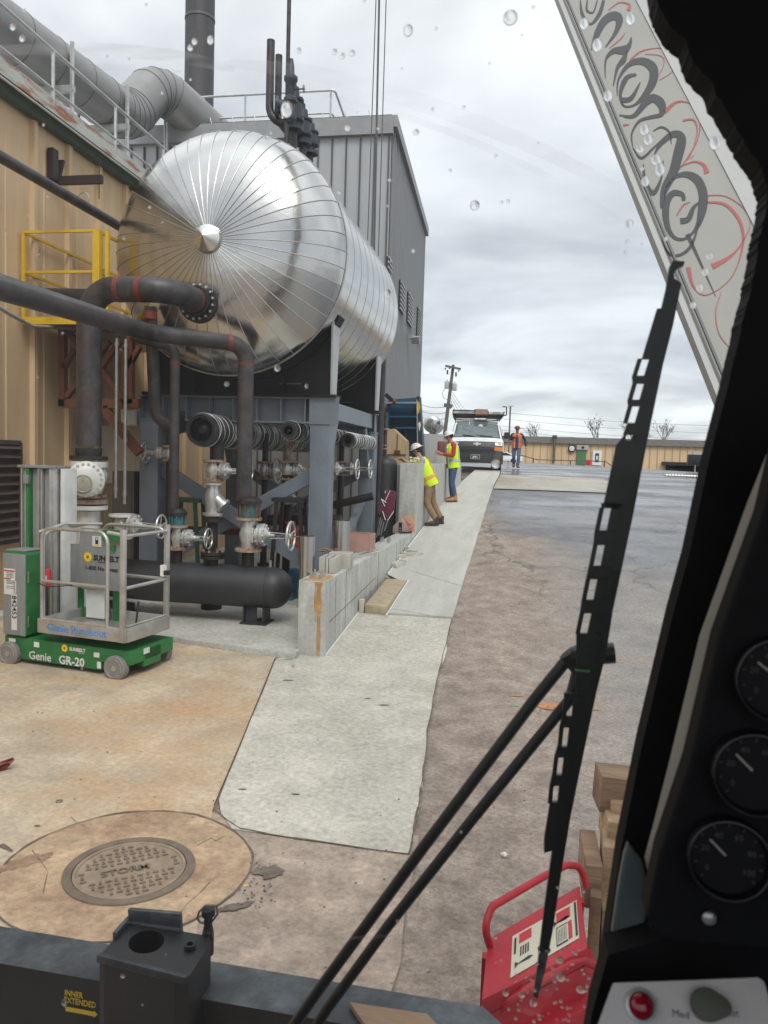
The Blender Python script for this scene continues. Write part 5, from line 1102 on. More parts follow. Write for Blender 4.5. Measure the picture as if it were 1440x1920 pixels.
rail([lp(bA0+.05, bB0+.02, z1), lp(bA0+.05, bB0+.02, zt_-.05), lp(bA0+.05, bB1, zt_-.0)], .1); rail([lp(bA0, bB0, zt_-.05), lp(bA0+.05, bB0+.35, zt_+.02), lp(bA0+.22, bB1-.02, zt_)], .1)
for (a, b_) in ((bA1-.04, bB0), (bA1-.04, bB1)): MB().box(lp(a, b_, (z0+zt_)/2+.02), (.05, .05, zt_-z0+.04), Ru).obj('gate_post', m_alu, lf, bevel=.006)
rail([lp(bA1-.04, bB0, zt_-.03), lp(bA1-.04, bB1, zt_-.03)], 0); rail([lp(bA1-.04, bB0, zm), lp(bA1-.04, bB1, zm)], 0); rail([lp(bA1-.04, bB0, z1+.0), lp(bA1-.04, bB1, z1)], 0, .014); rail([lp(bA1-.23, bB0, zt_), lp(bA1-.04, bB0+.02, zt_-.02)], 0)
MB().box(lp(bA1-.04, bB1-.06, zm+.1), (.05, .05, .12), Ru).obj('gate_latch', m_white, lf); MB().box(lp(bA1-.0, bB1-.06, zm+.08), (.05, .05, .05), Ru).obj('latch_knob', m_black, lf)
# back panel with lettering
pb = .42; pn = MB(); a0, a1 = .42, 1.15
pn.prism([lp(a0, pb, .83), lp(a1, pb, .83), lp(a1, pb, 1.50), lp(a0+.13, pb, 1.50), lp(a0+.12, pb, 1.32), lp(a0, pb, 1.31)], v_*.02); pano = pn.obj('control_panel', m_gpan, lf, bevel=.004)
def pl(a, z, d=.0): return lp(a, pb-.003-d, z)
MB().box(pl(a0+.36, 1.36, .001), (.12, .004, .115), Ru).obj('sticker', m_label, pano)
MB().prism([pl(a0+.34, 1.33, .004), pl(a0+.38, 1.33, .004), pl(a0+.38, 1.39, .004), pl(a0+.36, 1.37, .004), pl(a0+.34, 1.39, .004)], v_*.002).obj('sticker_mark', m_blacki, pano); MB().box(pl(a0+.36, 1.40, .004), (.05, .002, .012), Ru).obj('sticker_mark', m_lblue, pano); MB().box(pl(a0+.36, 1.32, .004), (.08, .002, .012), Ru).obj('sticker_mark', m_ylw, pano)
def sunlogo(c, r, par, d):
    P = []
    for k in range(24): a = 2*PI*k/24+.1; q = r*(1 if k % 2 else .72); P.append(c+u*math.cos(a)*q+Z_*math.sin(a)*q)
    MB().prism(P, -v_*.003).obj('logo_sun', m_ylw, par); MB().lathe(c-v_*.003, -v_, [(0, r*.3), (.002, r*.3)], 16).obj('logo_centre', M('logo_brown', (.35, .14, .02), .5), par)
sunlogo(pl(a0+.24, 1.18), .062, pano, 0)
text('SUNBELT', .082, pl(a0+.315, 1.15), u, Z_, m_blacki, pano, ext=.001, bold=.003); text('RENTALS', .025, pl(a0+.38, 1.122), u, Z_, m_blacki, pano, ext=.001, squash=1.5); text('1-800 No Sweat', .066, pl(a0+.20, 1.04), u, Z_, m_blacki, pano, ext=.001, bold=.001)
b = MB(); b.rbox(lp(1.02, pb-.02, 1.44), (.28, .05, .12), .02, Ru, ax=1); b.rbox(lp(1.0, pb-.015, 1.30), (.06, .03, .06), .01, Ru, ax=1); b.obj('upper_control', m_green, lf); b = MB(); [b.cyl(lp(1.2+.06*k, pb-.05, 1.44), lp(1.2+.06*k, pb-.10, 1.44), .022) for k in range(2)]; b.obj('joystick', m_galv, lf)
b = MB(); b.prism([lp(.40, .56, .36), lp(.95, .56, .36), lp(.95, .56, .86), lp(.88, .56, .86), lp(.88, .56, .43), lp(.47, .56, .43), lp(.47, .56, .9), lp(.40, .56, .9)], v_*.03); b.obj('mast_frame', m_green, lf)
MB().lathe(lp(.40, .10, .88), Z_, [(0, .035), (.17, .035), (.19, .02)], 16).obj('red_canister', m_red, lf); MB().box(lp(.41, .06, .97), (.03, .005, .06), Ru).obj('sticker', m_label, lf); MB().box(lp(.62, .5, 1.05), (.2, .02, .5), Ru).obj('document_box', m_alu, lf); MB().box(lp(.7, .5, .66), (.24, .02, .34), Ru).obj('lower_plate', m_label, lf); MB().box(lp(.64, .485, 1.17), (.13, .006, .09), Ru).obj('white_sticker', m_label, lf)
MB().tube(fillet([lp(.95, .4, .72), lp(1.0, .38, .55), lp(.97, .3, .42)], .06), .012, 8).obj('cable', m_rubber, lf); MB().tube(fillet([lp(.44, -.09, zm-.02), lp(.6, -.12, zm-.05), lp(.9, -.1, zm-.01)], .2), .006, 6).obj('cable', m_rubber, lf)
b = MB(); b.tube([lp(1.34, .4, .75), lp(1.34, .35, .45)], .012, 6); b.obj('chain', m_black, lf)
# chassis lettering
zf = -.004
def cpn(a, z): return lp(a, -.0045, z)
sunlogo(cpn(.72, .262), .045, ch_, 0); text('SUNBELT', .050, cpn(.78, .245), u, Z_, m_label, ch_, ext=.001, bold=.002); text('RENTALS', .016, cpn(.90, .225), u, Z_, m_label, ch_, ext=.001)
fc_ = lambda a, z: lp(a, -.0025, z)
text('Genie', .125, fc_(.24, .095), u, Z_, m_label, ch_, ext=.002, bold=.001); text('GR-20', .125, fc_(.64, .09), u, Z_, m_label, ch_, ext=.002, bold=.003)
for (a, z, w_, h_) in ((.02, .275, .09, .035), (.35, .26, .07, .055), (1.13, .235, .07, .05), (1.16, .13, .05, .07)): MB().box(lp(a, -.006 if z > .2 else -.004, z), (w_, .004, h_), Ru).obj('sticker', m_label, ch_)
MB().box(lp(LC+.177, .25, .27), (.004, .1, .06), Ru).obj('sticker', m_label, ch_)
MB().box(lp(LC-.05, .0, .16), (.2, .04, .14), Ru).obj('steering_link', m_green, lf, bevel=.01)
# ================================================================ PEOPLE
def skin(name, nodes, edges, root, mat, parent, sub=2, label=None):
    """nodes {key:(co, r)}; grown with a skin modifier, baked to a mesh"""
    keys = list(nodes); ix = {k: i for i, k in enumerate(keys)}; me = bpy.data.meshes.new(name)
    me.from_pydata([tuple(nodes[k][0]) for k in keys], [(ix[a], ix[b]) for a, b in edges], [])
    bm = bmesh.new(); bm.from_mesh(me); ly = bm.verts.layers.skin.verify(); bm.verts.ensure_lookup_table()
    for i, k in enumerate(keys):
        r_ = nodes[k][1]; bm.verts[i][ly].radius = r_ if isinstance(r_, tuple) else (r_, r_); bm.verts[i][ly].use_root = (k == root)
    bm.to_mesh(me); bm.free()
    o = bpy.data.objects.new('tmp', me); link(o); md = o.modifiers.new('s', 'SKIN'); md.use_smooth_shade = True; m2 = o.modifiers.new('d', 'SUBSURF'); m2.levels = sub; m2.render_levels = sub
    dg = bpy.context.evaluated_depsgraph_get(); dg.update(); me2 = bpy.data.meshes.new_from_object(o.evaluated_get(dg)); bpy.data.objects.remove(o)
    me2.name = name; T = Matrix.Translation(-org(parent)); me2.transform(T); me2.materials.clear(); me2.materials.append(mat); me2.shade_smooth()
    q = bpy.data.objects.new(name, me2); link(q); q.parent = parent
    if label: q['label'] = label
    return q
def loft(rings, seg=20, cap=True):
    """rings: (centre, side vector, front vector) half axes"""
    b = MB(); n = len(rings)
    for c, sx, fy in rings:
        for k in range(seg):
            a = 2*PI*k/seg; ca, sa = math.cos(a), math.sin(a); e = .8
            b.v.append(V(c)+V(sx)*math.copysign(abs(ca)**e, ca)+V(fy)*math.copysign(abs(sa)**e, sa))
    for j in range(n-1):
        for k in range(seg): A_ = j*seg; B_ = A_+seg; b.face([A_+k, A_+(k+1) % seg, B_+(k+1) % seg, B_+k])
    if cap: b.face([k for k in range(seg)][::-1]); b.face([(n-1)*seg+k for k in range(seg)])
    return b
def person(label, foot, face, H_, P, cols, hat='hard', helmet=None, group=None):
    """foot: ground point; face: heading unit vector; P joints in (side, forward, up) metres for a 1.75 m body"""
    t = thing('person', label, 'person', foot, group); f = V(face).normalized(); s_ = V((f.y, -f.x, 0)); k = H_/1.75
    def W(p): return V(foot)+(s_*p[0]+f*p[1]+Z_*p[2])*k
    J = {a: W(b) for a, b in P.items()}
    hd = J['head']; up = (hd-J['neck']).normalized(); hf = (J['look']-hd); hf = (hf-up*hf.dot(up)).normalized(); hs = hf.cross(up)
    N_ = {}; E_ = []
    def nd(a, c, r_): N_[a] = (c, r_ if isinstance(r_, tuple) else r_*k)
    nd('pelvis', J['pelvis'], .125); nd('waist', J['pelvis'].lerp(J['chest'], .5), .115); nd('chest', J['chest'], .13); nd('neckb', J['chest'].lerp(J['neck'], .75), .075); nd('neck', J['neck'], .056)
    nd('jaw', hd-up*.055*k+hf*.015*k, .062); nd('head', hd+up*.01*k, .078); nd('crown', hd+up*.075*k-hf*.01*k, .06); nd('nose', hd-up*.012*k+hf*.10*k, .012); nd('chin', hd-up*.10*k+hf*.055*k, .026)
    E_ += [('pelvis', 'waist'), ('waist', 'chest'), ('chest', 'neckb'), ('neckb', 'neck'), ('neck', 'jaw'), ('jaw', 'head'), ('head', 'crown'), ('head', 'nose'), ('jaw', 'chin')]
    for sd, sg in (('L', -1), ('R', 1)):
        nd('ear'+sd, hd+hs*(sg*.082*k)-up*.01*k, .016); E_.append(('head', 'ear'+sd))
        for a, r_, pr in (('sh', .062, 'chest'), ('el', .044, 'sh'), ('wr', .030, 'el'), ('hip', .088, 'pelvis'), ('kn', .062, 'hip'), ('an', .042, 'kn')):
            nd(a+sd, J[a+sd], r_); E_.append((pr if pr in ('chest', 'pelvis') else pr+sd, a+sd))
        ft = J['toe'+sd]; nd('toe'+sd, ft, .036); E_.append(('an'+sd, 'toe'+sd))
        # hand: palm and five fingers
        d = (J['wr'+sd]-J['el'+sd]).normalized(); hx = d.cross(f if abs(d.dot(f)) < .9 else Z_).normalized(); hz = hx.cross(d)
        pm = J['wr'+sd]+d*.075*k; nd('palm'+sd, pm, .030); E_.append(('wr'+sd, 'palm'+sd))
        for q, (off, ln) in enumerate(((-.028, .062), (-.01, .078), (.009, .074), (.027, .055))):
            b0 = pm+d*.03*k+hx*off*k; b1 = b0+d*ln*.55*k+hz*.012*k; b2 = b1+d*ln*.35*k+hz*.03*k
            nd('f%d%s' % (q, sd), b0, .0105); nd('g%d%s' % (q, sd), b1, .0095); nd('h%d%s' % (q, sd), b2, .008); E_ += [('palm'+sd, 'f%d%s' % (q, sd)), ('f%d%s' % (q, sd), 'g%d%s' % (q, sd)), ('g%d%s' % (q, sd), 'h%d%s' % (q, sd))]
        b0 = pm-d*.02*k-hx*.04*k; b1 = b0+d*.035*k-hx*.02*k+hz*.02*k; nd('t0'+sd, b0, .012); nd('t1'+sd, b1, .010); E_ += [('palm'+sd, 't0'+sd), ('t0'+sd, 't1'+sd)]
    m_skin = M('skin', (.42, .23, .16), .6, var=.08)
    skin('body', N_, E_, 'pelvis', m_skin, t, 1)
    ax = s_  # side axis of the torso
    pel, che, nk = J['pelvis'], J['chest'], J['neck']; upT = (nk-pel).normalized(); shs = (J['shR']-J['shL']).normalized(); fr = upT.cross(shs)*-1
    if fr.dot(f) < 0: fr = -fr
    def ring(t_, w_, d_, off=0): c = pel.lerp(nk, t_); return (c+fr*off*k, shs*w_*k, fr*d_*k)
    g_ = cols.get('puff', 0)
    # shirt: torso and sleeves
    sh = loft([ring(-.16, .17, .125), ring(.0, .175, .13), ring(.25, .165, .125), ring(.5, .18, .135), ring(.72, .19, .135), ring(.84, .175, .115), ring(.93, .10, .08), ring(.99, .06, .062)])
    for sd in 'LR':
        a, e_, w_ = J['sh'+sd], J['el'+sd], J['wr'+sd]; sp_ = che.lerp(nk, .45)
        sh.tube(fillet([sp_, a, e_, w_], .05*k, 4), [(.075 if i < 2 else .066-.0022*i)*k+g_*.01 for i in range(len(fillet([sp_, a, e_, w_], .05*k, 4)))], 12)
    sh.obj('shirt', cols['shirt'], t, smooth=60)
    # trousers
    N_ = {'p': (pel+upT*.06*k, .15*k), 'c': (pel-upT*.06*k, .125*k)}; E_ = [('p', 'c')]
    for sd in 'LR':
        h_, kn, an = J['hip'+sd], J['kn'+sd], J['an'+sd]; N_['h'+sd] = (h_.lerp(kn, .12), .105*k); N_['m'+sd] = (h_.lerp(kn, .6), .090*k); N_['k'+sd] = (kn, .080*k); N_['q'+sd] = (kn.lerp(an, .5), .074*k); N_['a'+sd] = (an+Z_*.02*k, .068*k)
        E_ += [('c', 'h'+sd), ('h'+sd, 'm'+sd), ('m'+sd, 'k'+sd), ('k'+sd, 'q'+sd), ('q'+sd, 'a'+sd)]
    skin('trousers', N_, E_, 'p', cols['trousers'], t, 2)
    for sd in 'LR':
        an, to = J['an'+sd], J['toe'+sd]; d = (to-an); d.z = 0; d.normalize(); x_ = V((d.y, -d.x, 0)); zb = to.z-.035*k
        he = V((an.x, an.y, zb))-d*.06*k; b = MB(); R3 = [(0, .036, .05), (.03, .043, .105), (.10, .046, .11), (.15, .047, .085), (.22, .052, .065), (.28, .045, .055), (.30, .028, .03)]
        rs_ = [(he+d*q*k+Z_*h_*.5*k, x_*w_*k, Z_*h_*.5*k) for q, w_, h_ in R3]; b = loft(rs_, 14); b.lathe(V((an.x, an.y, zb+.05*k)), Z_, [(0, .055*k), (.13*k, .058*k)], 14); bo = b.obj('boot', cols['boots'], t, smooth=60)
        loft([(he+d*q*k+Z_*.008*k, x_*(w_+.006)*k, Z_*.011*k) for q, w_, h_ in R3], 14).obj('sole', m_black, bo)
    if cols.get('vest'):
        ve = loft([ring(-.20, .20, .16), ring(.0, .198, .155), ring(.25, .19, .15), ring(.5, .198, .155), ring(.72, .20, .155), ring(.86, .165, .125), ring(.93, .12, .095)], 24, cap=False)
        vo = ve.obj('vest', cols['vest'], t, smooth=60); tr = cols['tape']
        R1 = [ring(.08, .2065, .163), ring(.19, .2035, .161)]; loft(R1, 24, cap=False).obj('reflective_band', tr, vo)
        for sg in (-1, 1):
            for fb in (-1, 1):
                P_ = [pel.lerp(nk, q)+shs*sg*.105*k*(1 if q < .8 else .8)+fr*fb*dd*k for q, dd in ((-.2, .150), (0, .146), (.25, .140), (.5, .146), (.72, .146), (.86, .112), (.95, .05))]
                b = MB()
                for a_, c_ in zip(P_, P_[1:]): b.beam(a_, c_, .05*k, .018*k, fr*fb)
                b.obj('reflective_strap', tr, vo)
        if cols.get('open'):
            b = loft([ring(-.16, .095, .185), ring(.3, .095, .182), ring(.6, .09, .180), ring(.84, .05, .150)], 16, cap=False); b.obj('shirt_front', cols['shirt2'], t, smooth=60)
    # hat
    hm = cols['hat']; c = hd+up*.055*k-hf*.005*k; b = MB(); Rr = .118*k
    if hat == 'hard':
        b.lathe(c, up, [(-.01, Rr+.0), (.0, Rr)]+[(.105*k*math.sin(a), Rr*math.cos(a)) for a in [PI/2*i/7 for i in range(1, 8)]], 24, cap=False)
        hb = b.obj('helmet', hm, t, smooth=60); b = MB(); b.lathe(c-up*.012*k, up, [(0, Rr*.95), (0, Rr*1.32), (.008, Rr*1.30), (.016, Rr*.95)], 28); 
        b.obj('brim', hm, hb)
    b = MB(); b.ell(hd+up*.015*k-hf*.028*k, (.088*k, .088*k, .085*k), 14, 10); 
    b.obj('hair', cols['hair'], t)
    for sg in (-1, 1): MB().ell(hd+hf*.078*k+hs*sg*.032*k+up*.012*k, (.012*k,)*3, 8, 6).obj('eye', m_black, t)
    MB().ell(hd+hf*.083*k-up*.055*k, (.024*k, .024*k, .006*k), 8, 6).obj('mouth', M('lip', (.25, .09, .08), .6), t)
    return t, J
m_hv = M('hivis_yellow', (.62, .85, .02), .6, var=.08, sc=8); m_tape = M('silver_tape', (.52, .54, .52), .3, .3); m_otape = M('orange_tape', (.75, .33, .12), .5)
m_shg = M('grey_cloth', (.26, .27, .29), .9, var=.15, sc=12); m_shr = M('red_cloth', (.42, .03, .03), .9, var=.15, sc=12); m_jean = M('denim', (.05, .085, .16), .9, var=.3, sc=10); m_khaki = M('khaki_cloth', (.26, .17, .10), .9, var=.2, sc=10)
m_brn = M('tan_boot', (.36, .17, .06), .7, var=.15); m_dkb = M('dark_boot', (.05, .035, .03), .7); m_hair = M('dark_hair', (.03, .02, .015), .8)
m_hatw = M('white_helmet', (.75, .75, .72), .35); m_hats = M('helmet_with_stickers', (.72, .70, .62), .4, col2=(.35, .16, .12), thr=(.52, .56), sc=34); m_hatr = M('maroon_helmet', (.16, .04, .04), .4)
fy = 16.5; f1 = V((atY(815, 985, fy).x, fy, g(-1.75, fy)+.035))
person('worker in yellow vest with orange stripes and tan trousers leaning on the concrete pier', f1, (-1, -.15, 0), 1.78, dict(
    pelvis=(0, .12, .93), chest=(0, .30, 1.24), neck=(0, .37, 1.42), head=(0, .43, 1.55), look=(0, .8, 1.48), shL=(-.19, .30, 1.33), shR=(.19, .30, 1.33), elL=(-.24, .42, 1.16), elR=(.24, .42, 1.16), wrL=(-.16, .64, 1.30), wrR=(.14, .64, 1.30),
    hipL=(-.10, .12, .88), hipR=(.10, .12, .88), knL=(-.11, .19, .47), knR=(.10, .05, .47), anL=(-.11, -.02, .09), anR=(.10, -.14, .09), toeL=(-.13, .13, .035), toeR=(.12, .02, .035)),
    dict(shirt=m_shg, trousers=m_khaki, boots=m_dkb, vest=m_hv, tape=m_otape, hat=m_hats, hair=m_hair), group='workers in yellow vests')
fy = 19.8; f2 = V((atY(846, 942, fy).x, fy, g(-1.7, fy)+.035))
person('worker in yellow vest with red sleeves, jeans, tan boots and white helmet', f2, (-.95, -.3, 0), 1.80, dict(
    pelvis=(0, -.02, .94), chest=(0, .02, 1.27), neck=(0, .06, 1.47), head=(0, .11, 1.60), look=(0, .5, 1.45), shL=(-.20, .02, 1.39), shR=(.20, .02, 1.39), elL=(-.27, .05, 1.12), elR=(.27, .06, 1.13), wrL=(-.16, .28, 1.16), wrR=(.12, .28, 1.18),
    hipL=(-.10, -.02, .89), hipR=(.10, -.02, .89), knL=(-.11, .03, .48), knR=(.11, -.01, .48), anL=(-.13, -.06, .09), anR=(.12, -.05, .09), toeL=(-.15, .10, .035), toeR=(.14, .11, .035)),
    dict(shirt=m_shr, trousers=m_jean, boots=m_brn, vest=m_hv, tape=m_tape, hat=m_hatw, hair=m_hair), group='workers in yellow vests')
fy = 33; p3_ = atY(967, 877, fy); f3 = V((p3_.x, fy, g(p3_.x, fy)+.035))
person('man in open orange vest over dark jacket and blue shirt, walking toward the camera', f3, (.05, -1, 0), 1.76, dict(
    pelvis=(0, 0, .93), chest=(0, .0, 1.26), neck=(0, .01, 1.46), head=(0, .03, 1.59), look=(0, .5, 1.55), shL=(-.20, 0, 1.38), shR=(.20, 0, 1.38), elL=(-.34, -.05, 1.14), elR=(.33, .02, 1.12), wrL=(-.38, .05, .90), wrR=(.10, .20, 1.27),
    hipL=(-.10, 0, .88), hipR=(.10, 0, .88), knL=(-.10, .14, .49), knR=(.10, -.02, .48), anL=(-.07, .16, .09), anR=(.08, -.22, .14), toeL=(-.09, .31, .035), toeR=(.09, -.10, .05)),
    dict(shirt=M('black_jacket', (.02, .02, .022), .8), trousers=M('blue_jeans', (.08, .13, .22), .9, var=.3, sc=10), boots=m_dkb, vest=M('hivis_orange', (.55, .12, .05), .6), tape=M('vest_tape', (.60, .2, .1), .5), hat=m_hatr, hair=m_hair, open=1, shirt2=M('navy_shirt', (.03, .05, .10), .9)))
# ================================================================ VAN
vy = 29.6; vc = V((atY(893, 870, vy).x, vy, 0)); vc.z = g(vc.x, vy)
vn = thing('parked_van', 'white panel van facing the camera with a loaded ladder rack on its roof', 'van', vc)
va = math.radians(4); vf = V((math.sin(va), -math.cos(va), 0)); vs_ = V((math.cos(va), math.sin(va), 0)); Rv = Matrix((vs_, -vf, Z_)).transposed()
def vp(x, y, z): return vc+vs_*x-vf*y+Z_*z
m_vw = M('van_white', (.74, .75, .76), .28, var=.04, coat=.3); m_dkp = M('dark_grille', (.025, .027, .03), .5)
prof_ = [(.10, .34), (.04, .60), (.02, .95), (.10, 1.13), (.35, 1.22), (.95, 1.31), (1.25, 1.55), (1.62, 1.93), (1.85, 2.03), (2.3, 2.08), (5.3, 2.08), (5.6, 1.9), (5.65, .34)]
def hw_(z): return 1.0 if z < 1.2 else 1.0-(z-1.2)*.19
b = MB(); nX = 10; np_ = len(prof_)
for (y, z) in prof_:
    w_ = hw_(z)
    for i in range(nX+1):
        t = -1+2*i/nX; bow = .10*t*t if y < 2 else 0; dr = .05*t**4 if z > 1.25 and y > 1.2 else (.03*t**4)
        b.v.append(vp(t*w_, y+bow, z-dr*(0 if z < .5 else 1)))
for j in range(np_-1):
    for i in range(nX): A_ = j*(nX+1)+i; b.face([A_, A_+1, A_+nX+2, A_+nX+1])
b.face([j*(nX+1) for j in range(np_)][::-1]); b.face([j*(nX+1)+nX for j in range(np_)])
b.obj('body', m_vw, vn, smooth=35)
def on_front(x, s0, off=.015):   # point on the profile, s0 = index position
    j = int(s0); t = s0-j; (ya, za), (yb_, zb2) = prof_[j], prof_[min(j+1, np_-1)]; y = ya+(yb_-ya)*t; z = za+(zb2-za)*t; w_ = hw_(z); tt = x
    n_ = V((0, -(zb2-za), (yb_-ya))); n_.normalize(); return vp(tt*w_, y+.10*tt*tt+n_.y*off, z-(.05*tt**4 if z > 1.25 and y > 1.2 else .03*tt**4)+n_.z*off)
def patch(name, mat, par, x0, x1, s0, s1, off=.015, nx=8, ns=4, inset=0, **kw):
    b = MB()
    for j in range(ns+1):
        for i in range(nx+1):
            x = x0+(x1-x0)*i/nx; sx = 1-inset*(j/ns); b.v.append(on_front(x*sx, s0+(s1-s0)*j/ns, off))
    for j in range(ns):
        for i in range(nx): A_ = j*(nx+1)+i; b.face([A_, A_+1, A_+nx+2, A_+nx+1])
    return b.obj(name, mat, par, smooth=60, **kw)
ws_ = patch('windscreen', M('van_glass', (.10, .125, .13), .08, spec=.8, var=.3, sc=4), vn, -.90, .90, 5.12, 7.75, .012, 8, 8); patch('windscreen_frame', m_dkp, vn, -.94, .94, 5.05, 7.85, .006, 8, 8)
MB().ell(on_front(.15, 6.6, .03), (.09, .02, .06), 8, 6).obj('dash_paper', m_label, ws_); MB().box(on_front(-.35, 6.8, .03), (.05, .02, .14), Rv).obj('dash_paper', m_label, ws_)
grl = patch('grille', m_dkp, vn, -.98, .98, 1.55, 3.0, .02)
for s0 in (1.75, 2.0, 2.35): patch('grille_bar', M('grey_trim', (.09, .095, .10), .4, .3), grl, -.66, .66, s0, s0+.07, .035, 6, 1)
patch('bumper', M('bumper_dark', (.045, .047, .05), .55), vn, -1.0, 1.0, 0, 1.35, .07, 8, 3); patch('bumper_lip', m_dkp, vn, -1.0, 1.0, 1.3, 1.6, .05, 8, 1)
for sg in (-1, 1):
    x0, x1 = (.70, .97) if sg > 0 else (-.97, -.70)
    h_ = patch('headlight', M('lamp_glass', (.45, .48, .5), .15, .3), vn, x0+.0, x1-.02 if sg > 0 else x1, 2.35, 2.85, .035, 3, 2); patch('indicator', M('amber_lens', (.70, .22, .03), .3), vn, x0-.04*(sg > 0), x1, 1.62, 2.0, .04, 3, 1); MB().lathe(on_front((x0+x1)/2, 2.6, .03), vf, [(0, .07), (.02, .065)], 14).obj('reflector', m_label, h_)
    b = MB(); b.rbox(vp(sg*1.16, .98, 1.42), (.22, .10, .26), .04, Rv, ax=1); b.beam(vp(sg*.97, 1.05, 1.36), vp(sg*1.1, .98, 1.38), .04, .05); b.obj('wing_mirror', m_rubber, vn)
    for y in (.95, 4.55):
        wl = MB().lathe(vp(sg*.72, y, .36), vs_*sg, [(0, .36), (.22, .36), (.25, .33), (.25, .2), (.22, .2)], 28).obj('wheel', m_rubber, vn); MB().lathe(vp(sg*.93, y, .36), vs_*sg, [(0, .2), (.02, .17), (.01, .05), (.03, .03)], 20).obj('hub', m_galv, wl)
    b = MB(); b.prism([vp(sg*1.0, 1.45, 1.32), vp(sg*1.0, 2.45, 1.32), vp(sg*.9, 2.45, 1.86), vp(sg*.9, 1.78, 1.86)], vs_*sg*.012); b.obj('side_window', m_glass_dk, vn)
    b = MB(); b.tube([on_front(-.55 if sg < 0 else .1, 5.25, .03), on_front(-.1 if sg < 0 else .62, 5.15 if sg < 0 else 5.2, .035)], .012, 5); b.tube([on_front(-.6 if sg < 0 else -.05, 5.4, .035), on_front(-.1 if sg < 0 else .62, 5.15, .035)], .008, 5); b.obj('wiper', m_rubber, vn)
em = on_front(0, 2.45, .05)
b = MB(); b.prism([em+vs_*x+Z_*z for x, z in ((-.15, -.03), (-.04, -.03), (-.055, -.06), (.055, -.06), (.04, -.03), (.13, -.03), (.15, .03), (.04, .03), (.055, .055), (-.055, .055), (-.04, .03), (-.13, .03))], vf*.02); b.obj('badge', m_label, vn)
pp = on_front(-.05, .9, .085); pl_ = MB().rbox(pp, (.34, .02, .17), .02, Rv, ax=1).obj('number_plate', m_black, vn); b = MB()
for (x, z, w_, h_) in ((0, .077, .34, .012), (0, -.077, .34, .012), (-.165, 0, .012, .16), (.165, 0, .012, .16)): b.box(pp+vs_*x+Z_*z+vf*.012, (w_, .006, h_), Rv)
b.obj('plate_border', m_label, pl_); text('JMC', .12, pp+vf*.014-Z_*.042, vs_, Z_, m_label, pl_, ext=.002, bold=.003, align='CENTER')
# roof rack and load
b = MB()
for y in (2.2, 4.6):
    b.beam(vp(-.95, y, 2.2), vp(.98, y, 2.2), .05, .05, Z_)
    for sg in (-1, 1): b.beam(vp(sg*.9, y, 2.02), vp(sg*.9, y, 2.36), .04, .04)
for sg in (-.9, .9): b.beam(vp(sg, 2.2, 2.2), vp(sg, 4.6, 2.2), .04, .04, Z_)
b.obj('roof_rack', m_black, vn)
for (x0, x1, n_, lab) in ((-.98, -.10, 4, 'stack of dark ladders on the left of the van roof rack'), (.42, 1.04, 3, 'dark bundle with a protruding ladder end on the right of the van roof rack')):
    t = thing('ladder', lab, 'ladder', vp((x0+x1)/2, 1.8, 2.24), 'ladders on the van roof')
    for r_ in range(n_):
        z = 2.26+.05*r_
        for x in (x0+.02*(r_ % 2), x1-.02*(r_ % 2)): MB().beam(vp(x, 1.5, z), vp(x, 4.9, z), .035, .06, Z_).obj('rail', m_galv if r_ == 1 else m_black, t)
        b = MB()
        for q in range(9): b.cyl(vp(x0, 1.7+q*.36, z), vp(x1, 1.7+q*.36, z), .017)
        b.box(vp((x0+x1)/2, 1.52, z), (abs(x1-x0)*.5, .02, .02), Rv); b.obj('rungs', m_galv if r_ in (1, 2) else m_black, t)
tag(MB().box(vp(.15, 3.0, 2.36), (.50, 3.0, .2), Rv).obj('plank_stack', M('reddish_plank', (.32, .19, .15), .7, var=.2)), 'reddish brown planks between the ladders on the van roof', 'planks')
b = MB(); b.tube(fillet([vp(.98, 1.3, 2.22), vp(1.12, 1.3, 2.22), vp(1.12, 1.3, 2.56), vp(.96, 1.3, 2.56)], .04), .022, 8); b.obj('rack_hoop', m_black, vn)
# car far behind the van
q = onG(975, 868); cc_ = V((-1.6, 58, g(-1.6, 58)-.1))
t = thing('far_car', 'pale car mostly hidden beyond the van and the walking man', 'car', cc_)
b = MB(); pr_ = [(-2.2, .3), (-2.2, .75), (-1.2, .9), (-.6, 1.35), (.9, 1.38), (1.6, .95), (2.2, .85), (2.2, .3)]
b.prism([cc_+V((y*.9-.2, 0, z*.62)) for y, z in pr_], (0, 1.7, 0)); b.obj('body', m_vw, t, bevel=.06); MB().prism([cc_+V((y*.9-.2, -.01, z*.62)) for y, z in [(-1.05, .93), (-.55, 1.27), (.85, 1.3), (1.4, .97)]], (0, 1.72, 0)).obj('window', m_glass_dk, t)
for y in (-1.5, 1.3): MB().cyl(cc_+V((y-.2, -.02, .2)), cc_+V((y-.2, 1.74, .2)), .2).obj('wheel', m_rubber, t)
# ================================================================ FAR BUILDING
DB = 70
fb_ = thing('far_building', 'long low tan metal building across the far end of the yard', 'building', atY(1130, 885, DB))
m_tanf = M('far_tan_siding', (.60, .43, .26), .6, var=.08, sc=.5)
rl_, rr_ = atY(700, 812, DB), atY(1380, 838, DB); zt_ = (rl_.z+rr_.z)/2+.03; xl_, xr_ = rl_.x, atY(1420, 838, DB).x
b = MB(); b.box(((xl_+xr_)/2, DB+6, (zt_)/2), (xr_-xl_, 12, zt_)); b.obj('wall', m_tanf, fb_)
b = MB(); x = xl_+.2
while x < xr_: b.box((x, DB-.02, zt_/2), (.06, .05, zt_-.1)); x += .62
b.obj('siding_ribs', M('far_rib', (.40, .27, .15), .6), fb_)
b = MB(); b.box(((xl_+xr_)/2, DB-.1, zt_-.05), (xr_-xl_+.2, .3, .55)); b.obj('roof_edge', M('far_roof_edge', (.17, .165, .15), .7, var=.2), fb_)
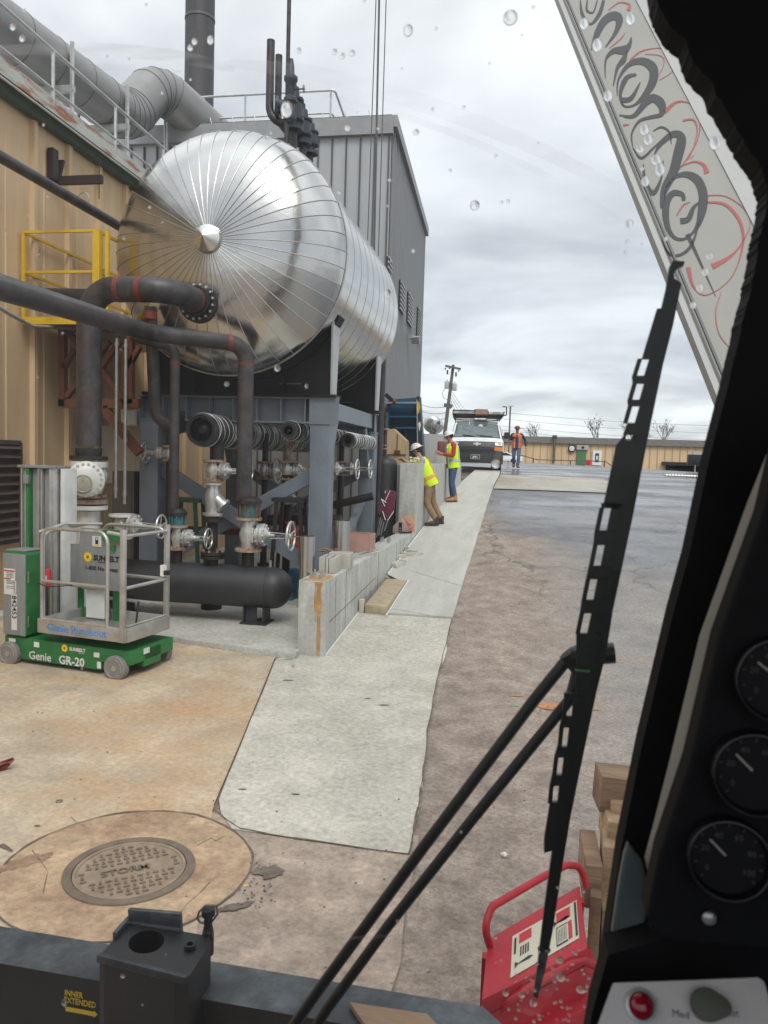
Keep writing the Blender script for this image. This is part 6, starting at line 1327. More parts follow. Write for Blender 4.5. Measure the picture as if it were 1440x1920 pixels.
def fbx(name, mat, px0, py0, px1, py1, d=.1, par=fb_, off=0):
    a, c_ = atY(px0, py1, DB), atY(px1, py0, DB); return MB().box(((a.x+c_.x)/2, DB-.05-d/2-off, (a.z+c_.z)/2), (abs(c_.x-a.x), d, abs(c_.z-a.z))).obj(name, mat, par)
m_fg = M('far_green_door', (.06, .17, .08), .6)
fbx('green_door', m_fg, 1081, 845, 1099, 871, .12); dr_ = fbx('door', m_white, 1110, 845, 1128, 872, .12); fbx('door_glass', m_glass_dk, 1115, 850, 1123, 866, .04, dr_, .12); fbx('door_notice', m_label, 1117, 855, 1121, 862, .02, dr_, .17)
fbx('sign_board', m_galv, 1081, 835, 1103, 843, .2); fbx('sign_screen', m_black, 1090, 837, 1095, 841, .05, fb_, .22)
q = atY(1072, 841, DB); fo = MB().lathe(q-V((0, .1, 0)), (0, -1, 0), [(0, .33), (.12, .33), (.12, .26), (.05, .25)], 24).obj('wall_fan', m_black, fb_); MB().lathe(q-V((0, .18, 0)), (0, -1, 0), [(0, .24), (.03, .22), (.05, 0)], 20).obj('fan_face', m_label, fo)
b = MB(); a = atY(1038, 866, DB-.4); c_ = atY(1039, 817, DB-.4); b.cyl(a, V((a.x, a.y, c_.z)), .11); b.lathe((a.x, a.y, c_.z), Z_, [(-.1, .2), (.05, .2)], 12); b.obj('vent_stack', M('brown_stack', (.12, .09, .07), .7), fb_)
for (px, py, r_) in ((1013, 822, .28), (1022, 821, .2), (1119, 823, .34), (1182, 826, .2), (1228, 829, .2)):
    q = atY(px, py, DB+2); b = MB(); b.lathe(q-Z_*.5, Z_, [(0, r_*.6), (.35, r_*.6), (.38, r_), (.55, r_*.9), (.62, .05)], 14); b.obj('roof_vent', m_galv, fb_)
# dark loading opening with its frame
op = fbx('loading_opening', M('dark_opening', (.008, .008, .009), .9), 1247, 871, 1322, 897, .06); fbx('opening_awning', m_black, 1240, 868, 1325, 872, .4)
# railing in front of far building
rlg = thing('far_handrail', 'thin dark handrail running in front of the far tan building', 'railing', atY(1060, 870, DB-3))
P_ = [atY(960, 830, DB-3), atY(1010, 855, DB-3), atY(1012, 860, DB-3), atY(1145, 865, DB-3), atY(1150, 878, DB-3)]
P_ = [atY(975, 853, 62), atY(1008, 862, 62), atY(1135, 865, 62), atY(1146, 873, 62)]
MB().tube(P_, .04, 6).obj('top_rail', m_black, rlg)
for px, py in ((975, 853), (1000, 860), (1037, 863), (1070, 864), (1103, 865), (1133, 866)): p = atY(px, py, 62); MB().cyl(p, V((p.x, p.y, g(p.x, 62)-.1)), .04).obj('post', m_black, rlg)
q = atY(1103, 867, 60); tag(MB().rbox(q+Z_*.0, (.36, .2, .4), .05).obj('red_cabinet', m_red, bevel=.02), 'small red box by the handrail below the green door', 'box')
q = atY(950, 858, 36)
# mailbox like box and posts on the right
q = atY(1304, 862, 40); t = thing('machine_on_post', 'dark rectangular box on a slim post in front of the loading opening', 'box', V((q.x, 40, g(q.x, 40))))
MB().rbox(q, (.72, .4, .5), .03).obj('box', m_black, t, bevel=.02); MB().box(q+V((.02, 0, .3)), (.36, .3, .22)).obj('lid', m_galv, t); MB().cyl(q, V((q.x, 40, g(q.x, 40))), .03).obj('post', m_galv, t)
b = MB(); a, c_ = onG(1250, 893), onG(1325, 896); 
for k in range(14): p = a.lerp(c_, k/13); b.ell(p+Z_*.04, (.09, .06, .05), 6, 4)
tag(b.obj('debris_line', m_galv), 'low line of pale debris along the yard edge by the loading opening', 'debris', kind='stuff')
# ================================================================ POLES, WIRES, FAR TANK
m_pole = M('weathered_pole', (.13, .115, .10), .85, var=.25, sc=3)
YP = 46; pt_, pb_ = atY(850, 684, YP), atY(834, 812, YP); dr2 = (pt_-pb_); pb2 = pb_-dr2*.55
up_ = thing('utility_pole', 'leaning wooden utility pole with crossarm and two grey transformers beyond the van', 'utility pole', pb2)
MB().tube([pb2, pt_], [.13, .085], 12).obj('pole', m_pole, up_)
def ua(px, py, d=0): return atY(px, py, YP+d)
MB().beam(ua(835, 686, -.2), ua(864, 692, -.2), .1, .12).obj('crossarm', m_pole, up_)
b = MB()
for (px, py) in ((836, 690), (844, 689), (861, 694)): b.tube([ua(px, py, -.25), ua(px-2, py+3, -.25)], .04, 6); 
for (px, py) in ((839, 697), (855, 701)): b.tube([ua(px, py-3, -.2), ua(px, py+5, -.2)], .05, 6)
b.obj('insulator', M('insulator_dark', (.06, .05, .05), .4), up_)
for (px, py) in ((838, 722), (852, 726)):
    q = ua(px, py); b = MB(); b.lathe(q-Z_*.2-Z_*.0, Z_, [(-.02, .10), (0, .15), (.38, .15), (.42, .1)], 16)
    for v in b.v: v.x = q.x+(v.x-q.x)*1.0
    b = MB(); hh = 13/1450*YP; b.lathe(q-Z_*hh/2, Z_, [(0, hh*.3), (.03, hh*.34), (hh, hh*.34), (hh+.03, hh*.2)], 16); b.tube([q+Z_*hh/2, q+Z_*(hh/2+.12)], .03, 6); b.obj('transformer', M('transformer_grey', (.48, .49, .49), .5), up_)
b = MB(); b.box(ua(836, 760), (.22, .2, .22)); b.box(ua(845, 762), (.18, .2, .25), Matrix.Rotation(.6, 3, 'Y')); b.obj('pole_fixture', m_seam, up_)
MB().tube(fillet([ua(836, 728), ua(829, 735), ua(831, 746), ua(840, 750)], .2), .015, 5).obj('service_cable', m_seam, up_)
def wire(label, pts, group='overhead wires', r_=.016):
    P_ = []
    for (a, c_) in zip(pts, pts[1:]):
        for k in range(10): t = k/10; p = a.lerp(c_, t); p.z -= (a-c_).length*.012*4*t*(1-t); P_.append(p)
    P_.append(pts[-1]); tag(MB().tube(P_, r_, 4).obj('overhead_wire', M('wire_grey', (.25, .25, .26), .6)), label, 'wire', group)
wl_ = ['topmost overhead wire crossing the sky right of the pole', 'second overhead wire from the top, right of the pole', 'third overhead wire from the top, right of the pole', 'lowest overhead wire just above the far roof']
for k, (ya, yb_) in enumerate(((773, 800), (785, 812), (799, 824), (806, 838))): wire(wl_[k], [atY(940, ya, 85), atY(1450, yb_+ (3 if k else 0), 85)], r_=.017)
for k in range(3): wire(['wire from the pole to the left, upper one', 'wire from the pole to the left, middle one', 'wire from the pole to the left, lowest one'][k], [ua(838, 762+k*11), atY(788, 757+k*12, 60)], 'wires left of the pole', .02)
for k in range(4): wire(['service wire nearest the transformers, running down right', 'second service wire running down right behind the van roof', 'third service wire running down right behind the van roof', 'lowest service wire running down right behind the van roof'][k], [ua(847-k*1.2, 734+k*5), atY(900-k*6, 785+k*4, 80)], 'service wires', .014)
q = atY(957, 762, 60); t = thing('light_pole', 'thin light pole with a small lamp head behind the walking man', 'light pole', atY(953, 860, 60)); MB().tube([V((atY(953, 860, 60).x, 60, 2)), q], .06, 8).obj('pole', m_pole, t); MB().box(q+Z_*.05, (.45, .3, .1)).obj('lamp_head', m_label, t)
# far silver tank and grey screen
YT = 34; c = atY(810, 795, YT); t = thing('far_round_tank', 'round silver tank end shining above the grey wall left of the pole', 'tank', V((c.x, YT, g(c.x, YT)))); rT = 16.5/1450*YT
b = MB(); b.lathe((c.x, YT, c.z), (0, -1, 0), [(-1.5, rT*.98), (0, rT)]+[(rT*.45*math.sin(a), rT*math.cos(a)) for a in [PI/2*i/8 for i in range(1, 9)]], 40, cap=False); b.obj('dish', m_pol, t)
b = MB(); b.tube([(c.x, YT-rT*.46, c.z-.02), (c.x, YT-rT*.35, c.z-rT*.7), (c.x, YT+.02, c.z-rT*1.0), (c.x, YT+.02, g(c.x, YT))], .022, 6); b.tube([(c.x-rT, YT-.02, c.z), (c.x, YT-rT*.47, c.z-.02), (c.x+rT, YT-.02, c.z)], .012, 5); b.obj('stay', m_galv, t)
MB().box((c.x, YT+.8, (c.z-rT+2)/2+.1), (.3, .8, c.z-rT-1.9)).obj('pedestal', m_galv, t)
a, c_ = atY(794, 860, 30.5), atY(845, 815, 30.5); tag(MB().box(((a.x+c_.x)/2, 31.2, (c_.z+1.5)/2), (c_.x-a.x, 1.4, c_.z-1.5)).obj('grey_enclosure', M('grey_panel_far', (.36, .36, .35), .6, var=.2, sc=2, stretch=(3, 3, .3)), bevel=.03), 'weathered grey enclosure between the blue frame and the van', 'enclosure')
a = atY(833, 838, 25); tag(MB().rbox(a, (.42, .4, .36), .08).obj('red_tarp', M('maroon_tarp', (.22, .08, .08), .8, var=.2), bevel=.05), 'faded maroon bundle behind the worker with the white helmet', 'bundle')
MB().box(V((a.x, 25.1, (a.z-.18+1)/2)), (.5, .5, a.z-.18-1)).obj('x', m_block, bevel=.02); tag(bpy.data.objects['x'], 'grey block carrying the faded maroon bundle', 'block'); bpy.data.objects['x'].name = 'grey_plinth'
# trees
m_bark = M('bark', (.08, .065, .05), .9); m_leafd = M('dull_leaf', (.07, .07, .045), .9, var=.4, sc=3)
def tree_obj(label, base, h_, spread, leaves, seed, rad=.12):
    rn = random.Random(seed); t = thing('tree', label, 'tree', base); tr = MB(); tips = []
    def grow(p, d, L_, r_, lvl):
        q = p+d*L_; tr.tube([p, p.lerp(q, .5)+V((rn.uniform(-1, 1), rn.uniform(-1, 1), 0))*L_*.05, q], [r_, r_*.8, r_*.6], 5)
        if lvl == 0: tips.append(q); return
        for k in range(3):
            nd_ = (d+V((rn.uniform(-1, 1), rn.uniform(-1, 1), rn.uniform(-.3, .6)))*spread).normalized(); grow(q, nd_, L_*rn.uniform(.55, .8), r_*.6, lvl-1)
    grow(V(base), Z_, h_*.36, rad, 4); tr.obj('trunk', m_bark, t)
    b = MB()
    for p in tips:
        for k in range(leaves):
            c = p+V((rn.gauss(0, 1), rn.gauss(0, 1), rn.gauss(0, 1)))*h_*.035; s_ = h_*.018*rn.uniform(.6, 1.3); d1 = V((rn.uniform(-1, 1), rn.uniform(-1, 1), rn.uniform(-1, 1))).normalized(); d2 = d1.cross(V((rn.uniform(-1, 1), .3, 1))).normalized()
            i = len(b.v); b.v += [c-d1*s_, c+d2*s_*.5, c+d1*s_, c-d2*s_*.5]; b.face([i, i+1, i+2, i+3])
    b.obj('crown', m_leafd, t, smooth=0)
q = atY(1352, 880, 60); tree_obj('sparse leafed tree at the far right above the building', V((atY(1368, 880, 78).x, 78, 1.8)), 12.5, .62, 5, 3, .2)
for k, (px, h_) in enumerate(((1120, 5.2), (1010, 4.6), (1245, 4.9), (1190, 4.7))):
    q = atY(px, 880, 110); tree_obj(['bare treetop behind the far building near the white door', 'bare treetop behind the far building near the walking man', 'bare treetop behind the far building left of the loading opening', 'bare treetop showing behind the wiper over the far roof'][k], V((q.x, 110, 1.5)), h_+2.0, .5, 1, 40+k, .12)
# ================================================================ CRANE BOOM AND ROPES
m_boom = M('boom_grey_paint', (.25, .24, .215), .4, var=.06, sc=1.5, col2=(.21, .20, .18), thr=(.45, .7))
m_boom2 = M('boom_light_edge', (.34, .34, .33), .4, var=.06)
db = V(ray(565, -1204)).normalized(); CAM = V((0, 0, H))
LA = atY(1350, 745, 2.0); nrm = db.cross(X_).normalized()
if nrm.dot(CAM-LA) < 0: nrm = -nrm          # towards the camera: the underside of the boom
LB = LA+db*19; BW = (atP(1431, 461, LA, nrm)-atP(1236, 461, LA, nrm)).length
bm_ = thing('crane_boom', 'grey crane boom rising over the yard with black and red scroll pinstriping on its underside', 'crane boom', LA-db*1.2)
S0 = LA-db*1.2; perp = -nrm
W2v = X_*(BW*1.0)
bk_ = perp*.40+X_*BW*.75
b = MB(); b.prism([S0, S0+W2v*1.45, S0+W2v*1.45+bk_, S0+bk_], db*20.2); b.obj('boom_box', m_boom, bm_, smooth=0)
b = MB(); b.prism([S0-X_*.012+nrm*.012, S0+X_*.004+nrm*.012, S0+X_*.004-nrm*.02, S0-X_*.012-nrm*.02], db*20.2); b.obj('edge_flange', m_boom2, bm_, smooth=0)  # white-lit rim: the highlight is put into its paler colour
b = MB(); b.prism([S0+W2v+nrm*.004, S0+W2v*1.42+nrm*.004, S0+W2v*1.42-nrm*.05, S0+W2v-nrm*.05], db*20.2); b.obj('side_flange', m_boom2, bm_, smooth=0)
b = MB(); b.beam(S0+nrm*.016+X_*.02, S0+db*20.2+nrm*.016+X_*.02, .006, .008, nrm); b.obj('conduit', m_seam, bm_)
def ribbon(pts, ws, mat, name):
    P = [V((1000+.375*x, .375*y, 0)) for x, y in pts]; Q = []; Wd = []
    n = len(P)
    for i in range(n-1):   # catmull-rom
        p0, p1, p2, p3 = P[max(i-1, 0)], P[i], P[i+1], P[min(i+2, n-1)]
        for k in range(5):
            t = k/5; Q.append(.5*((2*p1)+(p2-p0)*t+(2*p0-5*p1+4*p2-p3)*t*t+(3*p1-p0-3*p2+p3)*t**3)); u_ = (i+t)/(n-1)*(len(ws)-1); j = min(int(u_), len(ws)-2) if len(ws) > 1 else 0
            Wd.append(ws[j]+(ws[min(j+1, len(ws)-1)]-ws[j])*(u_-j))
    Q.append(P[-1]); Wd.append(ws[-1]); b = MB(); o = LA+nrm*.0015
    for i, q in enumerate(Q):
        d = (Q[min(i+1, len(Q)-1)]-Q[max(i-1, 0)]).normalized(); s_ = V((-d.y, d.x, 0))*max(Wd[i], 1.5)*.375/2
        b.v += [atP(q.x-s_.x, q.y-s_.y, o, nrm), atP(q.x+s_.x, q.y+s_.y, o, nrm)]
    for i in range(len(Q)-1): b.face([2*i, 2*i+1, 2*i+3, 2*i+2])
    return b.obj(name, mat, bm_, smooth=0)
m_pinb = M('pinstripe_black', (.010, .011, .013), .4); m_pinr = M('pinstripe_red', (.28, .045, .04), .4)
for pts, ws in (
    ([(655, 1010), (665, 940), (710, 885), (770, 872), (825, 905), (850, 980), (840, 1070), (815, 1140), (765, 1190), (715, 1192), (678, 1150), (662, 1080), (668, 1010), (700, 965), (745, 972), (752, 1002)], [3, 14, 44, 46, 10, 18, 36, 30, 16]),
    ([(735, 1105), (775, 1095), (800, 1040), (830, 1010)], [30, 26, 6]), ([(640, 1190), (670, 1258), (712, 1278), (762, 1258), (800, 1205), (835, 1090)], [2, 12, 14, 16, 4]),
    ([(770, 1170), (830, 1300), (912, 1482)], [22, 12, 2]), ([(500, 745), (492, 670), (530, 605), (590, 585), (640, 570), (640, 520), (600, 490), (560, 515), (500, 580), (430, 575)], [3, 10, 16, 22, 46, 40, 24, 6]),
    ([(500, 740), (540, 790), (600, 740), (640, 700)], [4, 14, 10, 3]), ([(605, 770), (640, 715), (700, 670), (740, 690), (722, 780), (700, 860), (655, 950), (640, 1040)], [4, 26, 36, 52, 48, 40, 10]),
    ([(550, 820), (560, 910), (600, 965), (640, 890), (650, 800)], [3, 22, 26, 10, 3]), ([(600, 655), (640, 635), (680, 660), (690, 720)], [4, 10, 10, 3]),
    ([(420, 480), (425, 400), (475, 325), (545, 305), (600, 345), (590, 425), (520, 515), (455, 530), (435, 470), (465, 390), (515, 372)], [3, 12, 30, 48, 40, 10, 10, 26, 12]), ([(440, 500), (490, 490), (535, 410)], [26, 24, 4]),
    ([(360, 390), (362, 300), (400, 255), (450, 250), (480, 225), (490, 185)], [3, 10, 26, 46, 22, 4]), ([(400, 430), (420, 340), (450, 300), (470, 250)], [4, 16, 30, 6]),
    ([(290, 250), (310, 190), (350, 110), (400, 78), (430, 100), (410, 165), (360, 235)], [3, 30, 40, 46, 22, 4]), ([(235, 0), (245, 70), (285, 120), (330, 70), (352, 0)], [5, 16, 10, 20, 14]), ([(270, 0), (268, 50), (300, 60), (320, 0)], [6, 12, 8, 6])):
    ribbon(pts, ws, m_pinb, 'black_scroll')
for pts, ws in (
    ([(485, 300), (540, 255), (640, 240), (710, 275), (695, 355), (630, 400)], [10, 4, 3, 3]), ([(560, 270), (640, 280), (650, 330), (590, 440)], [3, 4, 2]), ([(655, 560), (720, 508), (795, 525), (832, 610), (820, 700), (770, 790), (730, 845)], [22, 5, 4, 7, 4]),
    ([(748, 602), (800, 598), (820, 650), (800, 740)], [10, 8, 2]), ([(730, 835), (800, 808), (850, 822), (868, 865)], [4, 10, 26]), ([(770, 800), (790, 770)], [3, 3]), ([(785, 795), (810, 765)], [3, 3]),
    ([(860, 978), (960, 980), (1050, 1040), (1085, 1120), (1040, 1220), (980, 1285), (895, 1332)], [5, 4, 3, 8, 30]), ([(865, 1010), (960, 1022), (1030, 1100), (1050, 1200), (1020, 1330), (960, 1420), (860, 1475), (800, 1430), (775, 1335)], [8, 16, 14, 5, 4, 6, 24]),
    ([(940, 1460), (912, 1560), (930, 1670), (995, 1752)], [3, 5, 3]), ([(375, 50), (430, 12), (480, 22), (475, 52)], [3, 8, 18]), ([(380, 240), (440, 190), (460, 160)], [3, 6, 2]), ([(718, 1075), (750, 1025), (785, 1010)], [6, 8, 3]), ([(450, 625), (480, 622)], [12, 4])):
    ribbon(pts, ws, m_pinr, 'red_scroll')
tip = LA+db*19.0+W2v*.5
b = MB(); b.lathe(tip+nrm*.3-X_*.1, X_, [(0, .25), (.2, .25)], 28); b.obj('tip_sheave', m_black, bm_); MB().box(tip, (.3, .8, .8)).obj('boom_head', m_boom, bm_)
for k, (p0, p1, r_, lab) in enumerate((((705, 0), (690, 430), .011, 'leftmost thin hoist rope hanging in front of the grey building'), ((711, 0), (702, 440), .022, 'thick middle hoist rope hanging in front of the grey building'), ((724, 0), (710, 460), .011, 'rightmost thin hoist rope hanging in front of the grey building'))):
    YR = 16.4; a, c_ = atY(*p0, YR), atY(*p1, YR); d = (a-c_); top_ = c_+d*(17/d.z); bot_ = c_-d*(2.5/d.z)
    tag(MB().tube([bot_, top_], r_, 6).obj('hoist_rope', m_seam), lab, 'rope', 'hoist ropes')
m_tim = M('crane_timber', (.34, .225, .14), .85, var=.3, sc=4, stretch=(1, 5, 5), bump=.004, bsc=20, col2=(.19, .12, .08), thr=(.42, .62)); m_tim2 = M('fresh_timber', (.47, .33, .20), .8, var=.3, sc=4, stretch=(1, 5, 5), bump=.004, bsc=20, grain=20, gamt=.3, col2=(.30, .20, .12), thr=(.5, .68))
# ================================================================ OUTRIGGER BEAM
m_orig = M('black_outrigger_sheen', (.12, .14, .155), .42, .1, var=.5, sc=7, col2=(.03, .035, .04), thr=(.40, .60), bump=.0015, grain=18, gamt=.4)  # sheen put into the colour, paler than the sides, with dark chips
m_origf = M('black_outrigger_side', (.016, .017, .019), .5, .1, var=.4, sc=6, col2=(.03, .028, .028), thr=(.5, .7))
ZO = 1.12; og = thing('outrigger_beam', 'black steel outrigger beam with a raised pin box across the bottom of the view', 'outrigger', atZ(200, 1800, ZO))
def oz(px, py, z=ZO): return atZ(px, py, z)
bk0, bk1 = oz(-250, 1695), oz(905, 1887); fr0, fr1 = oz(-250, 1762), oz(545, 1917)
dO = (bk1-bk0).normalized(); fr1 = fr0+(fr1-fr0).normalized()*((bk1-fr0).dot(dO)); 
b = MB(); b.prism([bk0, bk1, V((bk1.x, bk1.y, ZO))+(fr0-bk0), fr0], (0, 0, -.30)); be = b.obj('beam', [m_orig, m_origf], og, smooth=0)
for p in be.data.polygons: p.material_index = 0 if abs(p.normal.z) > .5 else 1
nO = (fr0-bk0).normalized(); bw_ = (fr0-bk0).length
MB().prism([oz(655, 1890)+Z_*.002, oz(800, 1912)+Z_*.002, oz(800, 1912)+nO*.12+Z_*.002, oz(645, 1890)+nO*.12+Z_*.002], (0, 0, .012)).obj('x', m_tim); tag(bpy.data.objects['x'], 'orange brown wooden plank lying on the outrigger beam at the bottom edge', 'plank'); bpy.data.objects['x'].name = 'plank'
ZB = ZO+.10
c00, c10, c11, c01 = oz(184, 1795, ZB), oz(350, 1838, ZB), oz(402, 1757, ZB), oz(243, 1728, ZB)
cen = oz(290, 1778, ZB); MZ = V((0, 0, -.5))
# top plate with a round cut-out (built as ring of quads)
b = MB(); n = 40; quad = [c00, c10, c11, c01]; ce = (c00+c10+c11+c01)/4; rc = .042; ax1 = (c10-c00).normalized(); ax2 = (c01-c00).normalized()
cc0 = ce-ax1*.035+ax2*.012
def outer(a):
    d = ax1*math.cos(a)+ax2*math.sin(a); best = 9
    for i in range(4):
        p, q = quad[i], quad[(i+1) % 4]; e_ = q-p; den = d.x*e_.y-d.y*e_.x
        if abs(den) < 1e-9: continue
        w_ = p-cc0; t = (w_.x*e_.y-w_.y*e_.x)/den
        if t > 0: best = min(best, t)
    return cc0+d*best
for k in range(n): a = 2*PI*k/n+.01; i_ = cc0+(ax1*math.cos(a)+ax2*math.sin(a))*rc; b.v += [outer(a), i_, i_-Z_*.09, ]
for k in range(n): A_ = 3*k; B_ = 3*((k+1) % n); b.face([A_, B_, B_+1, A_+1]); b.face([A_+1, B_+1, B_+2, A_+2])
b.face([3*k+2 for k in range(n)]); b.obj('pin_box_top', m_origf, og, smooth=0)
b = MB(); ring_ = [outer(2*PI*k/n+.01) for k in range(n)]; i0 = len(b.v); b.v += ring_+[p-Z_*.46 for p in ring_]
for k in range(n): b.face([k, (k+1) % n, n+(k+1) % n, n+k])
b.obj('pin_box_side', m_origf, og, smooth=0)
b = MB(); b.beam(c00+Z_*.0, c10+Z_*.0, .012, .018, Z_); b.beam(c01-Z_*.012+Z_*.02, c01.lerp(c11, .62)+Z_*.02, .012, .05, Z_); b.beam(c00.lerp(c01, .5), c01, .010, .03, Z_); b.obj('box_rim', m_orig, og, bevel=.002)
pb_ = oz(356, 1779, ZB); b = MB(); b.lathe(pb_, Z_, [(0, .013), (.012, .013), (.012, .008), (.004, .008)], 18, cap=False); b.obj('bolt', m_black, og)
pp_ = oz(390, 1750, ZB); b = MB(); b.lathe(pp_, Z_, [(-.05, .014), (.0, .014), (.02, .010), (.045, .010), (.045, .016), (.06, .016)], 14); b.obj('locking_pin', m_black, og)
lp_ = [atY(x, y, pp_.y) for x, y in ((376, 1730), (370, 1722), (373, 1710), (385, 1698), (406, 1698), (408, 1714), (398, 1727), (384, 1730))]
MB().tube([p+Z_*.0 for p in lp_], .0028, 6, closed=True).obj('pin_ring', m_iron2, og)
# lettering on the front face of the beam, left of the box
FV = V((dO.x, dO.y, 0)).normalized(); fn = V((dO.y, -dO.x, 0)).normalized(); tp_ = None
def onface(px, py):
    return atP(px, py, fr0+fn*.001, fn)
t0 = onface(121, 1868); tw = (onface(180, 1882)-onface(121, 1868)).length; th = (onface(121, 1867)-onface(121, 1856)).length
up_f = Z_
text('INNER', th*1.38, onface(121, 1866), FV, up_f, M('decal_yellow', (.62, .42, .04), .5), og, ext=.0006, bold=.0002, squash=.82); text('EXTENDED', th*1.38, onface(120, 1879), FV, up_f, MATS['decal_yellow'], og, ext=.0006, bold=.0002, squash=.82)
p0 = onface(123, 1887); hgt = th*.75; Lr = tw*1.02
b = MB(); b.prism([p0, p0+FV*Lr*.9, p0+FV*Lr*.9+up_f*hgt*.0-up_f*0, p0+FV*Lr*.9-up_f*hgt*.3, p0+FV*Lr, p0+FV*Lr*.9+up_f*hgt*0, p0+FV*Lr*.9, p0], fn*.0008) if 0 else None
b = MB(); b.prism([p0-up_f*hgt, p0+FV*Lr*.88-up_f*hgt, p0+FV*Lr*.88-up_f*hgt*1.35, p0+FV*Lr-up_f*hgt*.5, p0+FV*Lr*.88+up_f*hgt*.35, p0+FV*Lr*.88, p0], fn*.0008); b.obj('arrow_decal', MATS['decal_yellow'], og, smooth=0)
# small rust red thing at the left edge
p = onG(2, 1446, .05); b = MB(); b.prism([onG(-30, 1452, .0), onG(8, 1446, .0), onG(20, 1434, .05), onG(16, 1430, .06), onG(-30, 1446, .06)], (0, .05, .02)); tag(b.obj('steel_shoe', m_primer, bevel=.004), 'tip of a dark red steel piece lying at the left edge of the apron', 'steel piece')
# ================================================================ RED STEP WITH HANDLES
m_redp = M('red_machine_paint', (.46, .012, .026), .5, grain=14, gamt=.2, var=.12, sc=5, col2=(.38, .02, .03), thr=(.55, .72)); ZR = 1.0
rs = thing('red_step', 'red steel step panel with a pictogram sticker and tubular grab handles', 'step', oz(1000, 1780, 0.5))
top4 = [atZ(903, 1875, ZR), atZ(1102, 1778, ZR), atZ(1087, 1659, ZR), atZ(915, 1760, ZR)]
b = MB(); b.prism(top4, (0, 0, -.05)); b.obj('top_panel', m_redp, rs, bevel=.006)
low = [atZ(890, 1990, .86), atZ(1125, 1880, .86), atZ(1110, 1775, .86), atZ(903, 1880, .86)]; MB().prism(low, (0, 0, -.04)).obj('lower_panel', m_redp, rs, bevel=.006)
b = MB(); b.prism([top4[0]-Z_*.05, top4[1]-Z_*.05, top4[1]-Z_*.05+V((0, .01, 0)), top4[0]-Z_*.05+V((0, .01, 0))], (0, 0, -.5)); b.prism([top4[0]-Z_*.05, top4[3]-Z_*.05, top4[3]-Z_*.05+V((.01, 0, 0)), top4[0]-Z_*.05+V((.01, 0, 0))], (0, 0, -.5)); b.obj('side_panel', m_redp, rs)
for k in (2, 3): MB().beam(top4[k]-Z_*.05, V((top4[k].x, top4[k].y, .02)), .03, .03).obj('leg', m_redp, rs)
h1 = [atZ(918, 1773, ZR), atZ(908, 1738, ZR+.06), atZ(922, 1700, ZR+.09), atZ(1022, 1642, ZR+.09), atZ(1062, 1622, ZR+.09), atZ(1090, 1624, ZR+.06), atZ(1100, 1665, ZR)]
MB().tube(fillet(h1, .05, 5), .011, 12).obj('grab_handle', m_redp, rs)
h2 = [atZ(928, 1945, .88), atZ(932, 1900, .93), atZ(947, 1880, .96), atZ(1000, 1849, .98), atZ(1069, 1806, .98), atZ(1093, 1800, .97), atZ(1118, 1812, .9)]
MB().tube(fillet(h2, .04, 5), .012, 12).obj('grab_handle', m_redp, rs)
dz = ZR+.0015; dq = [atZ(961, 1756, dz), atZ(1081, 1688, dz), atZ(1086, 1759, dz), atZ(957, 1834, dz)]
m_dec = M('sticker_cream', (.60, .56, .44), .5, var=.04); st_ = MB().prism(dq, (0, 0, .001)).obj('pictogram_sticker', m_dec, rs)
def dp(u_, v2, z=.0018): a = dq[3].lerp(dq[0], v2); c_ = dq[2].lerp(dq[1], v2); return a.lerp(c_, u_)+Z_*z
def dr(u0, v0, u1, v1, mat, z=.0018): return MB().prism([dp(u0, v0, z), dp(u1, v0, z), dp(u1, v1, z), dp(u0, v1, z)], (0, 0, .0006)).obj('sticker_mark', mat, st_, smooth=0)
dr(.10, .70, .28, .94, m_red); dr(.66, .66, .88, .93, m_red); dr(.84, .10, .90, .55, m_red); dr(.95, .08, .985, .96, m_pinb); dr(.66, .08, .83, .12, m_pinb); dr(.66, .53, .83, .55, m_pinb); dr(.655, .08, .665, .55, m_pinb); dr(.03, .5, .06, .9, m_pinb)
for k in range(6): dr(.68+.024*k, .16, .688+.024*k, .48, m_seam)
for k in range(4): dr(.12+.035*k, .38, .14+.035*k, .60, m_pinb)
for (u0, v0) in ((.05, .1), (.62, .55)):
    MB().prism([dp(u0, v0+.05), dp(u0, v0+.2), dp(u0+.05, v0+.13), dp(u0+.2, v0+.17), dp(u0+.26, v0+.12), dp(u0+.2, v0+.09), dp(u0+.05, v0+.11)], (0, 0, .0006)).obj('sticker_mark', m_pinb, st_, smooth=0)
MB().lathe(dp(.47, .2), Z_, [(0, .018), (.0006, .018)], 24).obj('sticker_mark', m_pinb, st_); MB().lathe(dp(.47, .2, .0026), Z_, [(0, .011), (.0006, .011)], 24).obj('sticker_mark', M('tyre_grey', (.2, .2, .2), .6), st_); dr(.42, .35, .52, .48, m_pinb)

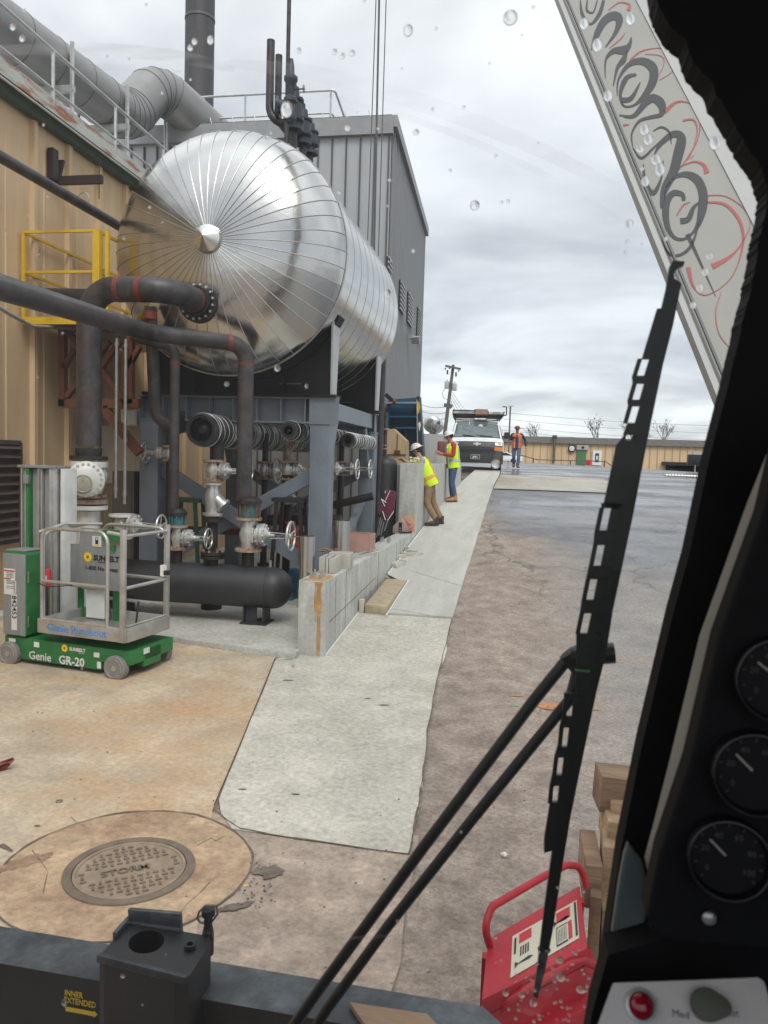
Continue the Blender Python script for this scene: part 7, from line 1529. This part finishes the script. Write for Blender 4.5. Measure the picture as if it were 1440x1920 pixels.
rn = random.Random(2)
tl_ = ['topmost reddish timber of the stack beside the cab pillar', 'pale timber just under the topmost one', 'pale timber third from the top of the stack', 'long pale upright timber lower in the stack', 'short weathered timber end left of the stack', 'narrow timber at the lower left of the stack', 'pale timber at the bottom right of the stack']
for k, (x0, y0, x1, y1, Yt, mm_) in enumerate(((1121, 1474, 1260, 1528, 2.75, m_tim), (1150, 1518, 1260, 1556, 2.72, m_tim2), (1134, 1552, 1260, 1600, 2.68, m_tim2), (1128, 1598, 1260, 1700, 2.62, m_tim2), (1092, 1614, 1128, 1690, 2.58, m_tim), (1106, 1668, 1134, 1800, 2.54, m_tim), (1124, 1702, 1260, 1810, 2.56, m_tim2))):
    a, c_ = atY(x0, y1, Yt), atY(x1, y0, Yt); b = MB(); b.box(((a.x+c_.x)/2, Yt+.09, (a.z+c_.z)/2), (c_.x-a.x, .14+.03*k, c_.z-a.z), Matrix.Rotation(rn.uniform(-.05, .05), 3, 'Y')@Matrix.Rotation(rn.uniform(-.15, .1), 3, 'Z'))
    tag(b.obj('timber', mm_, bevel=.006), tl_[k], 'timber', 'timbers stacked beside the cab')
a = atY(1125, 1810, 2.7); MB().box((a.x+.22, 2.75, (a.z-.02)/2), (.5, .3, a.z-.02)).obj('x', m_tim, bevel=.01); tag(bpy.data.objects['x'], 'big timber block under the timber stack', 'timber'); bpy.data.objects['x'].name = 'timber_block'
# ================================================================ CAB
cb_ = thing('crane_cab', 'dark crane cab with windscreen, pillar, wiper, gauges and switch panel around the camera', 'cab', (0, -.1, 1.3))
m_cabk = M('black_cab_trim', (.008, .008, .009), .7, var=.3, sc=20, spec=.2); m_cabi = M('cab_lining', (.03, .03, .032), .9)
YG = .78
b = MB(); b.box((-.17, -.05, 3.27), (2.26, 1.66, .06)); b.obj('roof', m_cabi, cb_); 
for x_ in (-1.27, .93):
    MB().box((x_, -.06, 1.6), (.05, 1.62, .85)).obj('side_wall', m_cabi, cb_)
    MB().box((x_, -.83, 2.6), (.05, .08, 1.26)).obj('rear_post', m_cabi, cb_)
MB().box((.93, .20, 2.6), (.05, 1.1, 1.26)).obj('dimming_side_wall', m_cabi, cb_); MB().box((-.17, -.87, 1.6), (2.14, .05, .85)).obj('rear_wall', m_cabi, cb_); MB().box((-.17, -.05, 1.2), (2.14, 1.64, .06)).obj('floor', m_cabi, cb_); MB().box((-.17, YG-.01, 1.40), (2.14, .05, .34)).obj('front_sill', m_cabk, cb_); MB().box((-1.2, YG-.01, 2.3), (.09, .06, 1.9)).obj('corner_post', m_cabk, cb_)  # upper right panel is unseen wall, added to darken the cab
rn = random.Random(9)
edge = [(1222, -60), (1232, 0), (1246, 30), (1262, 56), (1286, 74), (1300, 118), (1330, 150), (1362, 205), (1380, 240), (1405, 282), (1422, 305), (1436, 335), (1441, 365), (1436, 400), (1428, 430), (1424, 457), (1416, 500), (1411, 525), (1408, 545), (1397, 585), (1384, 645), (1371, 694)]
E2 = []
for (a, c_) in zip(edge, edge[1:]):
    for k in range(6): t = k/6; j_ = 1 if rn.random() < .45 else .15; E2.append((a[0]+(c_[0]-a[0])*t+rn.uniform(-4, 3)*j_, a[1]+(c_[1]-a[1])*t+rn.uniform(-3, 3)*j_))
E2 += [(1366, 720), (1330, 860), (1292, 1040), (1262, 1150), (1203, 1400), (1163, 1600), (1134, 1800), (1100, 2050), (1900, 2150), (2300, -260), (1200, -260)]
MB().prism([atY(x, y, YG-.02) for x, y in E2], (0, .035, 0)).obj('windscreen_pillar', m_cabk, cb_, smooth=0)
def plate(name, pts, Yd, mat, th=.01, bevel=.0, par=cb_, smooth=0): return MB().prism([atY(x, y, Yd) for x, y in pts], (0, th, 0)).obj(name, mat, par, smooth=smooth, bevel=bevel)
strip = [((1446, 830), (1474, 838)), ((1400, 945), (1430, 950)), ((1350, 1085), (1378, 1090)), ((1312, 1190), (1344, 1195)), ((1255, 1427), (1291, 1430)), ((1225, 1545), (1254, 1550)), ((1208, 1608), (1232, 1612)), ((1218, 1650), (1223, 1652))]
b = MB()
for (l_, r_) in strip:
    L_, R_ = atY(*l_, .70), atY(*r_, .70); 
    for k in range(9): t = k/8; p = L_.lerp(R_, t); p.y -= .012*math.sin(PI*t); b.v.append(p)
for j in range(len(strip)-1):
    for k in range(8): A_ = j*9+k; b.face([A_, A_+1, A_+10, A_+9])
b.obj('pale_door_seal', M('beige_seal', (.40, .37, .30), .8), cb_, smooth=60)
plate('reflection_plate', [(1178, 1581), (1206, 1620), (1213, 1660), (1211, 1727), (1190, 1762), (1159, 1781), (1147, 1750), (1160, 1660), (1170, 1604)], .69, M('green_grey_reflection', (.11, .14, .135), .35), .01, .003)  # greenish reflection on the pillar, put in as a coloured plate
pan = plate('gauge_panel', [(1236, 1604), (1212, 1720), (1222, 1748), (1250, 1768), (1600, 1800), (1700, 700), (1480, 760), (1432, 960), (1348, 1195), (1293, 1432)], .62, m_cabk, .03, .004)
m_dial = M('gauge_face', (.006, .006, .008), .5, spec=.2); m_print = M('gauge_print', (.07, .07, .066), .6); m_bez = M('gauge_bezel', (.02, .02, .022), .3)
for (px, py, r_, na) in ((1459, 1272, 75, 2.5), (1413, 1446, 73, 2.4), (1363, 1604, 71, 2.4)):
    c = atY(px, py, .612); R_ = r_/1450*.61; nrmg = (CAM-c).normalized(); nrmg = (nrmg*.3+V((0, -1, 0))*.7).normalized(); gx, gyv = frame(nrmg); gx = -gx if gx.x < 0 else gx; gyv = gyv if gyv.z > 0 else -gyv
    ga = MB().lathe(c, nrmg, [(-.01, R_), (.012, R_), (.014, R_*.95), (.004, R_*.90), (.004, 0)], 40, cap=False).obj('gauge', m_dial, cb_); MB().torus(c+nrmg*.013, nrmg, R_*.965, R_*.035, 44, 8).obj('bezel', m_bez, ga)
    b = MB()
    for k in range(11):
        a = -.7+k*(PI+1.4)/10; d = gx*math.cos(a)+gyv*math.sin(a); b.beam(c+d*R_*.76+nrmg*.005, c+d*R_*.84+nrmg*.005, .0009, .0006, nrmg)
    b.obj('scale_ticks', m_print, ga)
    for k, s_ in enumerate(('0', '20', '40', '60', '80', '100')):
        a = PI+.55-k*(PI+1.1)/5; d = gx*math.cos(a)+gyv*math.sin(a); text(s_, .0062, c+d*R_*.58+nrmg*.005-gyv*.002, gx, gyv, m_print, ga, ext=.0001, align='CENTER')
    d = gx*math.cos(na)+gyv*math.sin(na); MB().beam(c+d*R_*.1+nrmg*.007, c+d*R_*.62+nrmg*.007, .0016, .0008, nrmg).obj('needle', M('needle_cream', (.35, .34, .28), .5), ga)
c = atY(1330, 1722, .612); MB().ell(c, (.0055, .003, .0055), 14, 8).obj('panel_screw', m_galv, cb_)
# tilted switch panel
m_swp = M('switch_panel_metal', (.55, .53, .51), .5, .1, var=.06, sc=10); po = atY(1290, 1842, .60); pn_ = V((0, -.80, .60)).normalized()
def sw(px, py, off=0): return atP(px, py, po+pn_*off, pn_)
sp_ = MB().prism([sw(1150, 1843), sw(1422, 1832), sw(1434, 1840), sw(1441, 1866), sw(1460, 2000), sw(1085, 2020)], -pn_*.004).obj('switch_panel', m_swp, cb_, bevel=.0015)
plate('dash_top', [(1140, 1790), (1240, 1762), (1600, 1800), (1700, 2200), (1060, 2200), (1110, 1900)], .66, m_cabk, .03)
c = sw(1201, 1886, .001); Rl = .0092; lm = MB().lathe(c, pn_, [(0, Rl*1.25), (.003, Rl*1.25), (.004, Rl*1.0), (.002, Rl)], 28, cap=False).obj('lamp_bezel', m_galv, sp_); MB().lathe(c+pn_*.001, pn_, [(0, Rl)]+[(.007*math.sin(a), Rl*math.cos(a)) for a in [PI/2*i/6 for i in range(1, 7)]], 24, cap=False).obj('red_lens', M('red_lens', (.30, .005, .02), .12, coat=.5), sp_)
c = sw(1322, 1884, .001); kx, ky = frame(pn_); kx = kx if kx.x > 0 else -kx; ky = ky if ky.z > 0 else -ky
P_ = []
for k in range(28):
    a = 2*PI*k/28; r_ = .0112*(1+.55*max(0, math.cos(a-.0))**6); P_.append(c+(kx*math.cos(a)+ky*math.sin(a))*r_)
MB().prism(P_, pn_*.010).obj('rotary_knob', M('olive_knob', (.07, .075, .05), .5), sp_, bevel=.0015)
text('Med', .0072, sw(1260, 1906, .0005), kx, ky, m_seam, sp_, ext=.0001); text('Fast', .0072, sw(1355, 1903, .0005), kx, ky, m_seam, sp_, ext=.0001)
# windscreen with rain and wiper smears
def glassmat():
    m = bpy.data.materials.new('thin_window_glass'); m.use_nodes = True; n = m.node_tree.nodes; l = m.node_tree.links; n.clear(); o = n.new('ShaderNodeOutputMaterial'); mi = n.new('ShaderNodeMixShader'); tr = n.new('ShaderNodeBsdfTransparent'); gl = n.new('ShaderNodeBsdfGlossy'); gl.inputs['Roughness'].default_value = .02; fr = n.new('ShaderNodeFresnel'); fr.inputs[0].default_value = 1.14; tr.inputs[0].default_value = (.97, .985, .98, 1); tl2 = n.new('ShaderNodeBsdfTranslucent'); tl2.inputs[0].default_value = (.9, .9, .9, 1); m2_ = n.new('ShaderNodeMixShader'); m2_.inputs[0].default_value = .008; l.new(tr.outputs[0], m2_.inputs[1]); l.new(tl2.outputs[0], m2_.inputs[2])  # small translucent share lays a veil of haze over the view
    l.new(fr.outputs[0], mi.inputs[0]); l.new(m2_.outputs[0], mi.inputs[1]); l.new(gl.outputs[0], mi.inputs[2]); l.new(mi.outputs[0], o.inputs[0]); return m
def filmmat(name, dens, sc, stretch):
    m = bpy.data.materials.new(name); m.use_nodes = True; n = m.node_tree.nodes; l = m.node_tree.links; n.clear(); o = n.new('ShaderNodeOutputMaterial'); mi = n.new('ShaderNodeMixShader'); tr = n.new('ShaderNodeBsdfTransparent'); di = n.new('ShaderNodeBsdfTranslucent'); di.inputs[0].default_value = (.8, .8, .8, 1)
    co = n.new('ShaderNodeTexCoord'); mp = n.new('ShaderNodeMapping'); mp.inputs['Scale'].default_value = stretch; nz = n.new('ShaderNodeTexNoise'); nz.inputs['Scale'].default_value = sc; nz.inputs['Detail'].default_value = 6; mr = n.new('ShaderNodeMapRange'); mr.inputs[1].default_value = .35; mr.inputs[2].default_value = .75; mr.inputs[4].default_value = dens
    l.new(co.outputs['Object'], mp.inputs[0]); l.new(mp.outputs[0], nz.inputs['Vector']); l.new(nz.outputs[0], mr.inputs[0]); l.new(mr.outputs[0], mi.inputs[0]); l.new(tr.outputs[0], mi.inputs[1]); l.new(di.outputs[0], mi.inputs[2]); l.new(mi.outputs[0], o.inputs[0]); return m
YW = YG+.03
ws = MB().box((-.16, YW, 2.4), (2.08, .004, 1.64)).obj('windscreen', glassmat(), cb_, smooth=0)
def smear(pts, w_, mat):
    P = [V(p+(0,)) for p in pts]; b = MB(); Q = []
    for i in range(len(P)-1):
        p0, p1, p2, p3 = P[max(i-1, 0)], P[i], P[i+1], P[min(i+2, len(P)-1)]
        for k in range(8): t = k/8; Q.append(.5*((2*p1)+(p2-p0)*t+(2*p0-5*p1+4*p2-p3)*t*t+(3*p1-p0-3*p2+p3)*t**3))
    Q.append(P[-1])
    for i, q in enumerate(Q):
        d = (Q[min(i+1, len(Q)-1)]-Q[max(i-1, 0)]).normalized(); s_ = V((-d.y, d.x, 0))*w_/2*(math.sin(PI*(i+.3)/(len(Q)))**.4); b.v += [atY(q.x-s_.x, q.y-s_.y, YW+.003), atY(q.x+s_.x, q.y+s_.y, YW+.003)]
    for i in range(len(Q)-1): b.face([2*i, 2*i+1, 2*i+3, 2*i+2])
    return b.obj('wiper_smear', mat, ws, smooth=0)
fm1 = filmmat('water_film', .30, 60, (.15, 1, 1.5)); fm2 = filmmat('faint_water_film', .16, 40, (.2, 1, 1))
smear([(-60, 96), (150, 92), (320, 104), (440, 130)], 26, fm1); smear([(-60, 130), (180, 126), (340, 134)], 12, fm1); smear([(420, 118), (600, 140), (800, 196), (1000, 275), (1190, 370)], 34, fm2); smear([(560, 165), (800, 232), (1010, 322), (1180, 420)], 14, fm2)
smear([(930, 1010), (925, 900), (940, 830)], 14, fm2); smear([(1240, 1000), (1262, 880)], 26, fm2); smear([(0, 1690), (500, 1760), (900, 1740)], 5, fm2); smear([(985, 1900), (1040, 1790)], 60, fm2); smear([(545, 1240), (560, 1330)], 20, fm2)
def watermat():
    m = bpy.data.materials.new('water_drop'); m.use_nodes = True; n = m.node_tree.nodes; l = m.node_tree.links; n.clear(); o = n.new('ShaderNodeOutputMaterial'); g_ = n.new('ShaderNodeBsdfRefraction'); g_.inputs['IOR'].default_value = 1.33; g_.inputs['Roughness'].default_value = .38; gl = n.new('ShaderNodeBsdfGlossy'); gl.inputs['Roughness'].default_value = .05; mi = n.new('ShaderNodeMixShader'); fr = n.new('ShaderNodeFresnel'); fr.inputs[0].default_value = 1.33; l.new(fr.outputs[0], mi.inputs[0]); l.new(g_.outputs[0], mi.inputs[1]); l.new(gl.outputs[0], mi.inputs[2]); l.new(mi.outputs[0], o.inputs[0]); return m
b = MB(); rn = random.Random(17)
D_ = [(957, 33, 13), (765, 57, 9), (890, 385, 9), (538, 205, 12), (660, 100, 6), (642, 105, 5), (560, 95, 5), (627, 97, 5), (25, 50, 7), (42, 72, 7), (1140, 180, 8), (1340, 268, 10), (1182, 36, 8), (1095, 45, 8), (1120, 85, 9), (395, 75, 7), (365, 78, 6), (357, 90, 6), (780, 248, 6), (652, 240, 6), (1180, 420, 7), (1000, 1880, 7), (1050, 1800, 7), (1089, 1855, 9), (1052, 1832, 9), (948, 1862, 6), (978, 1866, 6), (120, 1880, 6), (230, 1830, 5), (930, 870, 9), (727, 550, 6), (520, 690, 6), (425, 720, 5), (1330, 480, 6), (1322, 510, 6), (1312, 540, 6), (1300, 572, 6), (1230, 300, 9), (1237, 318, 9), (1215, 262, 8), (1208, 243, 8), (1200, 280, 7), (1210, 340, 7)]
for k in range(95): D_.append((rn.uniform(0, 1430), rn.choice([rn.uniform(0, 480), rn.uniform(0, 480), rn.uniform(1500, 1920), rn.uniform(480, 1500)]), rn.uniform(1.4, 3.6)))
for k in range(60): D_.append((rn.gauss(1040, 45), rn.uniform(1780, 1920), rn.uniform(1.5, 3.5)))
for px, py, r_ in D_:
    c = atY(px, py, YW+.0028); s_ = r_/1450*.8; b.ell(c, (s_, s_*.22, s_*rn.uniform(.9, 1.4)), 12, 8)
b.obj('x', watermat()); tag(bpy.data.objects['x'], 'rain drops scattered over the windscreen', 'rain drops', kind='stuff'); bpy.data.objects['x'].name = 'rain_drops'
# wiper
wp = thing('wiper', None, None); del_ = None
wp.parent = cb_; wp.location = atY(1090, 1230, .88)-org(cb_)
for k_ in ('label', 'category'):
    if k_ in wp: del wp[k_]
YB = .865; m_wip = M('wiper_black', (.010, .010, .011), .45)
def wplate(name, polys, Yd=YB, th=.008):
    b = MB()
    for pts in polys: b.prism([atY(x, y, Yd) for x, y in pts], (0, th, 0))
    return b.obj(name, m_wip, wp, smooth=0)
spine = [(1262, 488), (1284, 490), (1282, 498), (1270, 503), (1264, 512), (1265, 522), (1278, 531), (1262, 610), (1243, 685), (1213, 830), (1188, 962), (1149, 1146), (1137, 1223), (1118, 1300), (1084, 1462), (1069, 1537), (1052, 1640), (1038, 1737), (1022, 1820), (1008, 1872), (1000, 1868), (1008, 1810), (1021, 1700), (1036, 1590), (1048, 1500), (1068, 1370), (1082, 1290), (1100, 1215), (1116, 1130), (1148, 965), (1176, 850), (1199, 780), (1215, 690), (1238, 590), (1250, 540), (1256, 500)]
wplate('blade_spine', [spine])
def bracket(slots, lw_, extra, wd=7, lead=6):
    """slots: (x0,y0,x1,y1) along a strip; solid bridges between them, thin rails beside them"""
    polys = []
    for (x0, y0, x1, y1) in slots:
        polys.append([(x0-wd-lw_, y0), (x0-wd, y0), (x1-wd, y1), (x1-wd-lw_, y1)]); polys.append([(x0+wd, y0), (x0+wd+lead+8, y0), (x1+wd+lead+8, y1), (x1+wd, y1)])
    for (a, c_) in zip(slots, slots[1:]): polys.append([(a[2]-wd-lw_, a[3]-2), (a[2]+wd+lead+8, a[3]-2), (c_[0]+wd+lead+8, c_[1]+2), (c_[0]-wd-lw_, c_[1]+2)])
    return polys+extra
zz = lambda x, y: (1000+.427*x, 480+.427*y)
sl = [(500, 450, 475, 530), (478, 555, 455, 635), (458, 655, 435, 735)]
sl = [(*zz(a, b_), *zz(c_, d_)) for a, b_, c_, d_ in sl]; sl = [(a-2, b_, c_-2, d_) for a, b_, c_, d_ in sl]
wplate('bracket', bracket(sl, 8, [[zz(545, 230), zz(575, 230), zz(520, 452), zz(478, 452)], [zz(415, 733), zz(480, 733), zz(465, 786), zz(395, 786)], [zz(365, 830), zz(400, 786), zz(408, 786), zz(405, 812)], [zz(453, 786), zz(500, 786), zz(500, 812), zz(453, 812)], [zz(400, 810), zz(500, 810), zz(420, 1110), zz(345, 1110), zz(310, 1090), zz(345, 930), zz(365, 830)]]), YB-.006, .006)
sl = [(328, 1105, 306, 1210), (300, 1265, 280, 1365), (268, 1415, 248, 1515), (241, 1565, 221, 1660)]
sl = [(*zz(a, b_), *zz(c_, d_)) for a, b_, c_, d_ in sl]
wplate('bracket', bracket(sl, 8, [[zz(300, 1085), zz(400, 1085), zz(380, 1108), zz(300, 1108)], [zz(190, 1658), zz(290, 1658), zz(250, 1900), zz(185, 1900)]], 7, 8), YB-.006, .006)
z3 = lambda x, y: (540+.625*x, 1300+.625*y)
sl = [(848, 20, 843, 75), (836, 100, 829, 165), (820, 190, 813, 250), (806, 275, 800, 330)]; sl = [(*z3(a, b_), *z3(c_, d_)) for a, b_, c_, d_ in sl]
wplate('bracket', bracket(sl, 8, [[z3(828, 0), z3(870, 0), z3(870, 22), z3(828, 22)], [z3(786, 328), z3(840, 328), z3(835, 420), z3(800, 470), z3(768, 480), z3(768, 440)]], 5, 6), YB-.006, .006)
def rod(name, pts, r_, Yd, mat=None): return MB().tube([atY(x, y, Yd) for x, y in pts], r_/1450*Yd, 14).obj(name, mat or m_wip, wp)
rod('wiper_arm', [(1064, 1236), (1002, 1312), (790, 1594), (602, 1850), (490, 2010)], 11, .90); rod('wiper_arm', [(1082, 1262), (1068, 1312), (890, 1531), (727, 1737), (615, 1890), (560, 1975)], 10.5, .88)
rod('pivot_pin', [(1072, 1232), (1100, 1228), (1152, 1224)], 19, .885, m_wip); rod('pivot_sleeve', [(1066, 1222), (1102, 1268)], 20, .90); 
b = MB(); b.box(atY(1092, 1258, .85), (.016, .003, .002)); b.obj('green_mark', m_fg, wp)
